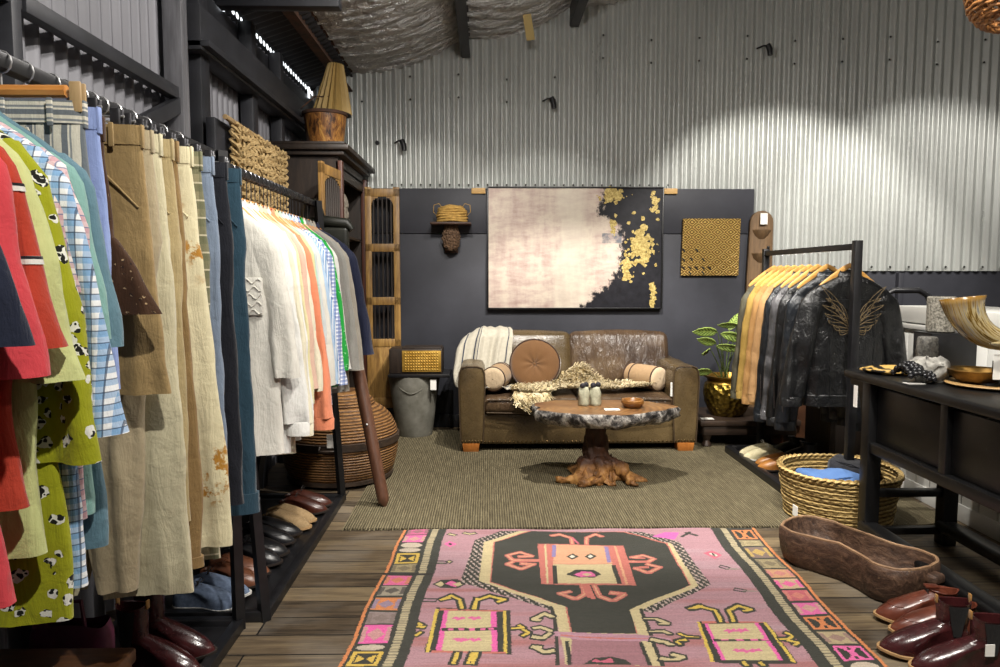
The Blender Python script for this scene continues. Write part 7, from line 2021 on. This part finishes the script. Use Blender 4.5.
mb = MB(); mb.lathe([(0.117, 0.058), (0.122, 0.063), (0.117, 0.067), (0.110, 0.063)], 44); mb.build('rim', m_obrass, t)
# black plinth, stone cylinder, carved stone
t = thing('black_plinth', 'black square display block at the back of the table', 'plinth', (2.33, 3.62, T0))
mb = MB(); mb.box((0, 0, 0.105), (0.23, 0.16, 0.21), 0.004); mb.build('block', m_black, t)
mb = MB(); mb.box((0, 0, 0.212), (0.235, 0.155, 0.006), 0.002); mb.build('top_plate', m_black, t)
m_cyl = basic('speckled_stone', '#4d4a42', '#8f8b80', 90, rough=0.85, bump=0.4, lo=0.4, hi=0.62)
t = thing('stone_cylinder', 'speckled grey stone cylinder standing on the black block', 'vase', (2.305, 3.62, T0 + 0.2155))
mb = MB(); mb.lathe([(0.0, 0.0), (0.060, 0.0), (0.066, 0.006), (0.066, 0.174), (0.061, 0.18), (0.05, 0.18), (0.045, 0.06), (0.0, 0.05)], 40); mb.build('cylinder', m_cyl, t)
t = thing('carved_stone', 'carved dark grey stone ornament in front of the black block', 'sculpture', (2.185, 3.53, T0))
mb = MB(); mb.lathe([(0.0, 0.0), (0.044, 0.0), (0.046, 0.02), (0.042, 0.045), (0.047, 0.075), (0.043, 0.10), (0.048, 0.13), (0.046, 0.16), (0.042, 0.19), (0.036, 0.20), (0.0, 0.202)], 48, fn=lambda a, z: 1 + 0.09 * sin(6 * a + z * 60) + 0.07 * sin(11 * a - z * 90) + 0.06 * sin(17 * a + z * 140)); mb.build('carving', basic('stone_dark', '#2c2b29', '#6a6760', 60, rough=0.7, bump=0.5), t, sharp=180)
mb = MB(); mb.box((0, 0, 0.006), (0.105, 0.105, 0.012), 0.003); mb.build('base', m_cyl, t)
# big polished horn on a stand
t_ = NT('polished_horn'); v = t_.coord('UV'); f = t_.noise(t_.coord('UV', (16, 1.5, 1)), 2.4, 6, 0.65, 0.8); s_ = t_.sep(v); f2 = t_.noise(t_.coord('Object'), 9, 4)
c_ = t_.ramp(f, [(0.30, '#3a2a12'), (0.42, '#7a5f2a'), (0.52, '#b9a878'), (0.62, '#8f8c82'), (0.75, '#5d5644')])
t_.set(t_.mix(t_.ramp(s_[1], [(0.0, (1, 1, 1, 1)), (0.10, (0, 0, 0, 1))]), c_, '#7d5a1e'), 0.22, 0, 0.5, coat=0.5); m_horn = t_.m
t = thing('display_horn', 'large curved polished horn standing on the black table', 'horn', (2.265, 3.18, T0))
def curve_tube(name, path, radii, mat, parent, n=26, open_end=True, oval=1.0):
    P = [Vector(p) for p in path]; m = len(P); nrm = Vector((0, 1, 0)); vs, uv, fs = [], [], []
    for j in range(m):
        tt = (P[min(m - 1, j + 1)] - P[max(0, j - 1)]).normalized(); nn = (nrm - tt * nrm.dot(tt)).normalized(); bi = tt.cross(nn)
        for k in range(n):
            a = 2 * pi * k / n
            vs.append(P[j] + (nn * cos(a) * oval + bi * sin(a)) * radii[j]); uv.append((k / n, j / (m - 1)))
    for j in range(m - 1):
        for k in range(n): fs.append((j * n + k, j * n + (k + 1) % n, (j + 1) * n + (k + 1) % n, (j + 1) * n + k))
    me = bpy.data.meshes.new(name); me.from_pydata(vs, [], fs); l = me.uv_layers.new(name='UVMap')
    for p in me.polygons:
        for li in p.loop_indices: l.data[li].uv = uv[me.loops[li].vertex_index]
    me.materials.append(mat); me.polygons.foreach_set('use_smooth', [True] * len(me.polygons))
    o = bpy.data.objects.new(name, me); COL.objects.link(o); o.parent = parent
    md = o.modifiers.new('wall', 'SOLIDIFY'); md.thickness = 0.006
    return o
path, rad = [], []
for k in range(25):
    u = k / 24; a = radians(lerp(188, 352, u)); R_ = lerp(0.17, 0.22, u)
    path.append((0.03 + R_ * cos(a) * 1.1 + 0.02, 0.02 - 0.05 * u, 0.43 + R_ * sin(a) * 1.12)); rad.append(lerp(0.092, 0.010, u ** 0.8))
curve_tube('horn', path, rad, m_horn, t)
mb = MB(); mb.box((0.03, 0.0, 0.012), (0.16, 0.10, 0.022), 0.004); mb.tube([(0.02, 0.0, 0.02), (0.02, 0.0, 0.12)], 0.014, 10); mb.build('stand', m_black, t)
t = thing('display_horn', 'smaller brown horn with its tip pointing left beside the big polished horn', 'horn', (2.36, 3.04, T0))
curve_tube('horn', [(0.0, 0.0, 0.0), (0.012, 0.0, 0.05), (0.012, 0.0, 0.10), (-0.005, 0.0, 0.15), (-0.04, 0.0, 0.185), (-0.09, 0.0, 0.205), (-0.15, 0.0, 0.213), (-0.21, 0.0, 0.212)], [0.045, 0.042, 0.039, 0.035, 0.029, 0.021, 0.012, 0.002], m_horn, t)
mb = MB(); mb.lathe([(0.0, 0.0), (0.055, 0.0), (0.056, 0.008), (0.046, 0.012), (0.044, 0.03)], 24); mb.build('foot_ring', m_black, t)
o = MB().box((2.225, 3.08, T0 + 0.105), (0.045, 0.003, 0.11), M=None).build('price_tag', m_tag); tag(o, 'white tag hanging below the polished horn above the brass bowl', 'tag')

# ------------------------------------------------------------------ basket of jeans
t_ = NT('seagrass'); v = t_.coord('Object'); w_ = t_.wave(v, 13, 'Z', 1.2, 3, 3); n_ = t_.noise(t_.coord('Object', (1, 1, 2.5)), 42, 4, 0.7)
t_.set(t_.ramp(t_.math('ADD', t_.math('MULTIPLY', w_, .4), t_.math('MULTIPLY', n_, .6)), [(0.25, '#5d4a26'), (0.45, '#a08550'), (0.65, '#c5a86e'), (0.8, '#dcc28a')]), 0.85, 0, 0.3); t_.bump(t_.math('ADD', w_, n_), 0.8, 0.015); m_sea = t_.m
t = thing('seagrass_basket', 'round woven seagrass basket holding folded jeans', 'basket', (2.03, 4.06, 0.012))
mb = MB()
nb = 19
for i in range(nb):
    z_ = 0.012 + 0.0138 * i; r_ = lerp(0.282, 0.318, i / (nb - 1))
    mb.tube([(r_ * (1 + 0.008 * sin(5 * a + i)) * cos(a), r_ * (1 + 0.008 * sin(5 * a + i)) * sin(a), z_ + 0.003 * sin(39 * a + (i % 2) * pi)) for a in [2 * pi * k / 156 for k in range(156)] + [2 * pi]], 0.0095, 5, caps=False)
mb.lathe([(0.0, 0.006), (0.27, 0.006), (0.283, 0.02), (0.310, 0.25)], 44)
mb.build('basket_wall', m_sea, t, sharp=180)
mb = MB()
for s_ in (0, 1):
    mb.tube([((0.318 + 0.009 * cos(26 * a + s_ * pi)) * cos(a), (0.318 + 0.009 * cos(26 * a + s_ * pi)) * sin(a), 0.272 + 0.009 * sin(26 * a + s_ * pi) + 0.006 * sin(3 * a)) for a in [2 * pi * k / 200 for k in range(201)]], 0.0105, 6, caps=False)
mb.build('braided_rim', m_sea, t, sharp=180)
t_ = NT('denim'); v = t_.coord('Object'); f = t_.noise(v, 7, 5); g = t_.wave(v, 160, 'DIAGONAL', 0.5)
t_.set(t_.mix(t_.math('MULTIPLY', t_.math('ADD', f, t_.math('MULTIPLY', g, .3)), .8), '#2f4a78', '#5b7aa8'), 0.9, 0, 0.2); t_.bump(f, 0.5, 0.02); m_denim = t_.m
def folded(name, label, c, s, mat, rz, seed, tiltx=0, tilty=0):
    t = thing(name, label, 'jeans', c, rz)
    for i, (dz, sc_) in enumerate(((0.0, 1.0), (s[2] * 0.52, 0.95))):
        q = puff((0, 0, s[2] * 0.26 + dz), (s[0] * sc_, s[1] * sc_, s[2] * 0.5), 0.32, wr=0.02, seed=seed + i)
        q.warp(lambda p: (p.x, p.y, p.z + 0.018 * nz(p.x * 7 + seed, p.y * 7, i) + 0.008 * sin(p.x * 30 + 3 * nz(p.y * 5, seed)) ))
        q.xf(rot('X', tiltx) @ rot('Y', tilty)); o = q.build('fold', mat, t, sharp=180)
    q = MB(); q.tube([(-s[0] * 0.42, -s[1] * 0.42, s[2] * 1.02), (0, -s[1] * 0.45, s[2] * 1.10), (s[0] * 0.42, -s[1] * 0.40, s[2] * 1.0)], 0.004, 5); q.xf(rot('X', tiltx) @ rot('Y', tilty)); q.build('seam', mat, t)
    return t
folded('folded_jeans', 'folded mid-blue jeans lying in the seagrass basket', (1.97, 4.00, 0.14), (0.34, 0.26, 0.13), m_denim, 0.2, 2)
folded('folded_jeans', 'folded black jeans behind the blue pair in the basket', (2.14, 4.14, 0.15), (0.26, 0.24, 0.15), cloth('cloth_black_denim', '#14151a', '#1f2027'), -0.7, 7, 0, 10)
o = MB().box((1.715, 3.90, 0.09), (0.003, 0.06, 0.06)).build('price_tag', m_tag); tag(o, 'small white tag on the left side of the seagrass basket', 'tag')

# ------------------------------------------------------------------ carved wooden trough
t_ = NT('trough_wood'); v = t_.coord('Object', (1, 1, 1)); f = t_.noise(t_.coord('Object', (2, 9, 6)), 5, 6, 0.7, 0.7); g = t_.noise(v, 26, 5, .7)
t_.set(t_.mix(t_.ramp(g, [(0.62, (0, 0, 0, 1)), (0.7, (.6, .6, .6, 1))]), t_.ramp(f, [(0.3, '#241812'), (0.5, '#463226'), (0.72, '#6e5442')]), '#7d6348'), 0.55, 0, 0.4); t_.bump(t_.math('ADD', f, g), 0.5, 0.012); m_trough = t_.m
t = thing('dough_trough', 'dark carved wooden trough with a waisted figure-eight outline', 'trough', (1.705, 3.235, 0), radians(-62))
def trough_outline(f=1.0, n=72):
    pts = []
    for k in range(n):
        a = 2 * pi * k / n; c, s = cos(a), sin(a)
        x = 0.36 * c
        w = interp([(-0.36, 0.0), (-0.348, 0.075), (-0.315, 0.135), (-0.23, 0.165), (-0.10, 0.135), (0.0, 0.115), (0.10, 0.130), (0.22, 0.168), (0.30, 0.150), (0.343, 0.095), (0.36, 0.0)], x)[0]
        pts.append((x * f, (w * (1 if s >= 0 else -1) if abs(s) > 1e-6 else 0) * f))
    return pts
O_ = trough_outline()
def ring(f, z, off=0.0):
    return [(x * (1 - off / 0.43) * f, y * (1 - off / 0.14) * f, z + 0.006 * nz(x * 6, y * 6, z * 5) - 0.012 * sin(min(1, abs(x) / .43) * pi) * (z > 0.1)) for x, y in O_]
mb = MB(); mb.rows([ring(0.84, 0.0), ring(0.93, 0.014), ring(0.98, 0.07), ring(1.0, 0.13), ring(1.0, 0.172), ring(0.99, 0.179, 0.005), ring(0.99, 0.176, 0.016), ring(0.97, 0.12, 0.020), ring(0.91, 0.06, 0.024), ring(0.75, 0.038, 0.03), ring(0.3, 0.034, 0.02)], True, True, True)
mb.build('trough_body', m_trough, t, sharp=55)
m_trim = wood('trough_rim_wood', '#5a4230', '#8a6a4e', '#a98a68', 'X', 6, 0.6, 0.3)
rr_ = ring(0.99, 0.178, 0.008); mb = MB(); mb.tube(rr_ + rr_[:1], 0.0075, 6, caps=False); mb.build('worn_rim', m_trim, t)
for s in (1,):
    mb = MB(); mb.box((s * 0.372, 0, 0.130), (0.055, 0.075, 0.045), 0.016, 3); mb.build('handle_lug', m_trough, t)

# ------------------------------------------------------------------ boots and shoes at bottom right
SR = 'footwear on the boards at bottom right'
shoe('lace_up_boot', 'farther red-brown lace-up boot at bottom right, toe pointing left', 'boot', (1.755, 2.78, 0.001), radians(170), l_cognac, m_sole_tan, SR, Ln=0.31, shaft=0.03, kind='boot_lace', lace_mat=m_sole, wh=0.036)
shoe('lace_up_boot', 'nearer red-brown lace-up boot at bottom right, beside the dark pull-on boots', 'boot', (1.745, 2.655, 0.001), radians(172), l_cognac, m_sole_tan, SR, Ln=0.31, shaft=0.03, kind='boot_lace', lace_mat=m_sole, side=-1, wh=0.036)
shoe('chelsea_boot', 'farther dark oxblood pull-on boot at bottom right', 'boot', (1.635, 2.53, 0.001), radians(174), l_burg, m_sole_tan, SR, Ln=0.32, shaft=0.10, kind='chelsea', inner=m_elastic, wh=0.037)
shoe('chelsea_boot', 'nearer dark oxblood pull-on boot cut by the bottom edge', 'boot', (1.675, 2.40, 0.001), radians(176), l_burg, m_sole_tan, SR, Ln=0.32, shaft=0.10, kind='chelsea', inner=m_elastic, side=-1, wh=0.037)
shoe('suede_boot', 'tan suede boot in the bottom right corner', 'boot', (1.90, 2.45, 0.001), radians(182), m_suede_tan, m_sole, SR, Ln=0.31, shaft=0.06, kind='boot_lace', lace_mat=m_sole)
o = MB().box((1.725, 2.352, 0.115), (0.032, 0.003, 0.042)).build('price_tag', m_tag); tag(o, 'white tag on the nearest oxblood boot', 'tag')

# ------------------------------------------------------------------ rattan pendant lamp at the top right
m_ratt = basic('rattan_cane', '#7a4f28', '#a8743f', 30, rough=0.5, bump=0.2)
t = thing('pendant_lamp', 'round woven rattan pendant shade in the top right corner', 'pendant lamp', (2.26, 3.05, 2.46))
mb = MB()
prof = [(0.06, 0.30), (0.15, 0.275), (0.215, 0.21), (0.24, 0.13), (0.225, 0.06), (0.19, 0.015), (0.165, 0.0)]
for i, (r_, z_) in enumerate(interp([(k / 6,) + p for k, p in enumerate(prof)], q / 17) for q in range(18)):
    mb.tube([(r_ * cos(a), r_ * sin(a), z_ + 0.004 * sin(18 * a + (i % 2) * pi)) for a in [2 * pi * k / 72 for k in range(73)]], 0.0085, 5, caps=False)
mb.build('woven_shade', m_ratt, t, sharp=180)
mb = MB()
for k in range(36):
    a = 2 * pi * k / 36
    mb.tube([((r_ + 0.004 * (1 if j % 2 else -1)) * cos(a), (r_ + 0.004 * (1 if j % 2 else -1)) * sin(a), z_) for j, (r_, z_) in enumerate(prof)], 0.005, 5)
mb.build('ribs', m_ratt, t, sharp=180)
mb = MB(); mb.tube([(0, 0, 0.28), (0, 0, roof_z(2.26) - 2.46 - 0.05)], 0.005, 6); mb.build('cord', m_black, t)
mb = MB(); mb.lathe([(0.0, 0.31), (0.065, 0.31), (0.065, 0.295), (0.03, 0.285), (0.025, 0.2), (0.0, 0.2)], 20); mb.build('lamp_holder', m_black, t)
# ------------------------------------------------------------------ lights (the shop's track spots, then added fill)
WARM = (1.0, 0.95, 0.875)
spot('track_spot', (0.75, 4.25, 3.45), (0.75, 5.3, 0.4), 500, 76, 0.35, 0.018, WARM)
spot('track_spot', (0.45, 4.0, 3.35), (0.5, 6.65, 0.90), 150, 54, 0.5, 0.04, WARM)
spot('track_spot', (2.4, 3.9, 3.6), (2.7, 6.65, 0.95), 420, 62, 0.4, 0.04, WARM)
spot('track_spot', (3.9, 3.9, 3.8), (4.1, 6.65, 0.95), 280, 62, 0.4, 0.04, WARM)
spot('track_spot', (-0.35, 4.1, 3.1), (-0.8, 6.6, 0.9), 130, 66, 0.7, 0.04, WARM)
spot('track_spot', (0.5, 2.0, 3.2), (-0.9, 2.6, 1.1), 155, 70, 0.6, 0.03, WARM)
spot('track_spot', (0.3, 0.3, 3.1), (-1.0, 1.6, 1.2), 190, 70, 0.6, 0.03, WARM)
spot('track_spot', (0.5, 3.3, 3.2), (-0.95, 4.0, 1.2), 85, 60, 0.6, 0.03, WARM)
spot('track_spot', (0.6, 1.2, 3.3), (0.6, 2.9, 0.0), 330, 62, 0.6, 0.05, WARM)
spot('track_spot', (1.4, 2.2, 3.4), (2.1, 4.2, 0.9), 260, 64, 0.6, 0.03, WARM)
spot('track_spot', (1.3, 1.2, 3.3), (1.8, 3.0, 0.3), 230, 60, 0.6, 0.03, WARM)
spot('track_spot', (1.2, 3.7, 3.5), (2.75, 4.3, 0.5), 200, 50, 0.7, 0.05, WARM)
spot('track_spot', (0.2, 1.6, 3.3), (-1.5, 3.0, 2.3), 130, 70, 0.8, 0.05, WARM)
spot('track_spot', (0.4, 3.0, 3.3), (-1.3, 5.3, 2.2), 110, 46, 0.8, 0.04, WARM)
def fill_point(name, loc, power, size, col):  # unseen point light without a fixture, added as fill
    d = bpy.data.lights.new(name, 'POINT'); d.energy = power; d.shadow_soft_size = size; d.color = col
    o = bpy.data.objects.new(name, d); COL.objects.link(o); o.location = loc
fill_point('fill_light', (0.1, 3.3, 3.1), 62, 0.12, (1.0, 0.95, 0.9))  # added to brighten the upper wall and the foil ceiling
fill_point('fill_light', (2.9, 2.0, 3.2), 50, 0.15, (1.0, 0.92, 0.82))  # second added fill, towards the right
